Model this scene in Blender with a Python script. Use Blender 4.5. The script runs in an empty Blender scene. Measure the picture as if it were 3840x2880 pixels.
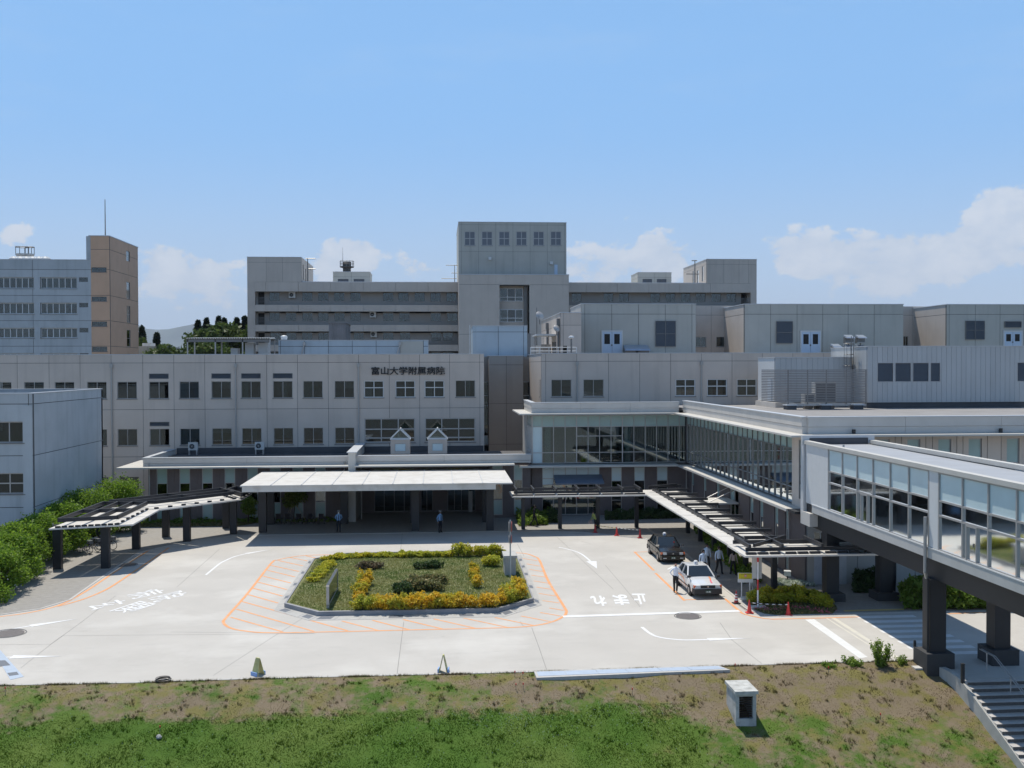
import bpy, bmesh, math, random
import numpy as np
from mathutils import Matrix, Vector
random.seed(11)
rng = np.random.default_rng(11)
SC = bpy.context.scene
COL = SC.collection

# ---------------------------------------------------------------- camera
FPX, CX, CY, CAMH = 3850.0, 1920.0, 1440.0, 13.2
YAW, PITCH, ROLL = math.atan(280 / FPX), math.atan(65 / FPX), -0.0028
RM = Matrix.Rotation(-YAW, 3, 'Z') @ Matrix.Rotation(math.pi / 2 - PITCH, 3, 'X') @ Matrix.Rotation(ROLL, 3, 'Z')
cd = bpy.data.cameras.new('camera')
cd.sensor_width = 36.0
cd.lens = 36.0 * FPX / 3840.0
cd.clip_start = 0.5
cd.clip_end = 60000
cam = bpy.data.objects.new('camera', cd)
COL.objects.link(cam)
cam.matrix_world = Matrix.Translation((0, 0, CAMH)) @ RM.to_4x4()
SC.camera = cam

# ---------------------------------------------------------------- sun and sky
SUNDIR = Vector((0.16, -0.40, -1.0)).normalized()          # the way the light travels
sl = bpy.data.lights.new('sun', 'SUN')
sl.energy = 4.9
sl.angle = math.radians(0.53)
sl.color = (1.0, 0.94, 0.83)
sun = bpy.data.objects.new('sun', sl)
COL.objects.link(sun)
sun.rotation_euler = SUNDIR.to_track_quat('-Z', 'Y').to_euler()
sun.location = (-60, 150, 200)
ELEV = math.asin(-SUNDIR.z)
AZ = math.atan2(-SUNDIR.x, -SUNDIR.y)                      # clockwise from +Y

wd = bpy.data.worlds.new('World')
SC.world = wd
wd.use_nodes = True
nt = wd.node_tree
nt.nodes.clear()
def WN(t, **k):
    n = nt.nodes.new(t)
    for a, b in k.items():
        setattr(n, a, b)
    return n
def wl(a, b):
    nt.links.new(a, b)
sky = WN('ShaderNodeTexSky', sky_type='NISHITA', sun_disc=False)
sky.sun_elevation = ELEV
sky.sun_rotation = AZ
sky.air_density = 1.0
sky.dust_density = 0.6
sky.ozone_density = 2.2
sky.altitude = 60
tc = WN('ShaderNodeTexCoord')
sep = WN('ShaderNodeSeparateXYZ')
wl(tc.outputs['Generated'], sep.inputs[0])
def wmath(op, a, b=None, c=None, clamp=False):
    n = WN('ShaderNodeMath', operation=op, use_clamp=clamp)
    for i, v in enumerate((a, b, c)):
        if v is None:
            continue
        if isinstance(v, (int, float)):
            n.inputs[i].default_value = v
        else:
            wl(v, n.inputs[i])
    return n.outputs[0]
def wsmooth(x, lo, hi):
    n = WN('ShaderNodeMapRange', interpolation_type='SMOOTHSTEP')
    wl(x, n.inputs['Value'])
    n.inputs['From Min'].default_value = lo
    n.inputs['From Max'].default_value = hi
    return n.outputs[0]
def wnoise(scale, detail, rough, zs):
    mp = WN('ShaderNodeMapping')
    mp.inputs['Scale'].default_value = (1, 1, zs)
    wl(tc.outputs['Generated'], mp.inputs[0])
    n = WN('ShaderNodeTexNoise')
    n.inputs['Scale'].default_value = scale
    n.inputs['Detail'].default_value = detail
    n.inputs['Roughness'].default_value = rough
    wl(mp.outputs[0], n.inputs['Vector'])
    return n.outputs[0]
elev = sep.outputs[2]
# low band of fair-weather cumulus all round the horizon, plus thin high veil
bank = wnoise(7.0, 3.0, 0.5, 2.2)
puff = wnoise(34.0, 9.0, 0.58, 1.5)
fine = wnoise(90.0, 5.0, 0.6, 1.5)
def ray_dir(u, v):
    return (RM @ Vector(((u - CX) / FPX, -(v - CY) / FPX, -1.0))).normalized()
bl = None
for (u, v, rad, amp) in [(2500, 945, .030, .20), (2420, 1000, .040, .16), (2200, 1000, .034, .20), (2960, 930, .032, .22), (3080, 960, .034, .18), (3230, 960, .040, .16),
                         (3420, 950, .040, .18), (3770, 770, .034, .30), (3800, 880, .045, .22), (3620, 960, .035, .16), (1320, 985, .036, .24), (1240, 1020, .03, .16),
                         (1570, 1010, .026, .18), (580, 975, .032, .22), (700, 1010, .036, .18), (850, 1045, .034, .18), (60, 860, .022, .12), (90, 920, .03, .08),
                         (2365, 812, .012, .20), (240, 868, .018, .10), (3300, 1080, .06, .10), (2640, 1020, .03, .12), (1475, 858, .010, .14), (3400, 755, .012, .12)]:
    d = ray_dir(u, v)
    dp = WN('ShaderNodeVectorMath', operation='DISTANCE')
    wl(tc.outputs['Generated'], dp.inputs[0])
    dp.inputs[1].default_value = d
    g = wmath('MULTIPLY', wmath('SUBTRACT', 1.0, wsmooth(dp.outputs['Value'], 0.0, rad * 1.5)), amp)
    bl = g if bl is None else wmath('ADD', bl, g)
dens = wmath('ADD', wmath('MULTIPLY', bank, 0.42), wmath('MULTIPLY', puff, 0.62))
dens = wmath('ADD', dens, wmath('MULTIPLY', fine, 0.16))
dens = wmath('ADD', dens, bl)
band = wmath('MULTIPLY', wsmooth(elev, 0.0, 0.03), wmath('SUBTRACT', 1.0, wsmooth(elev, 0.09, 0.20)))
dens = wmath('ADD', dens, wmath('MULTIPLY', wmath('SUBTRACT', band, 1.0), 0.22))
cov = wsmooth(dens, 0.73, 0.815)
cov = wmath('MULTIPLY', cov, 0.80)
# veil of pale haze towards the horizon (part of the air, all round)
veil = wmath('MULTIPLY', wmath('SUBTRACT', 1.0, wsmooth(elev, -0.02, 0.24)), 0.82)
cirr = wmath('MULTIPLY', wsmooth(wnoise(5.0, 8.0, 0.62, 4.5), 0.5, 0.8), 0.13)
veil = wmath('MAXIMUM', veil, cirr)
def wmix(f, a, b):
    n = WN('ShaderNodeMix', data_type='RGBA')
    wl(f, n.inputs[0])
    for s, v in ((6, a), (7, b)):
        if isinstance(v, tuple):
            n.inputs[s].default_value = v
        else:
            wl(v, n.inputs[s])
    return n.outputs[2]
hs = WN('ShaderNodeHueSaturation')
hs.inputs['Saturation'].default_value = 1.0
hs.inputs['Value'].default_value = 1.0
wl(sky.outputs[0], hs.inputs['Color'])
tint = WN('ShaderNodeMix', data_type='RGBA', blend_type='MULTIPLY')
tint.inputs[0].default_value = 1.0
wl(hs.outputs[0], tint.inputs[6])
tint.inputs[7].default_value = (0.92, 1.19, 1.34, 1)
summer = wmath('MULTIPLY', wmath('SUBTRACT', 1.0, wsmooth(elev, 0.22, 0.85)), 0.80)
c0 = wmix(summer, tint.outputs[2], (3.0, 6.2, 11.0, 1))
c1 = wmix(veil, c0, (7.2, 8.3, 9.6, 1))
shade = wmath('MULTIPLY', wsmooth(puff, 0.3, 0.7), 1.0)
cc = wmix(shade, (6.9, 7.6, 8.7, 1), (9.0, 9.2, 9.6, 1))
c2 = wmix(cov, c1, cc)
bg = WN('ShaderNodeBackground')
bg.inputs['Strength'].default_value = 0.092
wl(c2, bg.inputs['Color'])
wo = WN('ShaderNodeOutputWorld')
wl(bg.outputs[0], wo.inputs[0])

SC.view_settings.view_transform = 'Standard'
SC.view_settings.look = 'None'
SC.view_settings.exposure = 0.0
SC.view_settings.gamma = 1.0
SC.view_settings.use_curve_mapping = False
SC.cycles.max_bounces = 8
SC.cycles.transparent_max_bounces = 16
SC.cycles.use_denoising = True
SC.cycles.sample_clamp_indirect = 6.0

# ---------------------------------------------------------------- pixel (3840 x 2880) to place
CAMP = Vector((0, 0, CAMH))
def G(u, v, z=0.0):
    d = RM @ Vector(((u - CX) / FPX, -(v - CY) / FPX, -1.0))
    return CAMP + d * ((z - CAMH) / d.z)
class Fr:
    """a vertical face: s runs along du, z is up, depth d goes inwards"""
    def __init__(self, o, du, dn):
        self.o, self.du, self.dn = Vector(o), Vector(du).normalized(), Vector(dn).normalized()
    def pt(self, s, z, d=0.0):
        return self.o + self.du * s + Vector((0, 0, z)) - self.dn * d
    def hit(self, u, v):
        r = RM @ Vector(((u - CX) / FPX, -(v - CY) / FPX, -1.0))
        p = CAMP + r * ((self.o - CAMP).dot(self.dn) / r.dot(self.dn))
        q = p - self.o
        return q.dot(self.du), p.z
    def s(self, u, v=1450):
        return self.hit(u, v)[0]
    def z(self, v, u=1900):
        return self.hit(u, v)[1]
    def rect(self, u0, v0, u1, v1):
        um, vm = (u0 + u1) / 2, (v0 + v1) / 2
        a, b = self.s(u0, vm), self.s(u1, vm)
        return min(a, b), max(a, b), self.z(v1, um), self.z(v0, um)
def front(Y):
    return Fr((0, Y, 0), (1, 0, 0), (0, -1, 0))
def leftf(X):
    return Fr((X, 0, 0), (0, 1, 0), (-1, 0, 0))
def rightf(X):
    return Fr((X, 0, 0), (0, 1, 0), (1, 0, 0))

# ---------------------------------------------------------------- objects
OFF = {}
def tag(o, label, cat=None, group=None, kind=None):
    if label: o['label'] = label
    if cat: o['category'] = cat
    if group: o['group'] = group
    if kind: o['kind'] = kind
    return o
def thing(name, label, cat, loc=(0, 0, 0), rz=0.0, group=None, local=False):
    o = bpy.data.objects.new(name, None)
    COL.objects.link(o)
    o.empty_display_size = 0.3
    o.location = loc
    o.rotation_euler = (0, 0, rz)
    OFF[o.name] = Vector((0, 0, 0)) if local else Vector(loc)
    return tag(o, label, cat, group)
class MB:
    def __init__(self):
        self.v, self.f, self.m = [], [], []
    def add(self, vs, fs, m=0):
        n = len(self.v)
        self.v += [tuple(p) for p in vs]
        for f in fs:
            self.f.append(tuple(i + n for i in f))
            self.m.append(m)
        return self
    def quad(self, a, b, c, d, m=0):
        return self.add((a, b, c, d), ((0, 1, 2, 3),), m)
    def hexa(self, p, m=0):
        # p: 8 points, bottom 0-3 ccw, top 4-7 ccw
        return self.add(p, ((3, 2, 1, 0), (4, 5, 6, 7), (0, 1, 5, 4), (1, 2, 6, 5), (2, 3, 7, 6), (3, 0, 4, 7)), m)
    def box(self, x0, x1, y0, y1, z0, z1, m=0):
        return self.hexa(((x0, y0, z0), (x1, y0, z0), (x1, y1, z0), (x0, y1, z0),
                          (x0, y0, z1), (x1, y0, z1), (x1, y1, z1), (x0, y1, z1)), m)
    def fbox(self, fr, s0, s1, z0, z1, d0, d1, m=0):
        p = fr.pt
        return self.hexa((p(s0, z0, d0), p(s1, z0, d0), p(s1, z0, d1), p(s0, z0, d1),
                          p(s0, z1, d0), p(s1, z1, d0), p(s1, z1, d1), p(s0, z1, d1)), m)
    def bar(self, a, b, w, h, m=0, up=(0, 0, 1)):
        a, b = Vector(a), Vector(b)
        t = (b - a).normalized()
        u = Vector(up)
        if abs(t.dot(u)) > 0.98:
            u = Vector((0, 1, 0))
        s = t.cross(u).normalized() * (w / 2)
        k = s.cross(t).normalized() * (h / 2)
        return self.hexa((a - s - k, b - s - k, b + s - k, a + s - k, a - s + k, b - s + k, b + s + k, a + s + k), m)
    def prism(self, poly, z0, z1, m=0):
        n = len(poly)
        a = sum(poly[i][0] * poly[(i + 1) % n][1] - poly[(i + 1) % n][0] * poly[i][1] for i in range(n))
        if a < 0:
            poly = list(reversed(poly))
        vs = [(p[0], p[1], z0) for p in poly] + [(p[0], p[1], z1) for p in poly]
        fs = [tuple(reversed(range(n))), tuple(range(n, 2 * n))]
        fs += [(i, (i + 1) % n, n + (i + 1) % n, n + i) for i in range(n)]
        return self.add(vs, fs, m)
    def tube(self, a, b, r, r2=None, n=8, m=0, cap=True):
        a, b = Vector(a), Vector(b)
        r2 = r if r2 is None else r2
        t = (b - a).normalized()
        u = Vector((1, 0, 0)) if abs(t.x) < 0.9 else Vector((0, 1, 0))
        s = t.cross(u).normalized()
        k = t.cross(s)
        vs = []
        for (c, rr) in ((a, r), (b, r2)):
            for i in range(n):
                th = 2 * math.pi * i / n
                vs.append(c + s * (rr * math.cos(th)) + k * (rr * math.sin(th)))
        fs = [(i, (i + 1) % n, n + (i + 1) % n, n + i) for i in range(n)]
        if cap:
            fs += [tuple(reversed(range(n))), tuple(range(n, 2 * n))]
        return self.add(vs, fs, m)
    def lathe(self, c, prof, n=12, m=0):
        vs = []
        for (r, z) in prof:
            for i in range(n):
                th = 2 * math.pi * i / n
                vs.append((c[0] + r * math.cos(th), c[1] + r * math.sin(th), c[2] + z))
        fs = []
        for j in range(len(prof) - 1):
            for i in range(n):
                fs.append((j * n + i, j * n + (i + 1) % n, (j + 1) * n + (i + 1) % n, (j + 1) * n + i))
        fs.append(tuple(reversed(range(n))))
        k = (len(prof) - 1) * n
        fs.append(tuple(range(k, k + n)))
        return self.add(vs, fs, m)
    def ring(self, c, R, r, axis='x', n=18, k=5, m=0):
        vs, fs = [], []
        for i in range(n):
            a = 2 * math.pi * i / n
            for j in range(k):
                b = 2 * math.pi * j / k
                rr = R + r * math.cos(b)
                p = {'x': (r * math.sin(b), rr * math.cos(a), rr * math.sin(a)),
                     'y': (rr * math.cos(a), r * math.sin(b), rr * math.sin(a)),
                     'z': (rr * math.cos(a), rr * math.sin(a), r * math.sin(b))}[axis]
                vs.append((c[0] + p[0], c[1] + p[1], c[2] + p[2]))
        for i in range(n):
            for j in range(k):
                fs.append((i * k + j, ((i + 1) % n) * k + j, ((i + 1) % n) * k + (j + 1) % k, i * k + (j + 1) % k))
        return self.add(vs, fs, m)
    def mesh(self, name, mats, off=Vector((0, 0, 0)), smooth=False):
        me = bpy.data.meshes.new(name)
        me.from_pydata([(v[0] - off[0], v[1] - off[1], v[2] - off[2]) for v in self.v], [], self.f)
        if not isinstance(mats, (list, tuple)):
            mats = [mats]
        for m in mats:
            me.materials.append(m)
        if len(mats) > 1:
            me.polygons.foreach_set('material_index', self.m)
        if smooth:
            me.polygons.foreach_set('use_smooth', [True] * len(self.f))
        me.update()
        return me
    def build(self, name, mats, parent=None, smooth=False, **k):
        if parent is None:
            xs = np.array(self.v)
            off = Vector(((xs[:, 0].min() + xs[:, 0].max()) / 2, (xs[:, 1].min() + xs[:, 1].max()) / 2, xs[:, 2].min()))
        else:
            off = OFF.get(parent.name, Vector((0, 0, 0)))
        o = bpy.data.objects.new(name, self.mesh(name, mats, off, smooth))
        COL.objects.link(o)
        if parent is None:
            o.location = off
        else:
            o.parent = parent
        OFF[o.name] = off
        if k:
            tag(o, k.get('label'), k.get('cat'), k.get('group'), k.get('kind'))
        return o
def copy_tree(o, parent=None):
    c = o.copy()
    COL.objects.link(c)
    c.parent = parent
    for ch in o.children:
        copy_tree(ch, c)
    return c

# ---------------------------------------------------------------- materials
def newmat(name):
    m = bpy.data.materials.new(name)
    m.use_nodes = True
    m.node_tree.nodes.clear()
    return m, m.node_tree
def nd(t, typ, **k):
    n = t.nodes.new(typ)
    for a, b in k.items():
        setattr(n, a, b)
    return n
def noise_fac(t, scale, detail=5, stretch=(1, 1, 1), rough=0.55):
    g = nd(t, 'ShaderNodeNewGeometry')
    mp = nd(t, 'ShaderNodeMapping')
    mp.inputs['Scale'].default_value = stretch
    t.links.new(g.outputs['Position'], mp.inputs[0])
    n = nd(t, 'ShaderNodeTexNoise')
    n.inputs['Scale'].default_value = scale
    n.inputs['Detail'].default_value = detail
    n.inputs['Roughness'].default_value = rough
    t.links.new(mp.outputs[0], n.inputs['Vector'])
    return n.outputs[0]
def ramp(t, x, lo, hi):
    n = nd(t, 'ShaderNodeMapRange')
    n.clamp = True
    t.links.new(x, n.inputs['Value'])
    n.inputs['From Min'].default_value = lo
    n.inputs['From Max'].default_value = hi
    return n.outputs[0]
def mixc(t, f, a, b, mode='MIX'):
    n = nd(t, 'ShaderNodeMix', data_type='RGBA', blend_type=mode)
    if isinstance(f, (int, float)):
        n.inputs[0].default_value = f
    else:
        t.links.new(f, n.inputs[0])
    for s, v in ((6, a), (7, b)):
        if isinstance(v, (tuple, list)):
            n.inputs[s].default_value = (v[0], v[1], v[2], 1)
        else:
            t.links.new(v, n.inputs[s])
    return n.outputs[2]
def M(name, col, rough=0.65, var=0.10, scale=1.2, streak=0.0, bump=0.0, bscale=40, metal=0.0, spec=0.35, blotch=None, prand=0.0):
    m, t = newmat(name)
    b = nd(t, 'ShaderNodeBsdfPrincipled')
    o = nd(t, 'ShaderNodeOutputMaterial')
    t.links.new(b.outputs[0], o.inputs[0])
    lo = tuple(c * (1 - var) for c in col)
    hi = tuple(min(0.95, c * (1 + var)) for c in col)
    f = ramp(t, noise_fac(t, scale), 0.3, 0.7)
    c = mixc(t, f, lo, hi)
    if streak:
        f2 = ramp(t, noise_fac(t, 1.6, 6, (1, 1, 0.07)), 0.52, 0.78)
        n = nd(t, 'ShaderNodeMath', operation='MULTIPLY')
        t.links.new(f2, n.inputs[0])
        n.inputs[1].default_value = streak
        c = mixc(t, n.outputs[0], c, tuple(x * 0.55 for x in col))
    if blotch:
        f3 = ramp(t, noise_fac(t, blotch[0], 7, (1, 1, 1), 0.6), 0.48, 0.68)
        n = nd(t, 'ShaderNodeMath', operation='MULTIPLY')
        t.links.new(f3, n.inputs[0])
        n.inputs[1].default_value = blotch[1]
        c = mixc(t, n.outputs[0], c, blotch[2])
    if prand:                                   # each panel its own slight tone
        oi = nd(t, 'ShaderNodeObjectInfo')
        c = mixc(t, oi.outputs['Random'], c, tuple(x * (1 - prand) for x in (1, 1, 1)), 'MULTIPLY') if False else mixc(t, 1.0, c, mixc(t, oi.outputs['Random'], (1 - prand,) * 3, (1 + prand * .4,) * 3), 'MULTIPLY')
    t.links.new(c, b.inputs['Base Color'])
    b.inputs['Roughness'].default_value = rough
    b.inputs['Metallic'].default_value = metal
    b.inputs['Specular IOR Level'].default_value = spec
    if bump:
        bn = nd(t, 'ShaderNodeBump')
        bn.inputs['Strength'].default_value = bump
        bn.inputs['Distance'].default_value = 0.02
        t.links.new(noise_fac(t, bscale, 4), bn.inputs['Height'])
        t.links.new(bn.outputs[0], b.inputs['Normal'])
    return m
def glassmat(name, tint, refl=1.6, base=0.02, rough=0.02):
    m, t = newmat(name)
    tr = nd(t, 'ShaderNodeBsdfTransparent')
    tr.inputs[0].default_value = (*tint, 1)
    gl = nd(t, 'ShaderNodeBsdfGlossy')
    gl.inputs['Roughness'].default_value = rough
    gl.inputs['Color'].default_value = (0.9, 0.95, 0.97, 1)
    fr = nd(t, 'ShaderNodeFresnel')
    fr.inputs['IOR'].default_value = 1.5
    mu = nd(t, 'ShaderNodeMath', operation='MULTIPLY_ADD', use_clamp=True)
    t.links.new(fr.outputs[0], mu.inputs[0])
    mu.inputs[1].default_value = refl
    mu.inputs[2].default_value = base
    bn = nd(t, 'ShaderNodeBump')
    bn.inputs['Strength'].default_value = 0.02
    bn.inputs['Distance'].default_value = 0.05
    t.links.new(noise_fac(t, 0.7, 2), bn.inputs['Height'])
    t.links.new(bn.outputs[0], gl.inputs['Normal'])
    mx = nd(t, 'ShaderNodeMixShader')
    t.links.new(mu.outputs[0], mx.inputs[0])
    t.links.new(tr.outputs[0], mx.inputs[1])
    t.links.new(gl.outputs[0], mx.inputs[2])
    o = nd(t, 'ShaderNodeOutputMaterial')
    t.links.new(mx.outputs[0], o.inputs[0])
    return m
def leafmat(name, c1, c2, trans=0.35, c3=None, patch=0.25):
    m, t = newmat(name)
    g = nd(t, 'ShaderNodeNewGeometry')
    c = mixc(t, g.outputs['Random Per Island'], c1, c2)
    if c3:
        c = mixc(t, ramp(t, noise_fac(t, patch, 4), 0.42, 0.62), c, c3)
    d = nd(t, 'ShaderNodeBsdfPrincipled')
    d.inputs['Roughness'].default_value = 0.55
    d.inputs['Specular IOR Level'].default_value = 0.25
    t.links.new(c, d.inputs['Base Color'])
    tl = nd(t, 'ShaderNodeBsdfTranslucent')
    t.links.new(c, tl.inputs[0])
    mx = nd(t, 'ShaderNodeMixShader')
    mx.inputs[0].default_value = trans
    t.links.new(d.outputs[0], mx.inputs[1])
    t.links.new(tl.outputs[0], mx.inputs[2])
    o = nd(t, 'ShaderNodeOutputMaterial')
    t.links.new(mx.outputs[0], o.inputs[0])
    return m

BEIGE = M('beige_wall_panel', (.575, .50, .435), .7, .05, .5, streak=.26, prand=.07)
TAUPE = M('taupe_wall_panel', (.40, .355, .31), .7, .05, .5, streak=.2, prand=.06)
JOINT = M('wall_joint', (.10, .10, .10), .8)
GREYW = M('grey_green_wall_panel', (.475, .465, .42), .7, .05, .4, streak=.3, prand=.06)
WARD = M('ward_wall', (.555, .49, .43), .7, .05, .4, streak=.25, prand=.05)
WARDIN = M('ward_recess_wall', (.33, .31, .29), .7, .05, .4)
WHITEB = M('weathered_white_wall', (.46, .485, .50), .75, .06, .5, streak=.45, blotch=(.35, .35, (.34, .38, .39)), prand=.05)
ORANGE = M('tan_orange_wall', (.62, .40, .27), .75, .05, .6, streak=.12)
BLUEW = M('pale_blue_panel', (.42, .49, .54), .5, .06, .5, streak=.3, prand=.05)
CORR = M('grey_metal_siding', (.46, .465, .46), .45, .04, .5, spec=.5, streak=.15, prand=.05)
BROWN = M('brown_tile_wall', (.150, .122, .118), .6, .06, 3)
CREAMW = M('cream_fascia', (.56, .53, .49), .6, .06, .7, streak=.12)
EAVE = M('pale_eave', (.52, .50, .46), .55, .05, 1)
CAP = M('parapet_cap', (.52, .535, .55), .4, .04, 2, spec=.5)
ROOFG = M('grey_roof_membrane', (.26, .25, .245), .85, .10, .6, blotch=(.25, .5, (.20, .19, .18)))
ROOFD = M('dark_roof_membrane', (.085, .085, .09), .8, .12, .6)
STEEL = M('charcoal_steel', (.019, .021, .027), .45, .08, 2, spec=.5)
GIRDER = M('dark_grey_girder', (.024, .025, .028), .5, .08, 2, spec=.4)
ALU = M('grey_aluminium', (.42, .41, .40), .4, .05, 3, metal=.35, spec=.5)
ALUD = M('dark_aluminium', (.19, .185, .18), .45, .05, 3, metal=.3, spec=.5)
WHITEM = M('white_metal', (.62, .63, .63), .4, .03, 3, spec=.5)
CANW = M('white_canopy_sheet', (.62, .595, .555), .5, .04, .8, blotch=(.9, .55, (.44, .41, .36)))
INTER = M('dark_interior', (.04, .04, .042), .9)
INTERL = M('pale_interior', (.42, .41, .39), .8)
FLOORI = M('interior_floor', (.20, .19, .18), .5)
DOORB = M('pale_blue_door', (.50, .60, .72), .45, .03, 2)
LOUV = M('grey_louvre', (.16, .175, .20), .5, .04, 3)
SLATM = M('brown_grey_slat', (.25, .235, .225), .5, .06, 3)
CONC = M('board_concrete', (.36, .355, .34), .85, .10, 1.5, streak=.35, bump=.3)
CONCL = M('pale_concrete', (.52, .50, .47), .85, .08, 2, bump=.3)
DARK = M('black_rubber', (.015, .015, .016), .6)
PIPE = M('beige_pipe', (.40, .385, .36), .5, .04, 2)
ACM = M('aircon_casing', (.55, .55, .53), .5, .05, 3)
TEAL = M('frosted_teal_panel', (.34, .46, .44), .22, .07, .8, spec=.6)
TEALP = M('frosted_pale_panel', (.58, .70, .72), .2, .06, .6, spec=.6)
BLIND = M('pale_blind', (.38, .375, .36), .8, .06, 2)
CURT = M('teal_curtain', (.27, .38, .37), .8, .10, 3)
GLASS = glassmat('window_glass', (.42, .48, .48))
GLASSW = glassmat('wall_glass', (.50, .60, .58), 2.2, .05)
GLASSB = glassmat('bridge_glass', (.36, .43, .41), 2.6, .14, .05)
# ---------------------------------------------------------------- wall and window makers
def grid_faces(mb, fr, s0, s1, z0, z1, holes, d0, d1, m=0):
    hs = [(max(a, s0), min(b, s1), max(c, z0), min(d, z1)) for a, b, c, d in holes]
    hs = [h for h in hs if h[1] - h[0] > 1e-4 and h[3] - h[2] > 1e-4]
    S = sorted({round(x, 5) for x in [s0, s1] + [h[0] for h in hs] + [h[1] for h in hs]})
    Z = sorted({round(x, 5) for x in [z0, z1] + [h[2] for h in hs] + [h[3] for h in hs]})
    nS, nZ = len(S) - 1, len(Z) - 1
    def filled(i, j):
        if i < 0 or j < 0 or i >= nS or j >= nZ:
            return False
        cs, cz = (S[i] + S[i + 1]) / 2, (Z[j] + Z[j + 1]) / 2
        return not any(a < cs < b and c < cz < d for a, b, c, d in hs)
    p = fr.pt
    flip = fr.du.cross(Vector((0, 0, 1))).dot(fr.dn) < 0
    def q(a, b, c, d):
        mb.quad(*((d, c, b, a) if flip else (a, b, c, d)), m)
    for i in range(nS):
        for j in range(nZ):
            if not filled(i, j):
                continue
            a, b, c, d = S[i], S[i + 1], Z[j], Z[j + 1]
            q(p(a, c, d0), p(b, c, d0), p(b, d, d0), p(a, d, d0))
            if not filled(i - 1, j): q(p(a, c, d1), p(a, c, d0), p(a, d, d0), p(a, d, d1))
            if not filled(i + 1, j): q(p(b, c, d0), p(b, c, d1), p(b, d, d1), p(b, d, d0))
            if not filled(i, j - 1): q(p(a, c, d1), p(b, c, d1), p(b, c, d0), p(a, c, d0))
            if not filled(i, j + 1): q(p(a, d, d0), p(b, d, d0), p(b, d, d1), p(a, d, d1))
def wall(parent, fr, s0, s1, z0, z1, sj, zj, holes, mat, jm=None, thick=0.3, gap=0.035, proud=0.03, pname='wall_panel'):
    mb = MB()
    grid_faces(mb, fr, s0, s1, z0, z1, holes, proud, thick)
    w = mb.build('wall', jm or JOINT, parent)
    S = [s0] + sorted(x for x in sj if s0 + .05 < x < s1 - .05) + [s1]
    Z = [z0] + sorted(x for x in zj if z0 + .05 < x < z1 - .05) + [z1]
    for i in range(len(S) - 1):
        for j in range(len(Z) - 1):
            a, b = S[i] + (gap / 2 if i else 0), S[i + 1] - (gap / 2 if i < len(S) - 2 else 0)
            c, d = Z[j] + (gap / 2 if j else 0), Z[j + 1] - (gap / 2 if j < len(Z) - 2 else 0)
            cells = [(c, d)]
            for h in holes:                       # a hole as wide as the piece cuts it in two
                if h[0] <= a + 1e-4 and h[1] >= b - 1e-4:
                    nc = []
                    for (e0, e1) in cells:
                        if h[3] <= e0 or h[2] >= e1:
                            nc.append((e0, e1))
                        else:
                            if h[2] > e0 + .01: nc.append((e0, h[2]))
                            if h[3] < e1 - .01: nc.append((h[3], e1))
                    cells = nc
            for (e0, e1) in cells:
                mb = MB()
                grid_faces(mb, fr, a, b, e0, e1, holes, 0, proud + .01)
                if mb.v:
                    mb.build(pname, mat, parent)
    return w
def shell(parent, x0, x1, y0, y1, z0, z1, mat, skip=('f',), roof=ROOFG, para=0.0, t=0.3, inner=True, innerd=2.2, capm=None):
    """plain side and back walls, roof slab, parapet cap and dark inside for a block whose panelled faces are built apart"""
    mb = MB()
    if 'l' not in skip: mb.box(x0, x0 + t, y0 + (t if 'f' in skip else 0), y1 - t, z0, z1)
    if 'r' not in skip: mb.box(x1 - t, x1, y0 + (t if 'f' in skip else 0), y1 - t, z0, z1)
    mb.box(x0, x1, y1 - t, y1, z0, z1)
    if 'f' not in skip: mb.box(x0 + t, x1 - t, y0, y0 + t, z0, z1)
    mb.build('side_wall', mat, parent)
    MB().box(x0 + t, x1 - t, y0 + t, y1 - t, z1 - para - .25, z1 - para).build('roof', roof, parent)
    cm = MB()
    e = .04
    cm.box(x0 - e, x1 + e, y0 - e, y0 + t + e, z1 + .003, z1 + .07)
    cm.box(x0 - e, x1 + e, y1 - t - e, y1 + e, z1 + .003, z1 + .07)
    cm.box(x0 - e, x0 + t + e, y0 + t + e, y1 - t - e, z1 + .003, z1 + .07)
    cm.box(x1 - t - e, x1 + e, y0 + t + e, y1 - t - e, z1 + .003, z1 + .07)
    cm.build('parapet_cap', capm or CAP, parent)
    if inner:
        MB().box(x0 + t + .01, x1 - t - .01, y0 + innerd, y1 - t - .02, z0, z1 - para - .3).build('inner_wall', INTER, parent)
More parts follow.
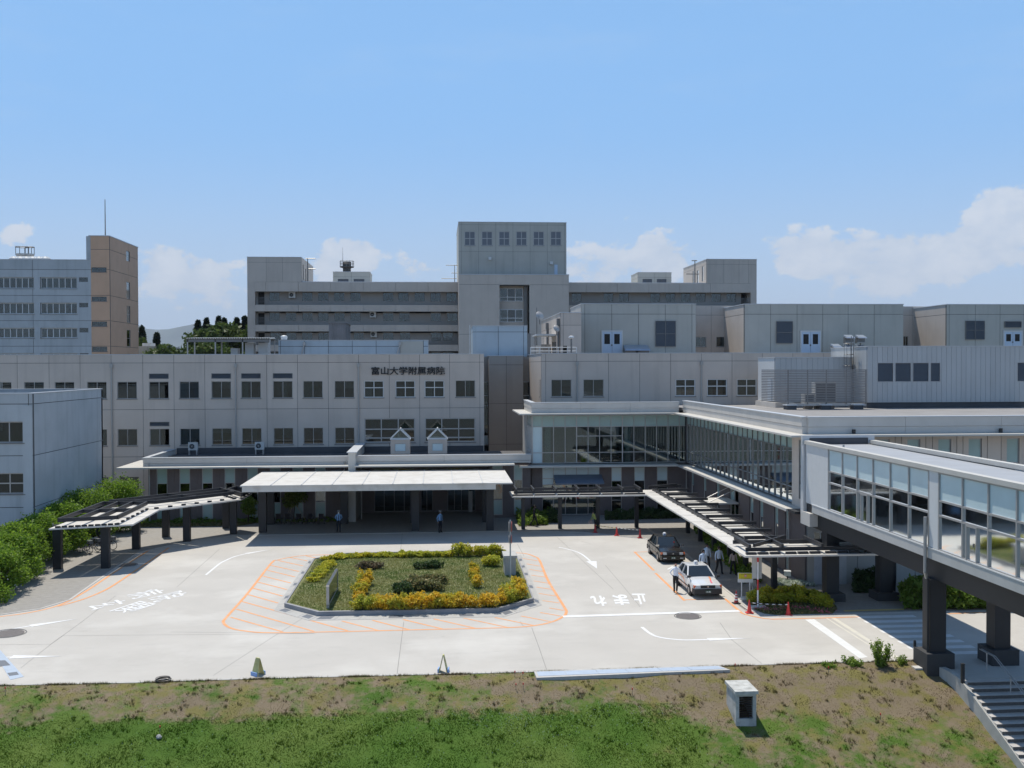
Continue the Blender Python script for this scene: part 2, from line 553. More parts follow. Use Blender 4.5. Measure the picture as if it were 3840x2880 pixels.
def window(parent, fr, s0, s1, z0, z1, cols=2, rows=(1,), glass=None, fm=None, dep=0.07, fw=0.05, sill=True, blind=None, name='window'):
    fm = fm or ALU
    glass = glass or GLASS
    mb = MB()
    d0, d1 = dep, dep + .07
    mb.fbox(fr, s0, s1, z1 - fw, z1, d0, d1)
    mb.fbox(fr, s0, s1, z0, z0 + fw, d0, d1)
    mb.fbox(fr, s0, s0 + fw, z0 + fw, z1 - fw, d0, d1)
    mb.fbox(fr, s1 - fw, s1, z0 + fw, z1 - fw, d0, d1)
    cw = (s1 - s0) / cols
    tot = sum(rows)
    zs, zc = [z1], z1
    for r in rows[:-1]:
        zc -= (z1 - z0) * r / tot
        zs.append(zc)
    zs.append(z0)
    for i in range(1, cols):
        mb.fbox(fr, s0 + cw * i - fw * .45, s0 + cw * i + fw * .45, z0 + fw, z1 - fw, d0 - .012, d1 - .012)
    for z in zs[1:-1]:
        mb.fbox(fr, s0 + fw, s1 - fw, z - fw * .5, z + fw * .5, d0 + .012, d1 + .012)
    w = mb.build(name, fm, parent)
    for i in range(cols):
        for j in range(len(zs) - 1):
            gm = glass
            if isinstance(glass, dict):
                gm = glass.get((i, j), glass.get('*', GLASS))
            a, b = s0 + cw * i + fw * .4, s0 + cw * (i + 1) - fw * .4
            MB().fbox(fr, a, b, zs[j + 1] + fw * .4, zs[j] - fw * .4, dep + .03 + .008 * (i % 2), dep + .042 + .008 * (i % 2)).build('pane', gm, w)
    if sill:
        MB().fbox(fr, s0 - .06, s1 + .06, z0 - .07, z0 - .003, -.06, dep).build('sill', ALUD, w)
    if blind:
        for (fa, fb, za, zb, bm) in blind:
            MB().fbox(fr, s0 + (s1 - s0) * fa, s0 + (s1 - s0) * fb, z0 + (z1 - z0) * za, z0 + (z1 - z0) * zb, dep + .16, dep + .18).build('blind', bm, w)
    return w
def louvre(parent, fr, s0, s1, z0, z1, n=8, fm=None, mm=None, cols=1, split=0):
    mb = MB()
    fw = .05
    fm = fm or ALUD
    for (a, b, c, d) in ((s0, s1, z1 - fw, z1), (s0, s1, z0, z0 + fw), (s0, s0 + fw, z0 + fw, z1 - fw), (s1 - fw, s1, z0 + fw, z1 - fw)):
        mb.fbox(fr, a, b, c, d, -.02, .1)
    cw = (s1 - s0) / cols
    for i in range(1, cols):
        mb.fbox(fr, s0 + cw * i - .035, s0 + cw * i + .035, z0 + fw, z1 - fw, -.015, .1)
    if split:
        zm = z0 + (z1 - z0) * split
        mb.fbox(fr, s0 + fw, s1 - fw, zm - .035, zm + .035, -.01, .1)
    w = mb.build('louvre', fm, parent)
    sm = MB()
    h = (z1 - z0 - 2 * fw) / n
    p = fr.pt
    for i in range(n):
        a, b, z = s0 + fw, s1 - fw, z0 + fw + h * i
        sm.hexa((p(a, z, .02), p(b, z, .02), p(b, z + h * .7, .12), p(a, z + h * .7, .12),
                 p(a, z + h * .18, .02), p(b, z + h * .18, .02), p(b, z + h * .95, .12), p(a, z + h * .95, .12)))
    o = sm.build('blade', mm or LOUV, w)
    MB().fbox(fr, s0 + fw, s1 - fw, z0 + fw, z1 - fw, .13, .15).build('backing', DARK, w)
    return w
def downpipe(parent, fr, s, z0, z1, r=.07):
    mb = MB()
    a, b = fr.pt(s, z0, -.1), fr.pt(s, z1, -.1)
    mb.tube(a, b, r, n=8)
    mb.fbox(fr, s - .13, s + .13, z1, z1 + .35, -.22, .0)
    for k in range(3):
        z = z0 + (z1 - z0) * (k + .5) / 3
        mb.fbox(fr, s - .09, s + .09, z - .03, z + .03, -.16, 0)
    return mb.build('downpipe', PIPE, parent, smooth=False)
BL_OPTS = [None, [(0, .5, 0, 1, BLIND)], [(.5, 1, .55, 1, BLIND)], [(0, 1, .7, 1, BLIND)], [(0, .35, 0, 1, CURT)], None, [(.5, .75, 0, 1, BLIND)]]
# ---------------------------------------------------------------- ground, road, pavements, lawn
def structure(mb, name, mat, parent=None, kind='structure'):
    o = mb.build(name, mat, parent)
    if parent is None:
        o['kind'] = kind
    return o
FAR = M('far_fields', (.15, .15, .14), .9, .15, .01, blotch=(.02, .5, (.10, .12, .07)))
def roadmat():
    m, t = newmat('pale_concrete_road')
    b = nd(t, 'ShaderNodeBsdfPrincipled')
    o = nd(t, 'ShaderNodeOutputMaterial')
    t.links.new(b.outputs[0], o.inputs[0])
    c = mixc(t, ramp(t, noise_fac(t, .35, 6), .3, .7), (.435, .41, .375), (.485, .458, .42))
    c = mixc(t, ramp(t, noise_fac(t, .16, 5, (1, 1, 1), .6), .50, .66), c, (.54, .515, .475))            # bleached patches
    f = ramp(t, noise_fac(t, 1.1, 8, (.35, 1.3, 1), .66), .56, .74)                                      # drag marks and dirt
    n = nd(t, 'ShaderNodeMath', operation='MULTIPLY'); t.links.new(f, n.inputs[0]); n.inputs[1].default_value = .42
    c = mixc(t, n.outputs[0], c, (.34, .325, .305))
    f = ramp(t, noise_fac(t, 2.6, 3, (1, 1, 1), .5), .70, .76)                                           # oil drips
    n = nd(t, 'ShaderNodeMath', operation='MULTIPLY'); t.links.new(f, n.inputs[0]); n.inputs[1].default_value = .35
    c = mixc(t, n.outputs[0], c, (.25, .24, .23))
    c = mixc(t, .16, c, mixc(t, noise_fac(t, 60, 3), (.3, .29, .27), (.6, .58, .54)))
    t.links.new(c, b.inputs['Base Color'])
    b.inputs['Roughness'].default_value = .88
    b.inputs['Specular IOR Level'].default_value = .25
    return m
ROADM = roadmat()
PAVM = M('grey_block_paving', (.28, .265, .245), .85, .10, 3.0, bump=.3, bscale=12)
KERBM = M('kerb_stone', (.45, .435, .41), .8, .08, 4)
SEAL = M('joint_sealant', (.23, .22, .205), .8, .1, 3)
WPAINT = M('white_road_paint', (.68, .68, .67), .6, .05, 3, blotch=(2.5, .35, (.55, .53, .50)))
WPAINT2 = M('white_road_paint_fresh', (.70, .70, .70), .6, .03, 3, blotch=(3.5, .45, (.56, .545, .52)))
WPALE = M('faded_tactile_paint', (.60, .57, .49), .7, .05, 3, blotch=(1.5, .6, (.50, .48, .45)))
OPAINT = M('orange_road_paint', (.70, .315, .13), .65, .06, 3, blotch=(2.0, .5, (.58, .42, .31)))
IRON = M('cast_iron', (.13, .115, .11), .6, .15, 8)
GRATE = M('steel_grating', (.16, .17, .19), .5, .2, 20, metal=.3)
BLUEPL = M('galvanised_cover', (.46, .52, .60), .4, .05, 3, metal=.2, spec=.5)
SOIL = M('brown_soil', (.19, .145, .11), .95, .2, 4)
GRAVEL = M('reddish_gravel', (.30, .24, .22), .95, .2, 8)

structure(MB().box(-9000, 9000, -9000, 26000, -8.0, -7.0), 'ground', FAR)
KERB = [(-900, 2592), (-300, 2578), (0, 2567), (500, 2557), (1000, 2541), (1500, 2529), (2000, 2517), (2720, 2494), (3485, 2472)]
KP = [G(u, v) for u, v in KERB]
KX = [p.x for p in KP]
KY = [p.y for p in KP]
def kerb_y(x):
    return float(np.interp(x, KX, KY))
structure(MB().prism([(-420, KY[0] + .5)] + [(x, y + .3) for x, y in zip(KX, KY)] + [(KX[-1] + 1, 41.9), (420, 41.9), (420, 520), (-420, 520)], -6.9, -.03), 'terrain', FAR)
rp = [(x, y) for x, y in zip(KX, KY)]
XR = KX[-1]
road = structure(MB().prism(rp + [(XR + .2, 41.5), (60, 41.5), (60, 104), (-62, 104), (KX[0] - 20, KY[0]),], -.4, 0.0), 'road', ROADM)
# kerb stones along the lawn
k = MB()
for i in range(len(KP) - 1):
    a, b = KP[i], KP[i + 1]
    k.bar((a.x, a.y - .08, -.08), (b.x, b.y - .08, -.08), .15, .19)
k.build('kerb', KERBM, road)

def gpoly(name, px, mat, z0=0.0, z1=.006, parent=road):
    pts = [G(u, v) for u, v in px]
    return MB().prism([(p.x, p.y) for p in pts], z0 - .05, z1).build(name, mat, parent)
def gline(px, w, mat, name, z=.006, parent=road, closed=False, smooth=True):
    """painted line of w metres along ground pixels; a mitred strip"""
    P = [G(u, v) for u, v in px]
    if smooth and len(P) > 2:
        Q = []
        n = len(P)
        for i in range(n - 1):
            p0, p1, p2, p3 = P[max(i - 1, 0)], P[i], P[i + 1], P[min(i + 2, n - 1)]
            for t in np.linspace(0, 1, 6, endpoint=False):
                Q.append(.5 * ((2 * p1) + (p2 - p0) * t + (2 * p0 - 5 * p1 + 4 * p2 - p3) * t ** 2 + (3 * p1 - p0 - 3 * p2 + p3) * t ** 3))
        Q.append(P[-1])
        P = Q
    mb = MB()
    L, R_ = [], []
    for i, p in enumerate(P):
        a, b = P[max(i - 1, 0)], P[min(i + 1, len(P) - 1)]
        t = (b - a)
        t.z = 0
        t.normalize()
        nrm = Vector((-t.y, t.x, 0)) * (w / 2)
        L.append(p + nrm)
        R_.append(p - nrm)
    n = len(P)
    vs = [(q.x, q.y, z) for q in L] + [(q.x, q.y, z) for q in R_]
    mb.add(vs, [(n + i, n + i + 1, i + 1, i) for i in range(n - 1)])
    return mb.build(name, mat, parent)

# expansion joints
for px in ([(1180, 2290), (1040, 2378), (800, 2533)], [(1514, 2332), (1489, 2528)], [(1994, 2354), (2022, 2430), (2050, 2512)],
           [(2700, 2335), (2745, 2400), (2860, 2492)], [(235, 2384), (1180, 2376)], [(0, 2418), (190, 2416), (235, 2384)],
           [(824, 2058), (664, 2201)], [(434, 2234), (304, 2334), (191, 2416), (78, 2505)], [(1509, 2000), (1500, 2082)],
           [(1940, 2040), (1965, 2085)], [(2180, 2030), (2215, 2040)], [(2270, 2120), (2330, 2190), (2400, 2275)],
           [(2090, 2015), (2300, 2210)], [(640, 2370), (1180, 2376)], [(1950, 2330), (1960, 2345), (1975, 2353)]):
    gline(px, .026, SEAL, 'expansion_joint', .003, smooth=False)
# pavements
pave_l = [(-700, 2320), (0, 2306), (150, 2284), (262, 2250), (390, 2160), (520, 2072), (640, 2045), (760, 2024), (880, 2008), (1200, 2003),
          (1560, 1998), (1975, 1991), (2190, 1996), (2330, 2012), (2420, 2020)]
PL = [G(u, v) for u, v in pave_l]
poly = [(p.x, p.y) for p in PL] + [(PL[-1].x, 93.5), (5.2, 94.5), (-60, 94.5), (-60, PL[0].y)]
pav = structure(MB().prism(poly, -.2, .016), 'pavement', PAVM)
kb = MB()
for i in range(len(PL) - 1):
    kb.bar((PL[i].x, PL[i].y, -.02), (PL[i + 1].x, PL[i + 1].y, -.02), .16, .09)
kb.build('kerb', KERBM, pav)
pave_r = [(2420, 2020), (2560, 2068), (2640, 2136), (2720, 2208), (2778, 2256), (2830, 2296), (2925, 2311), (3060, 2305), (3215, 2300)]
PR = [G(u, v) for u, v in pave_r]
poly = [(p.x, p.y) for p in PR] + [(60, PR[-1].y), (60, 62.0), (22.6, 62.0), (22.6, 90), (PR[0].x, 90)]
pav2 = structure(MB().prism(poly, -.2, .014), 'pavement', PAVM)
kb = MB()
for i in range(len(PR) - 1):
    kb.bar((PR[i].x, PR[i].y, -.02), (PR[i + 1].x, PR[i + 1].y, -.02), .18, .09)
kb.bar((PR[-1].x, PR[-1].y, -.02), (60, PR[-1].y, -.02), .18, .09)
kb.build('kerb', KERBM, pav2)
# yellow tactile strip at the head of the crossing
gline([(3165, 2292), (3410, 2286)], .30, M('yellow_tactile', (.55, .42, .16), .7), 'tactile_strip', .022, pav2)

# orange lines round the planted island
def c2(l): return [(800 + .434 * x, 1900 + .434 * y) for x, y in l]
def c3(l): return [(1600 + .434 * x, 1900 + .434 * y) for x, y in l]
def c1(l): return [(.434 * x, 1900 + .434 * y) for x, y in l]
def c4(l): return [(2300 + .3165 * x, 1850 + .3165 * y) for x, y in l]
def c5(l): return [(2700 + .5605 * x, 1950 + .5605 * y) for x, y in l]
gline(c2([(1130, 415), (830, 420), (680, 435), (560, 460), (500, 490), (300, 745), (115, 955), (88, 1000), (140, 1045), (260, 1073), (500, 1090), (1100, 1080)])
      + c3([(0, 1062), (700, 1045), (950, 1025), (1100, 990), (1185, 945), (1205, 915), (1190, 870), (1050, 640), (975, 465), (930, 430), (850, 405), (740, 398)]),
      .16, OPAINT, 'orange_edge_line')
for l in ([(560, 465), (775, 512)], [(665, 440), (830, 472)], [(800, 425), (920, 450)], [(500, 508), (740, 560)], [(470, 550), (705, 607)], [(430, 600), (670, 660)],
          [(385, 652), (635, 716)], [(340, 703), (598, 773)], [(295, 758), (560, 833)], [(250, 820), (1160, 1072)], [(200, 885), (870, 1078)], [(150, 955), (600, 1082)],
          [(1110, 988), (1420, 1068)], [(1375, 982), (1700, 1065)], [(1640, 975), (1975, 1055)], [(1905, 970), (2260, 1050)]):
    gline(c2(l), .13, OPAINT, 'orange_hatch', .0045)
for l in ([(320, 963), (700, 1043)], [(590, 958), (930, 1028)], [(815, 945), (1080, 995)], [(980, 915), (1160, 945)], [(1060, 875), (1185, 897)],
          [(1000, 812), (1145, 832)], [(970, 750), (1110, 772)], [(950, 695), (1085, 715)], [(925, 642), (1060, 663)], [(905, 592), (1035, 610)],
          [(890, 542), (1005, 562)], [(865, 495), (985, 515)], [(780, 440), (955, 467)]):
    gline(c3(l), .12, OPAINT, 'orange_hatch', .0045)
gline(c1([(1290, 375), (1000, 560), (880, 640), (760, 720), (640, 790), (540, 840), (400, 885), (200, 925), (0, 950), (-300, 985)]), .16, OPAINT, 'orange_edge_line')
gline(c1([(1460, 355), (1250, 500), (1130, 580), (980, 680), (880, 735), (760, 785), (640, 825), (500, 862)]), .16, OPAINT, 'orange_edge_line', .0075)
gline(c4([(400, 692), (262, 697)]), .12, OPAINT, 'orange_bay_line', .006, smooth=False)
gline(c4([(250, 692), (480, 915)]), .16, OPAINT, 'orange_bay_line', .0045, smooth=False)
gline(c4([(500, 945), (845, 1272)]), .16, OPAINT, 'orange_bay_line', .0045, smooth=False)
gline(c4([(840, 1262), (1330, 1250)]), .14, OPAINT, 'orange_bay_line', .006, smooth=False)
gline(c4([(1320, 1248), (1530, 1425), (1640, 1455), (1780, 1482)]) + c5([(350, 664), (700, 656), (930, 648)]), .15, OPAINT, 'orange_edge_line', .0075, smooth=False)
gline(c5([(1530, 628), (2034, 608), (2400, 594)]), .16, OPAINT, 'orange_edge_line')
gline(c3([(800, 213), (1330, 209)]), .10, OPAINT, 'orange_edge_line')

# white lines and arrows
gline(c3([(1178, 951)]) + c4([(1495, 1394)]), .42, WPAINT2, 'stop_line', .010, smooth=False)
gpoly('stop_line', c5([(570, 667), (630, 663), (988, 917), (935, 926)]), WPAINT)
def arrow(line, w, head, hw):
    gline(line, w, WPAINT2, 'arrow_stem', .0055)
    a, b = G(*head[0]), G(*head[1])
    t = (b - a).normalized()
    n = Vector((-t.y, t.x, 0)) * hw
    MB().add([(a.x - n.x, a.y - n.y, .009), (b.x, b.y, .009), (a.x + n.x, a.y + n.y, .009)], [(0, 1, 2)]).build('arrow_head', WPAINT2, road)
arrow([(772, 2156), (800, 2133), (825, 2113), (850, 2100), (881, 2087), (929, 2075)], .15, [(925, 2076), (1024, 2059)], .22)
arrow(c3([(1140, 350), (1230, 370), (1320, 400), (1385, 445), (1425, 482)]), .15, [c3([(1422, 472)])[0], c3([(1472, 536)])[0]], .36)
arrow(c3([(1860, 1040), (1930, 1095), (2020, 1130), (2212, 1152)]) + [(2663, 2398)], .17, [(2655, 2398), (2818, 2393)], .24)
arrow(c1([(-200, 1110), (0, 1075), (275, 1028)]), .14, [c1([(262, 1031)])[0], c1([(685, 967)])[0]], .25)
arrow(c1([(-60, 1302), (50, 1301), (120, 1299)]), .13, [c1([(95, 1300)])[0], c1([(542, 1292)])[0]], .27)
gpoly('arrow_stem', c4([(635, 898), (700, 862), (720, 872), (650, 905)]), WPAINT)
# crossing
for i in range(8):
    y = 52.45 - i * .985
    MB().box(21.92, 25.05, y - .46, y, -.05, .0062).build('crossing_stripe', WPAINT2, road)
gline(c5([(708, 654), (1000, 838), (1150, 925)]), .10, WPALE, 'tactile_guide_line')
gline(c5([(755, 654), (1040, 835), (1200, 930)]), .24, WPALE, 'tactile_guide_line')
# manhole covers
for (u, v, r) in [(475, 2119, .62), (30, 2376, .75), (2579, 2311, .62)]:
    p = G(u, v)
    MB().lathe((p.x, p.y, -.03), [(r, 0), (r, .042)], 24).build('manhole_cover', IRON, road)
    MB().ring((p.x, p.y, .008), r * 1.12, .03, 'z', 28, 4).build('manhole_rim', SEAL, road)

# lettering on the road
def text_mesh(body, size=1.0, extrude=0.0, offset=0.0):
    cu = bpy.data.curves.new('lettering', 'FONT')
    cu.body = body
    cu.size = size
    cu.extrude = extrude
    cu.offset = offset
    cu.resolution_u = 3
    cu.fill_mode = 'BOTH' if extrude else 'FRONT'
    o = bpy.data.objects.new('lettering', cu)
    COL.objects.link(o)
    bpy.context.view_layer.update()
    dg = bpy.context.evaluated_depsgraph_get()
    me = bpy.data.meshes.new_from_object(o.evaluated_get(dg))
    bpy.data.objects.remove(o)
    bpy.data.curves.remove(cu)
    me.materials.clear()
    return me
def verts_np(me):
    a = np.zeros(len(me.vertices) * 3)
    me.vertices.foreach_get('co', a)
    return a.reshape(-1, 3)
def ground_text(chars, name, quad, mat, bold=.006):
    """each character on its own cell; quad = ground points of the cell's left-top, right-top, left-bottom as the reader sees it"""
    for ch, (tl, tr, blp) in zip(chars, quad):
        me = text_mesh(ch, offset=bold)
        a = verts_np(me)
        mn, mx = a.min(0), a.max(0)
        un = (a - mn) / np.maximum(mx - mn, 1e-6)
        tl, tr, b2 = (np.array(G(*q)) for q in (tl, tr, blp))
        P = b2 + un[:, :1] * (tr - tl) + un[:, 1:2] * (tl - b2)
        P[:, 2] = .0085
        me.vertices.foreach_set('co', P.ravel())
        me.materials.append(mat)
        me.update()
        o = bpy.data.objects.new(name, me)
        COL.objects.link(o)
        o.parent = road
        o.location = -OFF[road.name]
def e1(l): return [(300 + .1989 * x, 2180 + .1989 * y) for x, y in l]
ground_text('病院玄関', 'road_lettering', [
    e1([(1490, 120), (1640, 200), (860, 262)]), e1([(1930, 165), (2060, 240), (1270, 330)]),
    e1([(820, 325), (930, 395), (110, 480)]), e1([(1130, 372), (1440, 425), (540, 565)])], WPAINT2)
ground_text('止まれ', 'road_lettering', [
    c3([(1918, 845), (1800, 845), (1885, 752)]), c3([(1760, 850), (1625, 850), (1725, 760)]), c3([(1570, 858), (1435, 858), (1535, 770)])], WPAINT2, .034)

# cover plates: galvanised strip with its kerb beside the lawn, channel grates on the left
tr = G(2001, 2518); bl_ = G(2012, 2549); tr2 = G(2722, 2497); br2 = G(2733, 2509)
strip = thing('drain_cover_strip', 'long pale blue metal cover strip edging the lawn', 'drain cover', (bl_.x, bl_.y, 0))
edge = [G(2001, 2518), G(2690, 2498), G(2738, 2516), G(2012, 2546)]
MB().prism([(p.x, p.y) for p in edge], -.14, .05).build('surround', KERBM, strip)
A, B, C_, D = [edge[0].lerp(edge[2], f) for f in (0, 0, 0, 0)]
cu = [.0, .15, .32, .48, .66, .82, 1.0]
for i in range(6):
    def lp(f, g):
        a = edge[0].lerp(edge[1], f)
        b = edge[3].lerp(edge[2], f)
        q = a.lerp(b, g)
        return (q.x, q.y)
    f0, f1 = .012 + cu[i] * .976 + .001, .012 + cu[i + 1] * .976 - .001
    MB().prism([lp(f0, .22), lp(f1, .22), lp(f1, .8), lp(f0, .8)], .0, .06).build('cover_plate', BLUEPL, strip)
chan = thing('drain_channel', 'drain channel with two dark grates crossing the road end', 'drain channel', tuple(G(40, 2500)))
def chp(l): return [(p.x, p.y) for p in (G(*q) for q in c1(l))]
MB().prism(chp([(-160, 1075), (-60, 1170), (205, 1470), (90, 1497)]), -.1, .012).build('channel', BLUEPL, chan)
MB().prism(chp([(-60, 1335), (45, 1330), (90, 1372), (-15, 1383)]), -.05, .018).build('grate', GRATE, chan)
MB().prism(chp([(62, 1440), (145, 1430), (163, 1453), (82, 1465)]), -.05, .018).build('grate', GRATE, chan)

# ---------------------------------------------------------------- sloping lawn
def lawnmat(name, bladey):
    m, t = newmat(name)
    g = nd(t, 'ShaderNodeNewGeometry')
    sp = nd(t, 'ShaderNodeSeparateXYZ')
    t.links.new(g.outputs['Position'], sp.inputs[0])
    def mth(op, a, b):
        n = nd(t, 'ShaderNodeMath', operation=op)
        for i, v in enumerate((a, b)):
            if isinstance(v, (int, float)): n.inputs[i].default_value = v
            else: t.links.new(v, n.inputs[i])
        return n.outputs[0]
    near_kerb = ramp(t, sp.outputs[1], 40.2, 41.8)
    right = ramp(t, sp.outputs[0], 7.0, 13.0)
    patch = noise_fac(t, .55, 6, (1, 1, 1), .62)
    small = noise_fac(t, 3.0, 4, (1, 1, 1), .6)
    dry = mth('ADD', mth('ADD', mth('MULTIPLY', near_kerb, .27), mth('MULTIPLY', right, .24)), mth('ADD', mth('MULTIPLY', patch, .75), mth('MULTIPLY', small, .28)))
    dryf = ramp(t, dry, .67, .80)
    rnd = g.outputs['Random Per Island']
    green = mixc(t, rnd, (.032, .085, .005), (.078, .16, .012)) if bladey else mixc(t, small, (.045, .095, .014), (.08, .15, .022))
    lush = ramp(t, noise_fac(t, .3, 4), .40, .62)
    green = mixc(t, lush, green, mixc(t, rnd, (.062, .12, .010), (.115, .18, .022)) if bladey else (.10, .15, .03))
    tan = mixc(t, rnd, (.165, .125, .07), (.26, .20, .115)) if bladey else mixc(t, small, (.155, .12, .075), (.225, .18, .125))
    olive = mixc(t, ramp(t, noise_fac(t, 1.3, 5), .45, .6), tan, (.17, .15, .055))
    c = mixc(t, dryf, green, olive)
    d = nd(t, 'ShaderNodeBsdfPrincipled')
    d.inputs['Roughness'].default_value = .7
    d.inputs['Specular IOR Level'].default_value = .05
    t.links.new(c, d.inputs['Base Color'])
    o = nd(t, 'ShaderNodeOutputMaterial')
    if bladey:
        tl = nd(t, 'ShaderNodeBsdfTranslucent')
        t.links.new(c, tl.inputs[0])
        mx = nd(t, 'ShaderNodeMixShader')
        mx.inputs[0].default_value = .3
        t.links.new(d.outputs[0], mx.inputs[1])
        t.links.new(tl.outputs[0], mx.inputs[2])
        t.links.new(mx.outputs[0], o.inputs[0])
    else:
        t.links.new(d.outputs[0], o.inputs[0])
    return m
LAWN = lawnmat('lawn_ground', False)
BLADE = lawnmat('lawn_blades', True)
XSTAIR = 22.05
def lawn_z(x, y):
    d = np.maximum(0, np.interp(x, KX, KY) - .16 - y)
    z = -.005 - .10 * np.minimum(d, 1.0) - .34 * np.maximum(d - 1.0, 0)
    z = z + .05 * np.sin(x * .9 + y * 1.7) * np.minimum(1, d) * .6 + .04 * np.sin(x * 2.3 - y * 3.1) * np.minimum(1, d) * .6
    return z
nx, ny = 150, 44
xs = np.linspace(-42, XSTAIR - .1, nx)
V = []
for x in xs:
    ky = kerb_y(x) - .16
    for j in range(ny):
        y = ky - 17.0 * (j / (ny - 1)) ** 1.2
        V.append((x, y, float(lawn_z(x, y))))
F = [(i * ny + j, i * ny + j + 1, (i + 1) * ny + j + 1, (i + 1) * ny + j) for i in range(nx - 1) for j in range(ny - 1)]
mbl = MB()
mbl.add(V, F)
lawn = mbl.build('lawn', LAWN, smooth=True)
lawn['kind'] = 'structure'

def blade_mesh(name, P, hgt, wid, mat, lean=.5, parts=2):
    """P: n x 3 roots; each tuft = `parts` crossing narrow triangles"""
    n = len(P)
    vs, fs = [], []
    hgt = np.broadcast_to(hgt, (n,))
    k = 0
    allv = np.zeros((n, parts, 3, 3))
    for j in range(parts):
        a = rng.uniform(0, math.pi * 2, n)
        dx, dy = np.cos(a), np.sin(a)
        h = hgt * rng.uniform(.6, 1.2, n)
        l = rng.uniform(-lean, lean, (n, 2)) * h[:, None]
        w = wid * rng.uniform(.7, 1.3, n)
        allv[:, j, 0] = P + np.stack([dx * w, dy * w, np.zeros(n)], 1)
        allv[:, j, 1] = P - np.stack([dx * w, dy * w, np.zeros(n)], 1)
        allv[:, j, 2] = P + np.stack([l[:, 0], l[:, 1], h], 1)
    v = allv.reshape(-1, 3)
    me = bpy.data.meshes.new(name)
    me.vertices.add(len(v))
    me.vertices.foreach_set('co', v.ravel())
    nt_ = n * parts
    me.loops.add(nt_ * 3)
    me.loops.foreach_set('vertex_index', np.arange(nt_ * 3, dtype=np.int32))
    me.polygons.add(nt_)
    me.polygons.foreach_set('loop_start', np.arange(0, nt_ * 3, 3, dtype=np.int32))
    me.polygons.foreach_set('loop_total', np.full(nt_, 3, dtype=np.int32))
    me.materials.append(mat)
    me.update()
    return me
def stuff(name, me, label=None, cat=None, parent=None):
    o = bpy.data.objects.new(name, me)
    COL.objects.link(o)
    if parent:
        o.parent = parent
    o['kind'] = 'stuff'
    if label:
        o['label'] = label
        o['category'] = cat
    return o
n = 210000
x = rng.uniform(-25, XSTAIR - .15, n)
d = rng.uniform(.02, 8.5, n)
# a thinner, shorter sward in the dry strip below the kerb
y = np.interp(x, KX, KY) - .18 - d
clump = np.sin(x * 1.7 + np.sin(y * 2.1) * 1.3) * np.sin(y * 1.9 + np.sin(x * 1.3)) * .5 + .5
hh = .03 + .045 * clump * rng.uniform(.4, 1, n) * np.where(d < 2.3, .5, 1.0)
dryish = (d < 2.6) | (x > 10)
keep = ~dryish | (rng.uniform(0, 1, n) < .4)
x, y, hh = x[keep], y[keep], (hh * np.where(dryish, .75, 1))[keep]
P = np.stack([x, y, lawn_z(x, y) - .005], 1)
stuff('grass', blade_mesh('grass', P, hh, .010, BLADE, .9, 2), 'short mown grass over the sloping lawn', 'grass')
# coarser tufts and weeds standing over the sward
n = 5200
x = rng.uniform(-25, XSTAIR - .2, n)
d = rng.uniform(.05, 8, n) ** 1.0
y = np.interp(x, KX, KY) - .2 - d
cl = np.sin(x * 3.1 + np.sin(y * 4.0)) * np.sin(y * 3.7 + np.sin(x * 2.2))
k_ = cl > .25
x, y = x[k_], y[k_]
rep = 7
X_ = np.repeat(x, rep) + rng.normal(0, .035, len(x) * rep)
Y_ = np.repeat(y, rep) + rng.normal(0, .035, len(x) * rep)
stuff('weeds', blade_mesh('weeds', np.stack([X_, Y_, lawn_z(X_, Y_) - .005], 1), .11, .012, BLADE, .8, 2), 'coarse grass tufts and weeds dotted over the lawn', 'weeds')
# ragged grass along the kerb
n = 9000
x = rng.uniform(-25, XSTAIR - .3, n)
y = np.interp(x, KX, KY) - .15 - rng.uniform(0, .14, n) ** 1.5
k_ = np.sin(x * 2.3) * np.sin(x * .71 + 1) + rng.normal(0, .4, n) > .1
stuff('kerb_grass', blade_mesh('kerb_grass', np.stack([x[k_], y[k_], np.full(k_.sum(), -.01)], 1), .10, .010, BLADE, .8, 2), 'ragged grass fringe growing against the lawn kerb', 'grass')
# white clover heads
CLOV = M('clover_white', (.62, .62, .55), .8)
nc = 900
cx_ = np.concatenate([rng.normal(3.5, 2.6, nc // 2), rng.uniform(-16, 12, nc // 2)])
cd_ = np.concatenate([rng.normal(3.2, .8, nc // 2), rng.uniform(1.8, 6.5, nc // 2)])
cy_ = np.interp(cx_, KX, KY) - np.clip(cd_, .5, 8)
mbc = MB()
for a, b in zip(cx_, cy_):
    z = float(lawn_z(a, b)) + .07
    r = random.uniform(.010, .017)
    mbc.add([(a + r, b, z), (a - r * .5, b + r * .87, z), (a - r * .5, b - r * .87, z), (a, b, z + r * 1.3), (a, b, z - r)],
            [(0, 1, 3), (1, 2, 3), (2, 0, 3), (1, 0, 4), (2, 1, 4), (0, 2, 4)])
o = mbc.build('clover', CLOV)
tag(o, 'scattered white clover heads in the lawn', 'clover', kind='stuff')

# ---------------------------------------------------------------- far mountains
HILL = M('mountain_forest', (.05, .075, .05), .9, .3, .002)
mb = MB()
n = 90
xs = np.linspace(-9000, 9000, n)
vs = []
for i, x in enumerate(xs):
    h = 560 + 260 * math.sin(x * .0011 + 1.0) + 130 * math.sin(x * .0031) + 70 * math.sin(x * .0083 + 2) + 30 * math.sin(x * .021)
    for (f, dy) in ((0, -1800), (.45, -900), (.8, -350), (1, 0), (.5, 900), (0, 2000)):
        vs.append((x, 16500 + dy + 260 * math.sin(x * .002 + dy), h * f * random.uniform(.94, 1.06) - 5))
k = 6
mb.add(vs, [(i * k + j, (i + 1) * k + j, (i + 1) * k + j + 1, i * k + j + 1) for i in range(n - 1) for j in range(k - 1)])
h = mb.build('hills', HILL, smooth=True)
h['kind'] = 'structure'
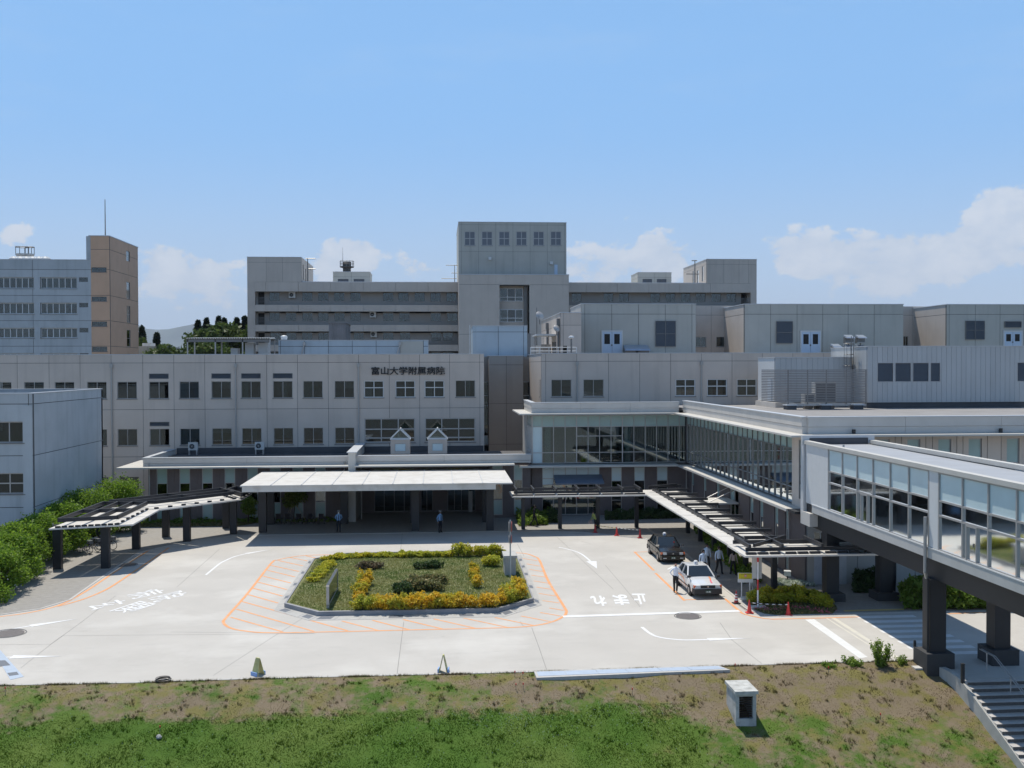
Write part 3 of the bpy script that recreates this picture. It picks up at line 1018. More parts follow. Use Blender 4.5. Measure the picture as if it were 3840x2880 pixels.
# ================================================================= three-storey clinic, left block
def q1(x): return .434 * x
def q2(x): return 900 + .434 * x
f99 = front(99.0)
XE = f99.s(1815)
clinic = thing('hospital_building', 'long three storey beige panelled hospital block carrying the dark rooftop lettering', 'building', ((-52 + XE) / 2, 99, 0))
ZT = 14.4
wt, wb = f99.z(1425.5), f99.z(1488.5)
w2t, w2b = f99.z(1598.5), f99.z(1660)
SJ = [f99.s(u) for u in [q1(v) for v in (-120, 150, 425, 693, 962, 1235, 1503, 1770, 2037)] + [q2(v) for v in (232, 497, 763, 1025, 1290, 1552, 1812, 2072)]]
up = [q1(a) for a in (-165, -70, 210, 473, 752, 1013, 1288, 1550, 1827)] + [q2(a) for a in (10, 285, 545, 817, 1072, 1343, 1595, 1862)]
wid = 170 * .434
holes, spec = [], []
four = {q2(1072), q2(1343), q2(1595)}
louv = {q1(1288), q1(1827), q2(10), q2(285)}
for u in up:
    a, b = f99.s(u), f99.s(u + wid)
    holes.append((a, b, wb, wt))
    spec.append((a, b, wb, wt, 'four' if u in four else 'two'))
    if u in louv:
        c, d = f99.z(1300 + .434 * 268), f99.z(1300 + .434 * 223)
        holes.append((a, b, c, d))
        spec.append((a, b, c, d, 'louv'))
for u in [q1(a) for a in (-70, 210, 473, 752, 1013, 1291, 1553, 1830)] + [q2(a) for a in (14, 288, 547, 818)]:
    a, b = f99.s(u), f99.s(u + wid)
    holes.append((a, b, w2b, w2t))
    spec.append((a, b, w2b, w2t, 'two2'))
    if abs(u - q1(1291)) < 1:
        c, d = f99.z(1300 + .434 * 667), f99.z(1300 + .434 * 630)
        holes.append((a, b, c, d))
        spec.append((a, b, c, d, 'louv'))
for (u0, u1) in ((1072, 1512), (1596, 2034)):
    a, b = f99.s(q2(u0)), f99.s(q2(u1))
    c, d = f99.z(1300 + .434 * 820), f99.z(1300 + .434 * 612)
    holes.append((a, b, c, d))
    spec.append((a, b, c, d, 'big'))
for u in (q1(760), q1(1025)):
    a, b = f99.s(u), f99.s(u + wid)
    c, d = f99.z(1300 + .434 * 1215), f99.z(1300 + .434 * 1090)
    holes.append((a, b, c, d))
    spec.append((a, b, c, d, 'two2'))
wall(clinic, f99, -52, XE, 0, ZT, SJ, [13.65, 9.25, 4.8], holes, BEIGE)
shell(clinic, -52, XE, 99, 113, 0, ZT, BEIGE, skip=('f',), para=.6, innerd=1.6)
for i, (a, b, c, d, kind) in enumerate(spec):
    if kind == 'two':
        window(clinic, f99, a, b, c, d, 2, (1,), blind=BL_OPTS[i % 7])
    elif kind == 'two2':
        window(clinic, f99, a, b, c, d, 2, (1,), blind=[(0, 1, 0, 1, CURT)] if 19 < i < 25 else BL_OPTS[(i * 3) % 7])
    elif kind == 'four':
        window(clinic, f99, a, b, c, d, 2, (.42, .58), fm=WHITEM, fw=.08, blind=[(.0, .4, .0, .6, BLIND)] if i % 2 else None)
    elif kind == 'big':
        window(clinic, f99, a, b, c, d, 3, (.45, .36, .19), fm=ALU, fw=.10, blind=[(0, 1, .58, 1, M('shade_cloth', (.30, .30, .28), .8))])
    else:
        louvre(clinic, f99, a, b, c, d, 6)
for u in (q1(965), q1(2037), q2(1023)):
    downpipe(clinic, f99, f99.s(u) + .02, .3, 13.2)
MB().box(XE - .6, XE, 98.9, 98.997, 5.0, 5.25).build('ledge', EAVE, clinic)
# lettering
me = text_mesh('富山大学附属病院', 1.0, .05, .018)
a = verts_np(me)
mn, mx = a.min(0), a.max(0)
s0, s1, z0, z1 = f99.rect(q2(1135), 1300 + .434 * 173, q2(1770), 1300 + .434 * 243)
un = (a - mn) / (mx - mn)
P = np.stack([s0 + un[:, 0] * (s1 - s0), 98.93 - .0 + (un[:, 2] - .5) * -.1, z0 + un[:, 1] * (z1 - z0)], 1) - np.array(OFF[clinic.name])
me.vertices.foreach_set('co', P.ravel())
me.materials.append(M('dark_letter_metal', (.02, .02, .022), .45))
me.update()
o = bpy.data.objects.new('sign_lettering', me)
COL.objects.link(o)
o.parent = clinic

# ================================================================= stair recess and right block
f111 = front(111.0)
XR0 = f99.s(2030)
stair = thing('stair_link', 'recessed taupe stair tower with dark glass slots between two beige blocks', 'building', ((XE + XR0) / 2, 111, 0))
a, b = f111.s(1833), f111.s(1962)
wall(stair, f111, a, b, 0, ZT - .05, [f111.s(1899)], [13.4, 9.2, 4.8], [], TAUPE)
MB().box(a, b, 111.31, 118, 0, ZT - .4).build('core', TAUPE, stair)
MB().box(a - .05, b + .05, 110.95, 118, ZT - .047, ZT + .03).build('parapet_cap', CAP, stair)
for (u0, u1) in ((1815, 1833), (1962, 1992)):
    a, b = f111.s(u0), f111.s(u1)
    MB().box(a, b, 112.4, 112.7, 11.6, ZT - .1).build('upper_panel', TAUPE, stair)
    w = MB()
    for z in (0.1, 4.6, 5.6, 8.9, 10.0, 11.5):
        w.box(a, b, 112.3, 112.42, z, z + .08)
    w = w.build('slot_window', ALU, stair)
    for z0, z1 in ((.2, 4.6), (4.7, 5.6), (5.7, 8.9), (9.0, 10.0), (10.1, 11.5)):
        MB().box(a, b, 112.34, 112.37, z0, z1).build('pane', TEALP if z0 == 4.7 else GLASS, w)
    MB().box(a, b, 113.0, 113.2, 0, 11.6).build('inner_wall', INTER, stair)
rblock = thing('hospital_building', 'three storey beige block with two downpipes above the glazed hall', 'building', (XR0 + 20, 99, 0))
XRE = f99.s(3420)
wins = [(2067, 2143, 'two'), (2187.5, 2263.5, 'cur'), (2533, 2608, 'four'), (2652, 2727, 'four'), (2763, 2838, 'fourb')]
holes = []
rt, rb = f99.z(1424), f99.z(1489)
for u0, u1, k_ in wins:
    holes.append((f99.s(u0), f99.s(u1), rb, rt))
lf = leftf(XR0)
hl = [(99.9, 100.6, rb, rt)]
wall(rblock, f99, XR0, XRE, 0, ZT + .05, [f99.s(u) for u in (2046.5, 2163, 2281.7, 2399, 2514.8, 2630, 2745, 2859, 2973, 3087)], [13.7, 9.3, 4.8], holes, BEIGE)
wall(rblock, lf, 99.0 + .3, 112.5, 0, ZT + .05, [], [13.7, 9.3, 4.8], hl, BEIGE)
shell(rblock, XR0, XRE, 99, 125, 0, ZT + .05, BEIGE, skip=('f', 'l'), para=.6, innerd=1.8)
window(rblock, lf, *hl[0], 1, (1,))
for (u0, u1, k_), h in zip(wins, holes):
    if k_ == 'two': window(rblock, f99, *h, 2, (1,), blind=[(0, .5, 0, 1, CURT), (.5, 1, .6, 1, BLIND)])
    elif k_ == 'cur': window(rblock, f99, *h, 2, (1,), blind=[(0, 1, 0, 1, CURT)])
    elif k_ == 'four': window(rblock, f99, *h, 2, (.42, .58), fm=WHITEM, fw=.09, blind=[(0, .3, 0, .58, BLIND)])
    else: window(rblock, f99, *h, 2, (.42, .58), fm=WHITEM, fw=.09, blind=[(0, 1, 0, 1, BLIND)])
for u in (2164, 2630):
    downpipe(rblock, f99, f99.s(u), 9.6, 13.3)

# ================================================================= single-storey entrance wing
f89 = front(89.0)
low = thing('entrance_building', 'single storey brown walled entrance wing with pale fascia and eaves', 'building', (-15, 89, 0))
XL0 = f89.s(533)
XD0, XD1 = f89.s(1308), f89.s(1335)
XL1 = f89.s(1990)
ZP = 5.5
# parapet fascias with panel joints, eaves, roof
def fascia(parent, fr, s0, s1, z0, z1, zs, step, mat=CREAMW, d=.35):
    n = max(1, round((s1 - s0) / step))
    for i in range(n):
        a, b = s0 + (s1 - s0) * i / n, s0 + (s1 - s0) * (i + 1) / n
        for (c, e) in ((z0, zs - .012), (zs + .012, z1)):
            mb = MB()
            mb.fbox(fr, a + .008, b - .008, c, e, 0 if c > z0 else .03, d)
            mb.build('fascia_panel', mat, parent)
    MB().fbox(fr, s0 - .05, s1 + .05, z1 + .003, z1 + .06, -.05, d + .05).build('fascia_cap', CAP, parent)
fascia(low, f89, XL0, XD0, 4.83, ZP, 5.05, 7)
fascia(low, front(88.7), XD1, XL1, 4.86, ZP + .05, 5.08, 8)
fascia(low, leftf(XL0), 89.4, 98.5, 4.83, ZP, 5.05, 5)
MB().box(XL0 - 1.9, XD0 + .05, 87.9, 98.5, 4.70, 4.82).build('eave', EAVE, low)
MB().box(XD1 - .05, f89.s(1925), 87.5, 89.6, 4.73, 4.85).build('eave', EAVE, low)
MB().box(XL0 + .4, XD0, 89.4, 98.98, 4.85, 5.05).build('roof', ROOFD, low)
MB().box(XD1, XL1, 89.4, 98.98, 4.87, 5.06).build('roof', ROOFD, low)
MB().box(XL0 + .4, XD0, 98.75, 98.985, 5.06, 5.6).build('roof_upstand', ROOFD, low)
MB().box(XD1, XE - .1, 98.75, 98.985, 5.07, 5.6).build('roof_upstand', ROOFD, low)
MB().box(XD0, XD1, 88.0, 98.7, 0, 5.9).build('divider_wall', EAVE, low)
MB().box(XD0 - .12, XD1 + .12, 87.9, 98.7, 5.903, 5.98).build('divider_cap', CAP, low)
# brown wall with full-height window strips
holes = []
LW = [q1(a) for a in (1335, 1533, 1730, 1925, 2123)] + [q2(a) for a in (247, 443, 638)]
for u in LW:
    s = f89.s(u)
    holes.append((s, s + 91 * .434 * 89 / 3850, .25, 4.62))
fw_ = front(89.35)
wall(low, fw_, XL0 + .35, XD0, 0, 4.7, [h[1] + .6 for h in holes], [], holes, BROWN, jm=BROWN, thick=.3, gap=.02)
MB().box(XL0 + .35, XL0 + .65, 89.7, 98.9, 0, 4.7).build('side_wall', BROWN, low)
for h in holes:
    window(low, fw_, h[0], h[1], h[2], h[3], 1, (.30, .40, .30), glass={(0, 0): TEAL, (0, 1): GLASS, (0, 2): TEAL}, fm=ALU, fw=.07, sill=False)
MB().box(XL0 + .7, XD0, 91.2, 91.4, 0, 4.6).build('inner_wall', INTER, low)
# entrance front under the canopy
f93 = front(93.6)
XA, XB = XD1, f93.s(1862)
dh = []
for (u0, u1) in ((q2(1155), q2(1500)), (q2(1558), q2(1662)), (q2(1788), q2(2032))):
    a, b = f93.s(u0), f93.s(u1)
    dh.append((a, b, .05, 4.0))
wall(low, f93, XA, XB, 0, 4.86, [], [], dh, BROWN, jm=BROWN, thick=.3)
for (a, b, c, d), n in zip(dh, (4, 2, 4)):
    window(low, f93, a, b, c, d, n, (.16, .84), fm=ALUD, fw=.06, sill=False, name='sliding_door')
MB().box(XA, XB, 98.0, 98.2, 0, 4.8).build('inner_wall', INTER, low)
MB().box(XA, XB, 93.95, 98.0, 4.3, 4.5).build('ceiling', INTERL, low)
MB().box(XA, XB, 89.6, 93.6, 4.45, 4.6).build('porch_soffit', INTERL, low)
p = f93.s(q2(1970))
MB().box(p, p + .35, 93.1, 93.2, .0, 1.9).build('door_notice', M('notice_white', (.5, .5, .48)), low)
# brown bay right of the entrance
fb = front(89.3)
s0, s1 = f89.s(1838), f89.s(1990)
hb = [(f89.s(q2(2181)), f89.s(q2(2270)), .25, 4.6), (f89.s(1927), f89.s(1960), .25, 4.6)]
wall(low, fb, s0, s1, 0, 4.72, [], [], hb, BROWN, jm=BROWN)
for h in hb:
    window(low, fb, *h, 1, (.30, .40, .30), glass={(0, 0): TEAL, (0, 1): GLASS, (0, 2): TEAL}, fw=.06, sill=False)
MB().box(s0, s0 + .3, 89.65, 93.5, 0, 4.72).build('side_wall', BROWN, low)
MB().box(s0 + .3, s1, 91, 91.2, 0, 4.7).build('inner_wall', INTER, low)
for u in (q1(1285), q2(898), q2(1045)):
    MB().tube((f89.s(u), 88.95, .1), (f89.s(u), 88.95, 5.1), .05).build('downpipe', PIPE, low)
# small vent stubs on the fascia
# two pyramid skylights on the roof
for i, u in enumerate((1500, 1640)):
    fS = front(92.2)
    x = fS.s(u)
    zb = 5.06
    sk = thing('roof_skylight', ['grey rooftop lantern with glass gable, the one nearer the white divider wall', 'grey rooftop lantern with glass gable, the one farther from the white divider wall'][i], 'skylight', (x, 93, zb))
    r = .86
    MB().box(x - r + .03, x + r - .03, 92.23, 93.9, zb, zb + .35).build('base', ROOFD, sk)
    mb = MB()
    fk = front(92.2)
    grid_faces(mb, fk, x - r, x + r, zb + .35, zb + 1.62, [(x - .48, x + .48, zb + .6, zb + 1.28)], 0, .1)
    mb.box(x - r, x - r + .1, 92.3, 93.93, zb + .35, zb + 1.62)
    mb.box(x + r - .1, x + r, 92.3, 93.93, zb + .35, zb + 1.62)
    mb.box(x - r + .1, x + r - .1, 93.83, 93.93, zb + .35, zb + 1.62)
    mb.build('body', BEIGE, sk)
    MB().box(x - .46, x + .46, 92.25, 92.27, zb + .62, zb + 1.26).build('pane', TEALP, sk)
    MB().box(x - r - .05, x + r + .05, 92.12, 93.98, zb + 1.623, zb + 1.70).build('rim', CAP, sk)
    gz = zb + 1.70
    g = MB()
    for yy in (92.2, 93.85):
        g.bar((x - r, yy, gz + .03), (x + .02, yy, gz + .9), .09, .09)
        g.bar((x + r, yy, gz + .03), (x - .02, yy, gz + .9), .09, .09)
        g.bar((x - r, yy, gz + .04), (x + r, yy, gz + .04), .08, .08)
    g.bar((x, 92.2, gz + .9), (x, 93.85, gz + .9), .09, .09)
    g.build('gable_frame', WHITEM, sk)
    GABL = TEALP
    g = MB()
    g.add([(x - r + .06, 92.22, gz + .05), (x + r - .06, 92.22, gz + .05), (x, 92.22, gz + .86)], [(0, 1, 2)])
    g.add([(x - r + .06, 93.83, gz + .05), (x + r - .06, 93.83, gz + .05), (x, 93.83, gz + .86)], [(2, 1, 0)])
    g.quad((x - r + .03, 92.25, gz + .05), (x, 92.25, gz + .87), (x, 93.8, gz + .87), (x - r + .03, 93.8, gz + .05))
    g.quad((x + r - .03, 93.8, gz + .05), (x, 93.8, gz + .87), (x, 92.25, gz + .87), (x + r - .03, 92.25, gz + .05))
    g.build('pane', GLASSW, sk)
# air-conditioning units
def aircon(loc, label, group=None, rz=0, stand=.35, w=.8, h=.62, dpt=.32):
    t = thing('aircon_unit', label, 'air conditioner', loc, rz, group, local=True)
    MB().box(-w / 2, w / 2, -dpt / 2, dpt / 2, stand, stand + h).build('casing', ACM, t)
    fb_ = MB()
    fb_.ring((-.1 * w, -dpt / 2 - .012, stand + h / 2), h * .36, .018, 'y', 18, 4)
    for k_ in range(4):
        a = k_ * math.pi / 4
        c, s_ = math.cos(a) * h * .36, math.sin(a) * h * .36
        fb_.bar((-.1 * w - c, -dpt / 2 - .012, stand + h / 2 - s_), (-.1 * w + c, -dpt / 2 - .012, stand + h / 2 + s_), .012, .012)
    fb_.build('fan_guard', WHITEM, t)
    m_ = MB()
    m_.lathe((0, 0, 0), [(h * .34, -.006), (h * .34, .006)], 18)
    m_.v = [(-.1 * w + p[0], -dpt / 2 - p[2] - .001, stand + h / 2 + p[1]) for p in m_.v]
    m_.build('fan_opening', DARK, t)
    for sx in (-1, 1):
        MB().box(sx * w * .4 - .04, sx * w * .4 + .04, -dpt / 2 - .05, dpt / 2 + .05, 0, stand - .002).build('foot', ALU, t)
    return t
for u, lb in ((q1(1745), 'grey aircon unit on low dark roof by the roof end'), (q2(215), 'grey aircon unit on low dark roof between two windows'),):
    p = G(u, 1300 + .434 * 908, 5.06)
    aircon((p.x, 97.5, 5.056), lb, rz=0, stand=.45, w=.85, h=.72)

# ================================================================= entrance canopy
can = thing('entrance_canopy', 'wide flat white entrance canopy on dark steel columns', 'canopy', (-4.5, 84, 0))
zc = 4.31
xl, xr, yf, yb = G(900, 1821, zc).x, G(1924, 1812, zc).x, G(1400, 1816, zc).y, min(88.5, G(1400, 1765, zc).y)
n = 9
for i in range(n):
    a, b = xl + (xr - xl) * i / n, xl + (xr - xl) * (i + 1) / n
    a2, b2 = a, b
    MB().hexa(((a + .01, yf, zc - .10), (b - .01, yf, zc - .10), (b - .01, yb, zc - .05), (a + .01, yb, zc - .05),
               (a + .01, yf, zc), (b - .01, yf, zc), (b - .01, yb, zc + .05), (a + .01, yb, zc + .05))).build('roof_panel', CANW, can)
    if i:
        MB().bar((a, yf + .05, zc + .012), (a, yb - .05, zc + .062), .06, .05).build('roof_rib', CAP, can)
f79 = MB()
f79.box(xl + .15, xr - 1.3, yf + .06, yf + .2, zc - .50, zc - .103)
f79.box(xl + .15, xr - 1.3, yb - .2, yb - .06, zc - .45, zc - .06)
f79.box(xl + .15, xl + .3, yf + .2, yb - .2, zc - .48, zc - .11)
f79.box(xr - 1.45, xr - 1.3, yf + .2, yb - .2, zc - .48, zc - .11)
f79.build('fascia', CANW, can)
MB().box(xl + .3, xr - 1.45, yf + .2, yb - .2, zc - .42, zc - .36).build('soffit', M('canopy_soffit', (.45, .43, .40), .6), can)
for (u, v) in ((984, 1998), (1558, 1992), (1838, 1990), (1013, 1968), (1290, 1966), (1552, 1962), (1822, 1960)):
    p = G(u, v)
    MB().box(p.x - .3, p.x + .3, p.y, p.y + .5, 0.01, zc - .43).build('column', STEEL, can)

# ================================================================= glazed covered walk on the left
wk = thing('covered_walkway', 'dark steel framed covered walkway bending past the hedge', 'walkway canopy', (-21, 74, 0))
ZW = 3.0
def gxy(u, v, z=ZW): return tuple(G(u, v, z))[:2]
A1, A2, A3, B2, C2_ = gxy(180, 1983), gxy(499, 1966), gxy(599.6, 1910.5), gxy(906, 1872), gxy(947, 1849)
A4, B3 = gxy(372, 1877, ZW + .62), gxy(850, 1824, ZW + .62)
C3_ = (B3[0] + .4, B3[1] + 1.8)
def bil(q, f, g):
    a = (q[0][0] + (q[1][0] - q[0][0]) * f, q[0][1] + (q[1][1] - q[0][1]) * f)
    b = (q[3][0] + (q[2][0] - q[3][0]) * f, q[3][1] + (q[2][1] - q[3][1]) * f)
    return (a[0] + (b[0] - a[0]) * g, a[1] + (b[1] - a[1]) * g)
def roofgrid(par, q, nf, ng, zw, zb, mat=CANW, bh=.34, fa=.06, fb=.94, ga=.03, gb=.97):
    for i in range(nf):
        for j in range(ng):
            e = .012
            MB().prism([bil(q, (i + e) / nf, (j + e) / ng), bil(q, (i + 1 - e) / nf, (j + e) / ng), bil(q, (i + 1 - e) / nf, (j + 1 - e) / ng), bil(q, (i + e) / nf, (j + 1 - e) / ng)],
                       zw - .10, zw).build('roof_sheet', mat, par)
    for i in range(nf + 1):
        f = fa + (fb - fa) * i / nf
        a, b = bil(q, f, ga), bil(q, f, gb)
        MB().bar((a[0], a[1], zb), (b[0], b[1], zb), .12, bh).build('beam', STEEL, par)
    for j in range(ng + 1):
        g = ga + (gb - ga) * j / ng
        a, b = bil(q, fa, g), bil(q, fb, g)
        MB().bar((a[0], a[1], zb - .004), (b[0], b[1], zb - .004), .12, bh - .012).build('beam', STEEL, par)
    # hanger brackets that carry the sheets under the beams
    for i in range(nf * 3 + 1):
        p = bil(q, fa + (fb - fa) * i / (nf * 3), ga - .01)
        MB().bar((p[0] - .15, p[1], zw + .06), (p[0] + .15, p[1], zw + .06), .16, .10).build('bracket', STEEL, par)
    for j in range(ng * 3 + 1):
        p = bil(q, fb, ga + (gb - ga) * j / (ng * 3))
        MB().bar((p[0], p[1] - .15, zw + .06), (p[0], p[1] + .15, zw + .06), .16, .10).build('bracket', STEEL, par)
roofgrid(wk, (A1, A2, A3, A4), 3, 2, ZW, ZW + .48, bh=.26, fa=.10, fb=.80)
roofgrid(wk, (A3, B2, B3, A4), 2, 2, ZW, ZW + .48, bh=.26, ga=.16)
roofgrid(wk, (B2, C2_, C3_, B3), 1, 1, ZW, ZW + .30)
# the inner edge strip of plain white sheet
for (u, v) in ((213, 2136), (393, 2133), (508, 2062), (620, 2016), (699, 2033), (846, 1983), (874, 2004), (372, 2040)):
    p = G(u, v)
    MB().box(p.x - .26, p.x + .26, p.y, p.y + .42, .01, ZW - .103).build('column', STEEL, wk)
p = G(196, 2128)
MB().tube((p.x, p.y + .2, .02), (p.x, p.y + .2, ZW - .1), .045).build('downpipe', ALU, wk)
# ================================================================= glazed two-storey hall and side wing
hall = thing('glazed_hall', 'two storey hall and wing with tall glass upper floor over brown ground floor', 'building', (20, 90, 0))
YG, XG = 90.0, 22.1                   # glass planes: facing the forecourt / facing the walkway
fg, lg = front(YG), leftf(XG)
XH0 = fg.s(1995)                      # left corner of the glass
YW1, YF = 62.4, 60.2                  # end of the wing's glass, its front wall
XEND = 52.0
ZE, ZPT = 9.0, 10.0
# parapets
fascia(hall, front(89.6), XH0 - .1, XG - .75, 9.12, ZPT, 9.52, 4.2)
fascia(hall, leftf(XH0 - .1), 90.0, 97.5, 9.12, ZPT, 9.52, 3.6)
fascia(hall, leftf(XG - .35), YF - .2, 89.9, 9.12, ZPT + .1, 9.55, 6.5)
fascia(hall, front(YF - .4), XG - .02, XEND, 9.12, ZPT + .1, 9.55, 6.5)
# roofs and eaves
MB().box(XH0 + .3, XG - .4, 90.0, 98.97, 9.25, 9.5).build('roof', ROOFD, hall)
MB().box(XG + .02, XEND, YF, 98.97, 9.25, 9.45).build('roof', ROOFG, hall)
MB().box(XH0 - 1.2, XG - .9, 88.6, 97.5, 9.0, 9.115).build('eave', EAVE, hall)
MB().box(XG - 1.4, XG + .6, YF - 1.4, 88.55, 9.0, 9.112).build('eave', EAVE, hall)
MB().box(XG + .62, XEND, YF - 1.4, YF + .3, 9.0, 9.112).build('eave', EAVE, hall)
# ledges under the glass
MB().box(XH0 - 1.2, XG - .95, 88.7, 97.2, 4.40, 4.56).build('ledge', EAVE, hall)
MB().box(XG - 1.1, XG + .1, YF + .4, 88.65, 4.40, 4.56).build('ledge', EAVE, hall)
MB().box(XG - 1.0, XG + .2, YF - .9, YF + .38, 4.40, 4.56).build('ledge', GIRDER, hall)
# floor slab, ceiling, back wall and columns inside
MB().box(XH0 + .1, XEND - .4, YG + .35, 98.7, 4.2, 4.58).build('floor_slab', FLOORI, hall)
MB().box(XG + .3, XEND - .4, YF + .4, YG + .3, 4.2, 4.58).build('floor_slab', FLOORI, hall)
MB().box(XH0 + .1, XG, YG + .35, 98.7, 8.55, 8.7).build('ceiling', INTERL, hall)
MB().box(XG + .3, XEND - .4, YF + .4, 98.7, 8.55, 8.7).build('ceiling', INTERL, hall)
MB().box(XH0 + .2, XG + .2, 97.6, 97.8, 4.6, 8.5).build('inner_wall', INTERL, hall)
MB().box(XG + 6.5, XG + 6.7, YF + .5, 97.4, 4.6, 8.5).build('inner_wall', INTERL, hall)
for y in (66, 72, 78, 84):
    MB().box(XG + 1.0, XG + 1.5, y, y + .5, 4.6, 8.5).build('inner_column', CREAMW, hall)
for x in (XH0 + 1.2, XH0 + 8.4):
    MB().box(x, x + .55, YG + 1.0, YG + 1.5, 4.6, 8.5).build('inner_column', TEALP, hall)
MB().box(XH0 + 4.6, XH0 + 5.0, YG + 1.2, YG + 6.0, 4.6, 8.5).build('inner_wall', INTER, hall)
for i in range(4):
    MB().box(XH0 + 5.4 + i * 1.1, XH0 + 6.0 + i * 1.1, YG + 2.0, YG + 2.6, 4.6, 5.05).build('seat', DARK, hall)
for y in (68, 74, 80, 86):
    MB().box(XG + 2.6, XG + 3.2, y, y + 1.8, 4.6, 5.1).build('seat', DARK, hall)
# glass fields: mullions, transoms, panes
def glazing(parent, fr, S, Z, panemat, fm=ALU, fw=.055, dep=.0, name='curtain_wall', fat=()):
    mb = MB()
    for i, s in enumerate(S):
        w_ = fw * (1.6 if i in fat else 1)
        mb.fbox(fr, s - w_ / 2, s + w_ / 2, Z[0], Z[-1], dep - .05, dep + .08)
    for z in Z:
        mb.fbox(fr, S[0], S[-1], z - fw / 2, z + fw / 2, dep - .045, dep + .075)
    o = mb.build(name, fm, parent)
    for i in range(len(S) - 1):
        for j in range(len(Z) - 1):
            m_ = panemat(i, j)
            if m_ is None:
                continue
            MB().fbox(fr, S[i] + fw * .4, S[i + 1] - fw * .4, Z[j] + fw * .4, Z[j + 1] - fw * .4, dep + .02, dep + .035).build('pane', m_, o)
    return o
zg0, zg1, zgt, zgl = 4.68, 8.88, fg.z(1480 + .2984 * 398, 2300), fg.z(1480 + .2984 * 722, 2300)
S = [fg.s(1960 + .2984 * x, 1650) for x in (122, 244, 388, 533, 677, 822, 966, 1110, 1253, 1397, 1540, 1683, 1825, 1968, 2058)]
glazing(hall, fg, S, [zg0, zgl, zgt, zg1], lambda i, j: TEAL if j == 2 else (TEALP if i == 0 else GLASSW), fat=(0, 4, 8))
# extra transom over the middle four bays
zz = fg.z(1480 + .2984 * 520, 2200)
MB().fbox(fg, S[4], S[8], zz - .03, zz + .03, -.05, .08).build('transom', ALU, hall)
MB().box(S[-1] + .03, XG - .12, YG - .02, YG + .2, 4.57, 8.98).build('corner_post', GIRDER, hall)
MB().box(XG - .1, XG + .18, YG - .25, YG + .22, 4.57, 8.98).build('corner_post', GIRDER, hall)
fl = leftf(XH0 - .02)
glazing(hall, fl, [YG + .15, YG + 1.5, YG + 2.9, YG + 4.3], [zg0, zgl, zgt, zg1], lambda i, j: TEAL if j == 2 else GLASSW)
MB().box(XH0 - .1, XH0 + .2, YG + 4.36, 98.9, 4.57, 8.98).build('side_wall', EAVE, hall)
Ys = list(np.linspace(YW1, YG - .28, 24))
zh = 5.62
glazing(hall, lg, Ys, [zg0, zh, 8.05, zg1], lambda i, j: TEAL if j == 2 else GLASSW, fw=.05, fm=ALUD)
# wing pier, strip glass by the bridge, front wall
MB().box(XG - .12, XG + .35, YF, YW1 - .05, 4.57, 8.98).build('corner_pier', BEIGE, hall)
fF = front(YF)
hw = []
for u0, u1 in ((2998, 3018), (3286, 3336), (3402, 3451), (3518, 3567), (3632, 3682), (3775, 3823), (3900, 3950)):
    hw.append((fF.s(u0, 1680), fF.s(u1, 1680), 5.2, 8.75))
wall(hall, fF, XG + .36, XEND, 4.57, 8.98, [h[0] - .35 for h in hw[1:]] + [h[1] + .35 for h in hw[1:]], [], hw, BEIGE, thick=.3)
for h in hw:
    window(hall, fF, *h, 1, (.42, .34, .24), glass={(0, 0): TEAL, (0, 1): GLASS, (0, 2): TEALP}, fw=.06, sill=False)
MB().box(XEND - .3, XEND, YF + .3, 98.9, 0, 9.2).build('side_wall', BEIGE, hall)
# ground floor, forecourt side
hg = [(fg.s(1960 + .2984 * a, 1850), fg.s(1960 + .2984 * b, 1850), .15, 4.25) for a, b in ((1118, 1250), (1405, 1540), (1690, 1828))]
ent = (fg.s(1960 + .2984 * 250, 1850), fg.s(1960 + .2984 * 968, 1850), .05, 4.3)
fg2 = front(YG + .12)
wall(hall, fg2, XH0 - .05, XG + .1, 0, 4.4, [], [], hg + [ent], BROWN, jm=BROWN)
for i, h in enumerate(hg):
    window(hall, fg2, *h, 1, (.30, .42, .28), glass={(0, 0): TEALP, (0, 1): GLASS, (0, 2): GLASS}, fw=.06, sill=False)
cw = [ent[0], fg.s(1960 + .2984 * 390, 1850)] + [fg.s(1960 + .2984 * x, 1850) for x in (540, 680, 825, 968)]
glazing(hall, fg2, cw, [.1, 2.75, 3.3, 4.28], lambda i, j: TEALP if j == 2 or (j == 1 and i == 0) else (GLASSW if j == 0 else GLASS), name='entrance_glazing', dep=.06)
ax0, ax1 = cw[1], cw[-1] + .15
MB().hexa(((ax0, 88.4, 2.95), (ax1, 88.4, 2.95), (ax1, YG + .05, 3.5), (ax0, YG + .05, 3.5), (ax0, 88.4, 3.08), (ax1, 88.4, 3.08), (ax1, YG + .05, 3.63), (ax0, YG + .05, 3.63))).build('door_awning', M('slate_awning', (.13, .165, .22), .4), hall)
MB().box(XH0 + .3, XG + 6, 96.5, 96.7, 0, 4.1).build('inner_wall', INTERL, hall)
MB().box(XH0 + .2, XG + 6, YG + .5, 96.5, .005, .02).build('hall_floor', FLOORI, hall)
for (u, z) in ((2125, 2.0), (2248, 2.0)):
    pass
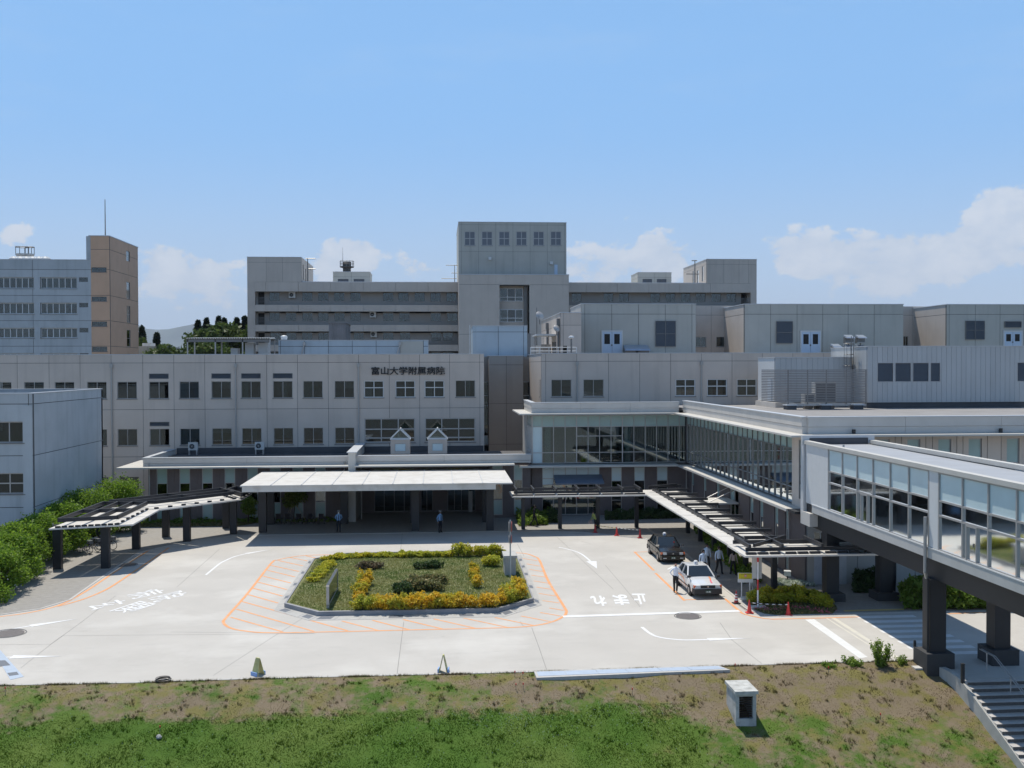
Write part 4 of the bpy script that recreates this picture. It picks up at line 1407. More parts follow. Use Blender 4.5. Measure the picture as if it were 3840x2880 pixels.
# ground floor, walkway side
lg2 = leftf(XG + .05)
hy = []
for a, b in ((87.5, 88.5), (83.4, 84.4), (79.4, 80.4), (74.2, 76.6)):
    hy.append((a, b, .2, 4.2))
for u0, u1 in ((2751, 2767), (2810, 2825), (2847, 2862), (2903, 2918), (2944, 2960)):
    ya, yb3 = lg2.s(u0, 1900), lg2.s(u1, 1900)
    hy.append((min(ya, yb3), max(ya, yb3), .2, 4.2))
wall(hall, lg2, YF + .3, YG + .1, 0, 4.4, [], [], hy, BROWN, jm=BROWN)
for h in hy:
    window(hall, lg2, *h, 2 if h[1] - h[0] > 1.5 else 1, (.34, .38, .28), glass={'*': TEAL, (0, 1): GLASS, (1, 1): GLASS}, fw=.06, sill=False)
MB().box(XG + 3, XG + 3.2, YF + .5, 89.5, 0, 4.1).build('inner_wall', INTER, hall)
# ground floor below the bridge
PALEP = M('pale_panel_wall', (.40, .385, .36), .7, .05, .6, streak=.2)
hh = [(fF.s(3052, 2000), fF.s(3106, 2000), 1.9, 3.2)]
wall(hall, fF, XG + .1, XEND, 0, 4.4, [XG + 2 + 1.2 * i for i in range(24)], [], hh, PALEP)
window(hall, fF, *hh[0], 2, (1,), fm=WHITEM, sill=False)
s0 = fF.s(3052, 2150)
MB().box(s0, s0 + .95, YF - .06, YF - .004, .02, 2.15).build('steel_door', M('grey_door', (.42, .44, .48), .5, .06, 3), hall)
MB().box(s0 + 1.5, s0 + 2.0, YF - .06, YF - .004, .02, 2.0).build('steel_door', M('pale_door', (.5, .5, .5), .5, .06, 3), hall)
# small canopy hung on rods over the wing's side door
pa = G(2612, 1866, 3.0)
MB().box(19.8, XG - .05, 73.9, 77.0, 3.04, 3.15).build('door_canopy', CANW, hall)
for y in (74.6, 76.2):
    MB().tube((20.1, y, 3.15), (XG, y, 4.1), .035).build('canopy_rod', ALU, hall)
for y in (YG - .45, 63.0):
    MB().tube((XG - .1, y, .1), (XG - .1, y, 4.4), .05).build('downpipe', PIPE, hall)
# vents on the front fascia
for u in (3196, 3745):
    s = front(YF - .4).s(u, 1610)
    MB().tube((s, YF - .62, 9.15), (s, YF - .62, 9.4), .12).build('roof_drain', GIRDER, hall)

# ================================================================= footbridge
br = thing('footbridge', 'enclosed glazed footbridge on dark columns leaving the wing', 'footbridge', (23.4, 45, 0))
BX0, BX1, BYE = 21.3, 25.4, 21.0
BYW = 58.3
lb, rb_ = leftf(BX0), rightf(BX1)
MB().box(BX0 + .1, BX1 - .1, BYE, BYW, 4.75, 5.2).build('deck', GIRDER, br)
for (x, nm) in ((BX0, 0), (BX1 - .16, 1)):
    MB().box(x, x + .16, BYE, BYW - 1.2, 4.82, 5.26).build('fascia_beam', M('pale_grey_fascia', (.47, .465, .45), .6, .05, 1, streak=.15), br)
    MB().box(x - .02, x + .18, BYE, BYW - 1.2, 5.263, 5.31).build('sill_rail', WHITEM, br)
    MB().box(x - .06, x + .28, BYE, BYW, 8.66, 8.86).build('roof_edge', EAVE, br)
for x in (BX0 + .35, BX1 - .75):
    MB().box(x, x + .4, BYE, BYW - .3, 3.85, 4.74).build('girder', GIRDER, br)
for y in (28, 34, 40, 46, 52, 57.4):
    MB().box(BX0 + .77, BX1 - .77, y, y + .25, 4.0, 4.74).build('cross_beam', GIRDER, br)
MB().box(BX0 + .3, BX1 - .3, BYE, BYW, 8.50, 8.62).build('roof', M('bridge_roof_sheet', (.33, .34, .36), .6, .06, .8), br)
MB().box(BX0 + .2, BX1 - .2, BYE, BYW, 5.205, 5.23).build('floor', FLOORI, br)
MB().box(BX0 - .12, BX1 + .1, BYW, BYW + .25, 8.67, 9.15).build('end_parapet', CAP, br)
MB().box(BX0 + .3, BX1 - .3, BYW - .02, BYW - .005, 8.63, 9.0).build('end_upstand', ROOFD, br)
MB().box(BX0 - .1, BX0 + .3, BYW - .1, BYW + .35, 4.1, 8.65).build('expansion_joint_cover', CAP, br)
MB().box(BX0 - .12, BX0 + .9, BYW - 1.2, BYW + .3, 4.0, 4.75).build('bearing_box', CREAMW, br)
for k_ in range(8):
    y = 54.78 + k_ * (BYW - .2 - 54.78) / 8
    MB().box(BX0 + .02, BX0 + .12, y + .006, y + (BYW - .2 - 54.78) / 8 - .006, 5.27, 8.655).build('end_panel', WHITEM, br)
    MB().box(BX1 - .12, BX1 - .02, y + .006, y + (BYW - .2 - 54.78) / 8 - .006, 5.27, 8.655).build('end_panel', WHITEM, br)
ZB = [5.33, 6.80, 7.43, 8.63]
def bp(i, j): return TEALP if j == 2 else GLASSB
for fr_, sd in ((lb, 0), (rb_, 1)):
    for (ya, yb_, n_) in ((43.2, 54.72, 6), (22.6, 42.3, 10)):
        glazing(br, fr_, list(np.linspace(ya, yb_, n_ + 1)), ZB, bp, fw=.085, dep=.06, name='glazed_bay')
    MB().box(*( (BX0 + .02, BX0 + .2) if sd == 0 else (BX1 - .2, BX1 - .02)), 42.36, 43.14, 5.33, 8.64).build('pier', WHITEM, br)
# doors inside the glazed bays
for y in (50.0, 39.6):
    d_ = MB()
    d_.fbox(lb, y - .42, y - .36, 5.35, 6.75, .0, .1)
    d_.fbox(lb, y + .36, y + .42, 5.35, 6.75, .0, .1)
    d_.fbox(lb, y - .36, y + .36, 6.69, 6.75, .0, .1)
    d_ = d_.build('access_door', ALU, br)
    MB().fbox(lb, y - .3, y - .27, 5.95, 6.1, -.06, .0).build('handle', ALUD, d_)
# handrails inside
for x in (BX0 + .35, BX1 - .35):
    MB().bar((x, BYE + 1, 6.1), (x, 54.6, 6.1), .04, .05).build('handrail', WHITEM, br)
    MB().bar((x, BYE + 1, 5.75), (x, 54.6, 5.75), .03, .04).build('handrail', WHITEM, br)
# columns with their footings
for (x, y) in ((21.75, 43.5), (24.85, 43.8), (22.05, 56.2), (25.15, 56.2)):
    MB().box(x - .36, x + .36, y - .36, y + .36, 0, 3.86).build('column', GIRDER, br)
    MB().box(x - .62, x + .62, y - .62, y + .62, -.5, .68 if y < 50 else .45).build('footing', M('dark_footing', (.05, .05, .052), .7), br)
# rain pipe on the pier
pm = MB()
pm.tube((BX0 - .1, 43.25, 4.2), (BX0 - .1, 43.25, 6.6), .075)
pm.tube((BX0 - .1, 43.25, 4.2), (BX0 + .02, 43.35, 3.9), .075)
pm.build('rain_pipe', ALU, br)
MB().tube((BX0 + .02, 43.2, .2), (BX0 + .02, 43.2, 3.9), .06).build('rain_pipe', GIRDER, br)
MB().tube((BX0 + 1.0, 55.0, 8.62), (BX0 + 1.0, 55.0, 8.85), .06).build('roof_vent', ALU, br)

# ================================================================= right covered walk
wr = thing('covered_walkway', 'dark steel framed covered walkway running along the glazed wing to the taxi rank', 'walkway canopy', (18, 72, 0))
yA0, yA1 = 80.3, 83.6
def rbay(poly_edges, n_, along):
    pass
def rsec(x0, x1, y0, y1, n_, axis, skip_end=False):
    """roof sheets, two rails and cross beams of one straight length"""
    for i in range(n_):
        f0, f1 = i / n_, (i + 1) / n_
        if axis == 'x':
            a, b = x0 + (x1 - x0) * f0, x0 + (x1 - x0) * f1
            MB().box(a + .01, b - .01, y0, y1, ZW - .10, ZW).build('roof_sheet', CANW, wr)
            for g in (.2, .5, .8):
                MB().box(a + (b - a) * g - .28, a + (b - a) * g + .28, y0 + .25, y0 + .45, ZW + .01, ZW + .12).build('bracket', STEEL, wr)
        else:
            a, b = y0 + (y1 - y0) * f0, y0 + (y1 - y0) * f1
            MB().box(x0, x1, a + .03, b - .03, ZW - .10, ZW).build('roof_sheet', CANW, wr)
    bm = []
    if axis == 'x':
        for yy in (y0 + .55, y1 - .5):
            MB().bar((x0 + .2, yy, ZW + .24), (x1 - .2, yy, ZW + .24), .12, .2).build('rail', STEEL, wr)
        for i in range(n_ + 1):
            xx = min(max(x0 + (x1 - x0) * i / n_, x0 + .4), x1 - .4)
            MB().bar((xx, y0 + .4, ZW + .42), (xx, y1 - .2, ZW + .42), .13, .2).build('cross_beam', STEEL, wr)
    else:
        for xx in (x0 + 1.05, x0 + 1.25, x1 - .55, x1 - .35):
            MB().bar((xx, y0 + .2, ZW + .12), (xx, y1 - .2, ZW + .12), .07, .12).build('rail', STEEL, wr)
        for i in range(n_ + 1):
            yy = min(max(y0 + (y1 - y0) * i / n_, y0 + .3), y1 - .3)
            MB().bar((x0 + 1.0, yy, ZW + .34), (x1 - .1, yy, ZW + .34), .14, .19).build('cross_beam', STEEL, wr)
        for i in range(n_ * 2):
            yy = y0 + (y1 - y0) * (i + .5) / (n_ * 2)
            MB().bar((x0 + .95, yy, ZW + .03), (x1 - .3, yy, ZW + .03), .06, .05).build('purlin', STEEL, wr)
rsec(5.8, 16.53, yA0, yA1, 6, 'x')
rsec(16.55, 20.1, 57.4, yA1, 9, 'y')
rsec(16.45, 27.5, 53.95, 57.38, 5, 'x')
for (x, y) in ((6.9, 82.8), (9.9, 82.8), (13.0, 82.8), (16.2, 82.8), (19.7, 79.7), (19.7, 75.9), (19.7, 72.0), (19.7, 68.1), (19.65, 64.3), (19.6, 58.6), (22.0, 56.8), (25.9, 56.8)):
    MB().box(x - .15, x + .15, y - .15, y + .15, .01, ZW - .103).build('column', STEEL, wr)
MB().bar((17.0, 82.0, ZW + .40), (19.6, 83.0, ZW + .50), .12, .18).build('cross_beam', STEEL, wr)
MB().bar((17.2, 54.8, ZW + .40), (19.7, 57.0, ZW + .50), .12, .18).build('cross_beam', STEEL, wr)
# ================================================================= ward block far behind, with its tower
f187, f189, f180, f182 = front(187.0), front(188.7), front(180.0), front(182.0)
def a2(x): return 880 + .434 * x
def a3(x): return 1640 + .434 * x
def a4(x): return 2400 + .651 * x
def ay(y): return 700 + .434 * y
def ay4(y): return 860 + .651 * y
ward = thing('ward_building', 'long eight storey ward block with balcony bands and rooftop boxes', 'building', (10, 187, 0))
XW0, XW1 = f187.s(930), f187.s(2837)
ZR = f187.z(1058, 1300)
st = 74.0 * 187 / 3850
bx0, bx1 = f187.s(a2(180)), f187.s(2815)
xt0, xt1 = f180.s(1722), f180.s(2134)
# end walls and core
MB().box(XW0, bx0, 187.25, 210, 0, ZR).build('end_wall', WARD, ward)
MB().box(bx1, XW1, 187.25, 210, 0, ZR).build('end_wall', WARD, ward)
MB().box(bx0, bx1, 209.5, 210, 0, ZR).build('back_wall', WARD, ward)
MB().box(XW0, XW1, 187.25, 210, ZR + .003, ZR + .12).build('parapet_cap', CAP, ward)
MB().box(bx0, bx1, 190.6, 190.8, 0, ZR - .4).build('inner_wall', INTER, ward)
bands = [(f187.z(ay(910)), ZR)] + [(f187.z(1168.5 + 74 * i), f187.z(1144.5 + 74 * i)) for i in range(6)]
for (z0, z1) in bands:
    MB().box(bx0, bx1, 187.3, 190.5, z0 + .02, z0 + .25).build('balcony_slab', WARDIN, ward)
for (xa, xb, us) in ((bx0, xt0, [a2(v) for v in (275, 555, 835, 1115, 1395, 1675)]), (xt1, bx1, [a3(1287), a3(1560), a3(1828), a3(2095), a4(405)])):
    js = [xa] + [f187.s(u) for u in us if xa + .5 < f187.s(u) < xb - .5] + [xb]
    for (z0, z1) in bands:
        for i in range(len(js) - 1):
            MB().box(js[i] + .02, js[i + 1] - .02, 187.0, 187.3, z0, z1 if z1 < ZR else z1 - .02).build('balcony_panel', WARD, ward)
W = {0: [303, 588, 725, 862, 1003, 1285, 1417, 1558, 1695, 1832], 1: [303, 445, 588, 725, 865, 1003, 1285, 1425, 1697, 1837],
     2: [310, 445, 585, 725, 1030, 1285, 1430, 1700, 1800]}
WR = [2145, 2264, 2322, 2439, 2496, 2553, 2610, 2668, 2724]
for r in range(4):
    z1 = bands[r][0] - .25
    z0 = bands[r + 1][1] - .9 if r + 1 < len(bands) else z1 - 2.5
    wz1, wz0 = f189.z(1098 + 74 * r), f189.z(1131 + 74 * r)
    holes = []
    for x in W.get(r, W[2]):
        s = f189.s(a2(x))
        holes.append((s, s + 88 * .434 * 188.7 / 3850, wz0, wz1))
    dz = (f189.s(a2(207)), f189.s(a2(262)), f189.z(1144 + 74 * r), wz1 + .1)
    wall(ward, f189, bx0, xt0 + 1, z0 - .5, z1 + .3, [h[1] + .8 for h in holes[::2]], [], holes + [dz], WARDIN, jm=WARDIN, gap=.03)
    for i, h in enumerate(holes):
        window(ward, f189, *h, 2, (1,), sill=False, fm=ALUD, blind=[(0, .5, 0, 1, CURT)] if (i + r) % 3 == 0 else ([(.5, 1, 0, 1, CURT)] if (i + r) % 3 == 1 else None))
    MB().box(dz[0], dz[1], 189.6, 189.7, dz[2], dz[3]).build('door_recess', INTER, ward)
    holes = [(f189.s(u), f189.s(u) + 37 * 188.7 / 3850, wz0, wz1) for u in WR]
    dz = (f189.s(a4(582)), f189.s(a4(617)), f189.z(1144 + 74 * r), wz1 + .1)
    if r < 1:
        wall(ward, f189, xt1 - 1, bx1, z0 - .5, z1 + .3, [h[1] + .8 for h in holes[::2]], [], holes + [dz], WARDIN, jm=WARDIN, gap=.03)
        for i, h in enumerate(holes):
            window(ward, f189, *h, 2, (1,), sill=False, fm=ALUD, blind=[(0, .5, 0, 1, CURT)] if i % 2 else None)
    for (xa, xb) in ((f187.s(a2(190)), f187.s(a2(275))),) + (((f187.s(a4(575)), f187.s(a4(632))),) if r == 0 else ()):
        rl = MB()
        for k_ in range(6):
            zz = bands[r + 1][1] + .12 + k_ * .24
            rl.bar((xa, 187.1, zz), (xb, 187.1, zz), .05, .06)
        rl.build('balcony_railing', ALUD, ward)
    if r < 3:
        xa, xb = (f187.s(a2(1690)), f187.s(a2(1925)))
        if r == 2:
            rl = MB()
            for k_ in range(6):
                zz = bands[r + 1][1] + .12 + k_ * .24
                rl.bar((xa, 187.1, zz), (xb, 187.1, zz), .05, .06)
            rl.build('balcony_railing', ALUD, ward)
        u, v = ((500, 962), (1196, 1130), (1203, 1300))[r]
        p = f189.hit(a2(u), ay(v))
        aircon((p[0], 188.3, p[1] - .1), 'white aircon unit hung on the %s balcony of the ward block' % ('top', 'second', 'third')[r], 'balcony aircon units' if False else None, stand=.1, w=1.15, h=1.05, dpt=.5)
# rooftop boxes
def roofbox(parent, name, x0, x1, y0, y1, z0, z1, mat, sj=(), zj=(), fh=(), lh=(), rh=(), sides='flr'):
    fr_ = front(y0)
    if 'f' in sides:
        wall(parent, fr_, x0, x1, z0, z1, list(sj), list(zj), list(fh), mat)
    else:
        MB().box(x0, x1, y0, y0 + .3, z0, z1).build('wall', mat, parent)
    yi = y0 + .3
    if 'l' in sides:
        wall(parent, leftf(x0), yi, y1, z0, z1, [], list(zj), list(lh), mat)
    else:
        MB().box(x0, x0 + .3, yi, y1 - .3, z0, z1).build('side_wall', mat, parent)
    if 'r' in sides:
        wall(parent, rightf(x1), yi, y1, z0, z1, [], list(zj), list(rh), mat)
    else:
        MB().box(x1 - .3, x1, yi, y1 - .3, z0, z1).build('side_wall', mat, parent)
    MB().box(x0 + .3, x1 - .3, y1 - .3, y1, z0, z1).build('back_wall', mat, parent)
    MB().box(x0 + .3, x1 - .3, y0 + .3, y1 - .3, z1 - .5, z1 - .3).build('roof', ROOFG, parent)
    cm = MB()
    cm.box(x0 - .06, x1 + .06, y0 - .06, y0 + .36, z1 + .003, z1 + .09)
    cm.box(x0 - .06, x1 + .06, y1 - .36, y1 + .06, z1 + .003, z1 + .09)
    cm.box(x0 - .06, x0 + .36, y0 + .36, y1 - .36, z1 + .003, z1 + .09)
    cm.box(x1 - .36, x1 + .06, y0 + .36, y1 - .36, z1 + .003, z1 + .09)
    cm.build('parapet_cap', CAP, parent)
    MB().box(x0 + .32, x1 - .32, y0 + 1.2, y1 - .4, z0, z1 - .55).build('inner_wall', INTER, parent)
z1 = f187.z(965, 1050)
x1 = f187.s(1132)
side = [(189.5, 190.5, ZR + .6, ZR + 3.4), (193, 194.2, ZR, ZR + 3), (196.5, 197.5, ZR + .3, ZR + 3.2)]
roofbox(ward, 'stair', XW0, x1, 187.0, 205, ZR, z1, WARD, [f187.s(a2(280)), f187.s(a2(420))], [z1 - .9], rh=side, sides='fr')
MB().box(XW0, bx0, 187.0, 187.24, 0, ZR - .003).build('end_panel', WARD, ward)
MB().box(bx1, XW1, 187.0, 187.24, 0, ZR - .003).build('end_panel', WARD, ward)
for h in side:
    window(ward, rightf(x1), *h, 1, (1,), sill=False, fm=ALUD)
z2 = f187.z(973, 2750)
x2 = f187.s(2650)
roofbox(ward, 'stair', x2, XW1, 187.0, 205, ZR, z2, WARD, [f187.s(a4(482)), f187.s(a4(570)), f187.s(a4(625))], [z2 - .9], lh=side, sides='fl')
for h in side:
    window(ward, leftf(x2), *h, 1, (1,), sill=False, fm=ALUD)
f195 = front(195.0)
for (u0, u1, v, lbl) in ((1251, 1389, 1020, 0), (2393, 2518, 1022, 1)):
    xa, xb, zt = f195.s(u0), f195.s(u1), f195.z(v, u0)
    wz = f195.z(1046, u0)
    wx = xb - xa
    fh = [(xa + wx * .135, xa + wx * .42, ZR + .1, wz), (xa + wx * .56, xa + wx * .85, ZR + .1, wz)]
    roofbox(ward, 'plant', xa, xb, 195, 202, ZR, zt, GREYW, [(xa + xb) / 2], [zt - .9], fh=fh, sides='f' if lbl == 0 else 'fl')
    for h in fh:
        louvre(ward, f195, *h, n=5, cols=2)
# chimney with its ringed platform
cu_, cz = f195.s(1298), f195.z(1020, 1298)
chim = thing('roof_chimney', 'short dark chimney with a railed ring platform on the ward roof', 'chimney', (cu_, 198, cz - .3), local=False)
DKC = M('sooty_metal', (.10, .095, .09), .7, .15, 3)
r = 15 * 195 / 3850
zt = f195.z(975, 1298)
zp = f195.z(999, 1298)
MB().lathe((cu_, 198, cz - .3), [(r, 0), (r, zp - cz + .2), (r * 1.08, zp - cz + .25), (r * 1.08, zt - cz + .2), (r * .95, zt - cz + .3)], 20).build('flue', DKC, chim, smooth=False)
MB().lathe((cu_, 198, zp), [(r * 1.2, 0), (r * 1.75, .1), (r * 1.75, .25), (r * 1.1, .26)], 24).build('platform', DKC, chim)
g = MB()
for zz in (.6, 1.1):
    g.ring((cu_, 198, zp + .2 + zz), r * 1.72, .035, 'z', 24, 4)
for i in range(12):
    a = i * math.pi / 6
    g.tube((cu_ + r * 1.72 * math.cos(a), 198 + r * 1.72 * math.sin(a), zp + .2), (cu_ + r * 1.72 * math.cos(a), 198 + r * 1.72 * math.sin(a), zp + 1.3), .035, n=5)
g.build('railing', ALUD, chim)
p = f195.hit(a2(925), ay(515))
MB().tube((p[0], 197, zp), (p[0], 197, p[1]), .06, .02, n=6).build('lightning_rod', ALUD, chim)
# tower
tower = thing('lift_tower', 'tall grey tower rising from the ward block with six square windows at the top', 'building', ((xt0 + xt1) / 2, 181, 0))
zt1, zt0 = f180.z(828, 1900), f180.z(1031, 1900)
bx = (f180.s(1874), f180.s(1986), f180.z(1320), f180.z(1069))
wall(tower, f180, xt0, xt1, 0, zt0, [], [zt0 - 1.7, zt0 - 10.4, zt0 - 18.8], [bx], WARD, gap=.05)
wall(tower, leftf(xt0), 180.3, 201, 0, zt0, [], [zt0 - 1.7, zt0 - 10.4, zt0 - 18.8], [], WARD, gap=.05)
MB().box(xt1 - .3, xt1, 180.3, 201, 0, zt0).build('side_wall', WARD, tower)
MB().box(xt0 + .3, xt1 - .3, 200.7, 201, 0, zt0).build('back_wall', WARD, tower)
MB().box(xt0 + .3, xt1 - .3, 180.3, 200.7, zt0 - .5, zt0 - .3).build('roof', ROOFG, tower)
MB().box(xt0 - .06, xt1 + .06, 179.94, 180.36, zt0 + .003, zt0 + .14).build('parapet_cap', CAP, tower)
fb2 = front(182.2)
MB().box(bx[0], bx[1], 182.3, 182.5, bx[2], bx[3]).build('bay_wall', WARD, tower)
for (v0, v1) in ((868, 985), (1052, 1168), (1236, 1352)):
    z1_, z0_ = f180.z(ay(v0)), f180.z(ay(v1))
    window(tower, fb2, bx[0] + .15, bx[1] - .9, z0_, z1_, 3, (.68, .32), fm=WHITEM, fw=.14, sill=False, dep=0)
    MB().box(bx[0] + .2, bx[1] - .9, 182.25, 182.29, z0_, z1_).build('bay_shade', INTER, tower)
MB().box(bx[1] - .8, bx[1] - .3, 181.6, 182.2, bx[2], bx[3]).build('bay_post', ALUD, tower)
xu0, xu1 = f182.s(1722), f182.s(2125)
fh = []
for i in range(6):
    u = 1640 + .434 * (238 + 148.4 * i)
    fh.append((f182.s(u), f182.s(u + 41), f182.z(921, u), f182.z(867, u)))
roofbox(tower, 'top', xu0, xu1, 182, 200.6, zt0 - .28, zt1, GREYW, [f182.s(a3(x)) for x in (212, 360, 509, 657, 805, 953, 1100)], [f182.z(ay(330)), f182.z(ay(561))], fh=fh, sides='fl')
for h in fh:
    window(tower, f182, *h, 2, (1, 1), glass=LOUV, fm=ALU, fw=.13, sill=True)
d = (f182.s(a3(1013)), f182.s(a3(1040)))
MB().box(d[0], d[1], 181.9, 181.99, zt0 - .2, f182.z(ay(672))).build('roof_door', DOORB, tower)
for u, v in ((454, 622), (985, 660)):
    q = f182.hit(a3(u), ay(v))
    MB().box(q[0] - .25, q[0] + .25, 181.6, 181.98, q[1] - .25, q[1] + .25).build('wall_lamp', WHITEM, tower)
# aerials
def mast(name, label, u, v0, v1, Y, cat='aerial', arms=(), r=.05):
    fr_ = front(Y)
    x, z0 = fr_.hit(u, v0)
    z1_ = fr_.hit(u, v1)[1]
    t = thing(name, label, cat, (x, Y, z0))
    MB().tube((x, Y, z0), (x, Y, z1_), r, r * .6, n=6).build('mast', ALUD, t)
    for (f, l0, l1) in arms:
        z = z0 + (z1_ - z0) * f
        MB().tube((x + l0, Y, z), (x + l1, Y, z), r * .7, n=5).build('crossarm', ALUD, t)
    return t
mast('roof_aerial', 'thin roof aerial with crossarms beside the tower', a3(150), 1062, ay(675), 188, arms=((.25, -2.4, .4), (.55, -.6, .6), (.97, -1.6, .6)), r=.09)
mast('lightning_rod', 'tall lightning rod on the tan stair tower', 395, 892, 748, 158, 'lightning rod', r=.09)
mast('roof_aerial', 'pipe mast with hooked top beside the left stair box of the ward block', a2(632), 1058, ay(618), 188.5, arms=((.98, -.4, 1.4), (.55, 0, 1.4)), r=.14)
mast('roof_aerial', 'pipe mast beside the right stair box of the ward block', a4(316), 1062, ay4(178), 188.5, arms=((.98, -.6, .4), (.4, -1.6, .8)), r=.14)

# ================================================================= white building and tan stair tower, far left
f153 = front(153.0)
lo = thing('ward_building', 'pale blue white five storey wing with a tan orange stair tower', 'building', (-50, 153, 0))
zr = f153.z(974, 150)
xo0, xo1 = f153.s(345), f153.s(415)
x0 = f153.s(-420)
jz = [f153.z(700 + .434 * y, 200) for y in (716, 940, 1158, 1378, 1600)]
holes, sp = [], []
for r, (v0, v1) in enumerate(((783, 880), (1003, 1100), (1220, 1308), (1440, 1530))):
    za, zb = f153.z(700 + .434 * v1, 150), f153.z(700 + .434 * v0, 150)
    for k_ in (-2, -1, 0, 1):
        a = f153.s(.434 * (355 + (k_ - 1) * 372))
        b = a + 300 * .434 * 153 / 3850
        holes.append((a, b, za, zb)); sp.append('w')
    a = f153.s(.434 * 692)
    holes.append((a, a + 1.25, f153.z(700 + .434 * (v0 + 40), 300), zb)); sp.append('s')
xw = f153.s(328)
wall(lo, f153, x0, xo0, 0, zr, [f153.s(.434 * x) for x in (-80, 292)], jz, holes, WHITEB, gap=.06)
for i, (h, k_) in enumerate(zip(holes, sp)):
    if k_ == 'w':
        window(lo, f153, *h, 6, (1,), fm=WHITEM, fw=.12, dep=.25, sill=True, blind=[(.15, .55, 0, 1, BLIND)] if i % 3 == 0 else ([(.3, .5, 0, 1, TEALP), (.7, .9, 0, 1, BLIND)] if i % 3 == 1 else [(0, 1, .75, 1, BLIND)]))
    else:
        window(lo, f153, *h, 1, (1,), fm=ALUD, sill=False)
shell(lo, x0, xo0, 153, 168, 0, zr, WHITEB, skip=('f',), para=.4, innerd=1.8)
ztw = f153.z(886, 400)
MB().box(xw, xo0 - .02, 153.02, 168, zr + .1, ztw).build('stair_side_wall', WHITEB, lo)
fh = []
for (v0, v1) in ((697, 738), (950, 990), (1165, 1207), (1383, 1424)):
    fh.append((f153.s(.434 * 800), f153.s(.434 * 930), f153.z(700 + .434 * v1, 370), f153.z(700 + .434 * v0, 370)))
fo = front(152.98)
wall(lo, fo, xo0, xo1, 0, ztw, [], [ztw - 1.9] + [f153.z(700 + .434 * y, 400) for y in (716, 940, 1158, 1378)], fh, ORANGE, gap=.06)
for h in fh:
    window(lo, fo, *h, 2, (1,), fm=ALUD, sill=True)
ro = rightf(xo1)
yE = 153 * 1.093
rh = []
for (v0, v1) in ((558, 645), (825, 970), (1030, 1175), (1238, 1382), (1445, 1560)):
    ya = ro.hit(.434 * 1093, 1100)[0]; yb = ro.hit(.434 * 1125, 1100)[0]
    rh.append((min(ya, yb), max(ya, yb), ro.hit(.434 * 1110, 700 + .434 * v1)[1], ro.hit(.434 * 1110, 700 + .434 * v0)[1]))
wall(lo, ro, 153.3, yE, 0, ztw, [(153.3 + yE) * .5 + 2], [ztw - 1.9] + [f153.z(700 + .434 * y, 400) for y in (716, 940, 1158, 1378)], rh, ORANGE, gap=.06)
for h in rh:
    window(lo, ro, *h, 1, (1, 1), fm=ALU, sill=False)
MB().box(xo0 + .3, xo1 - .3, yE - .3, yE, 0, ztw).build('back_wall', ORANGE, lo)
MB().box(xo0 + .1, xo1 - .4, 155.5, yE - .4, 0, ztw - .6).build('inner_wall', INTER, lo)
MB().box(xo0 - .3, xo1 + .06, 152.9, yE + .06, ztw + .003, ztw + .12).build('parapet_cap', CAP, lo)
for k_ in range(6):
    p = f153.hit(.434 * (50 + 55 * k_), 972)
    t = thing('roof_ventilator', 'small white mushroom ventilator on the far left white roof', 'ventilator', (p[0], 156, zr), group='row of roof ventilators')
    MB().lathe((p[0], 156, zr - .3), [(.25, 0), (.25, .5), (.75, .6), (.75, .75), (.45, 1.05)], 12).build('cowl', WHITEM, t)
for k_, u in enumerate((10, 40)):
    p = f153.hit(u, 970)
    t = thing('roof_fan', 'round grey roof fan unit, the %s one on the far left white roof' % ('larger' if k_ == 0 else 'smaller'), 'roof fan', (p[0], 160, zr))
    rr = .95 - .3 * k_
    MB().lathe((p[0], 160, zr - .4), [(rr * .8, 0), (rr * .8, 1.6), (rr, 1.8), (rr, 2.0)], 14).build('housing', ACM, t)
    MB().ring((p[0], 160, zr + 2.6), rr * 1.0, .06, 'z', 16, 4).build('rim', ALUD, t)
    m_ = MB()
    for i in range(4):
        a = i * math.pi / 2
        m_.tube((p[0] + rr * math.cos(a), 160 + rr * math.sin(a), zr + 1.5), (p[0] + rr * math.cos(a), 160 + rr * math.sin(a), zr + 2.6), .05, n=5)
    m_.build('stay', ALUD, t)

# small grey roof behind the tan tower
f170 = front(172.0)
gs = thing('annexe_building', 'low grey annexe roof with a white tank beside the tan tower', 'building', (f170.s(575), 174, 0))
a, b = f170.s(500), f170.s(620)
wall(gs, f170, a, b, 0, f170.z(1298, 580), [f170.s(555), f170.s(588)], [], [], GREYW)
MB().box(a, b, 172.31, 182, 0, f170.z(1298, 580) - .05).build('core', GREYW, gs)
MB().box(f170.s(528), f170.s(559), 173, 176, f170.z(1298, 540) - .04, f170.z(1286, 540)).build('tank', WHITEM, gs)

# ================================================================= near white wing at the left edge
nw = thing('white_annexe', 'weathered white three storey wing corner behind the clipped hedge', 'building', (-34, 72, 0))
fn, rn = front(73.6), rightf(-28.1)
ztn = 11.4
holes = [(fn.s(-300), fn.s(-45), fn.z(1661, 0), fn.z(1581, 0)), (fn.s(-300), fn.s(-45), fn.z(1853, 0), fn.z(1774, 0)),
         (fn.s(-30), fn.s(88), fn.z(1661, 50), fn.z(1581, 50)), (fn.s(-30), fn.s(89), fn.z(1853, 50), fn.z(1774, 50)), (fn.s(-60), fn.s(70), fn.z(2060, 30), fn.z(1970, 30))]
wall(nw, fn, -46, -28.1, 0, ztn, [fn.s(106)], [10.7, 7.1, 3.5], holes, WHITEB, gap=.05)
for i, h in enumerate(holes):
    window(nw, fn, *h, 2, (.5, .5) if i > 2 else (1,), fm=ALU, fw=.08, dep=.2, blind=[(0, .25, .55, .9, BLIND)] if i == 2 else None)
wall(nw, rn, 73.9, 88.6, 0, ztn, [], [10.7, 7.1, 3.5], [], WHITEB, gap=.05)
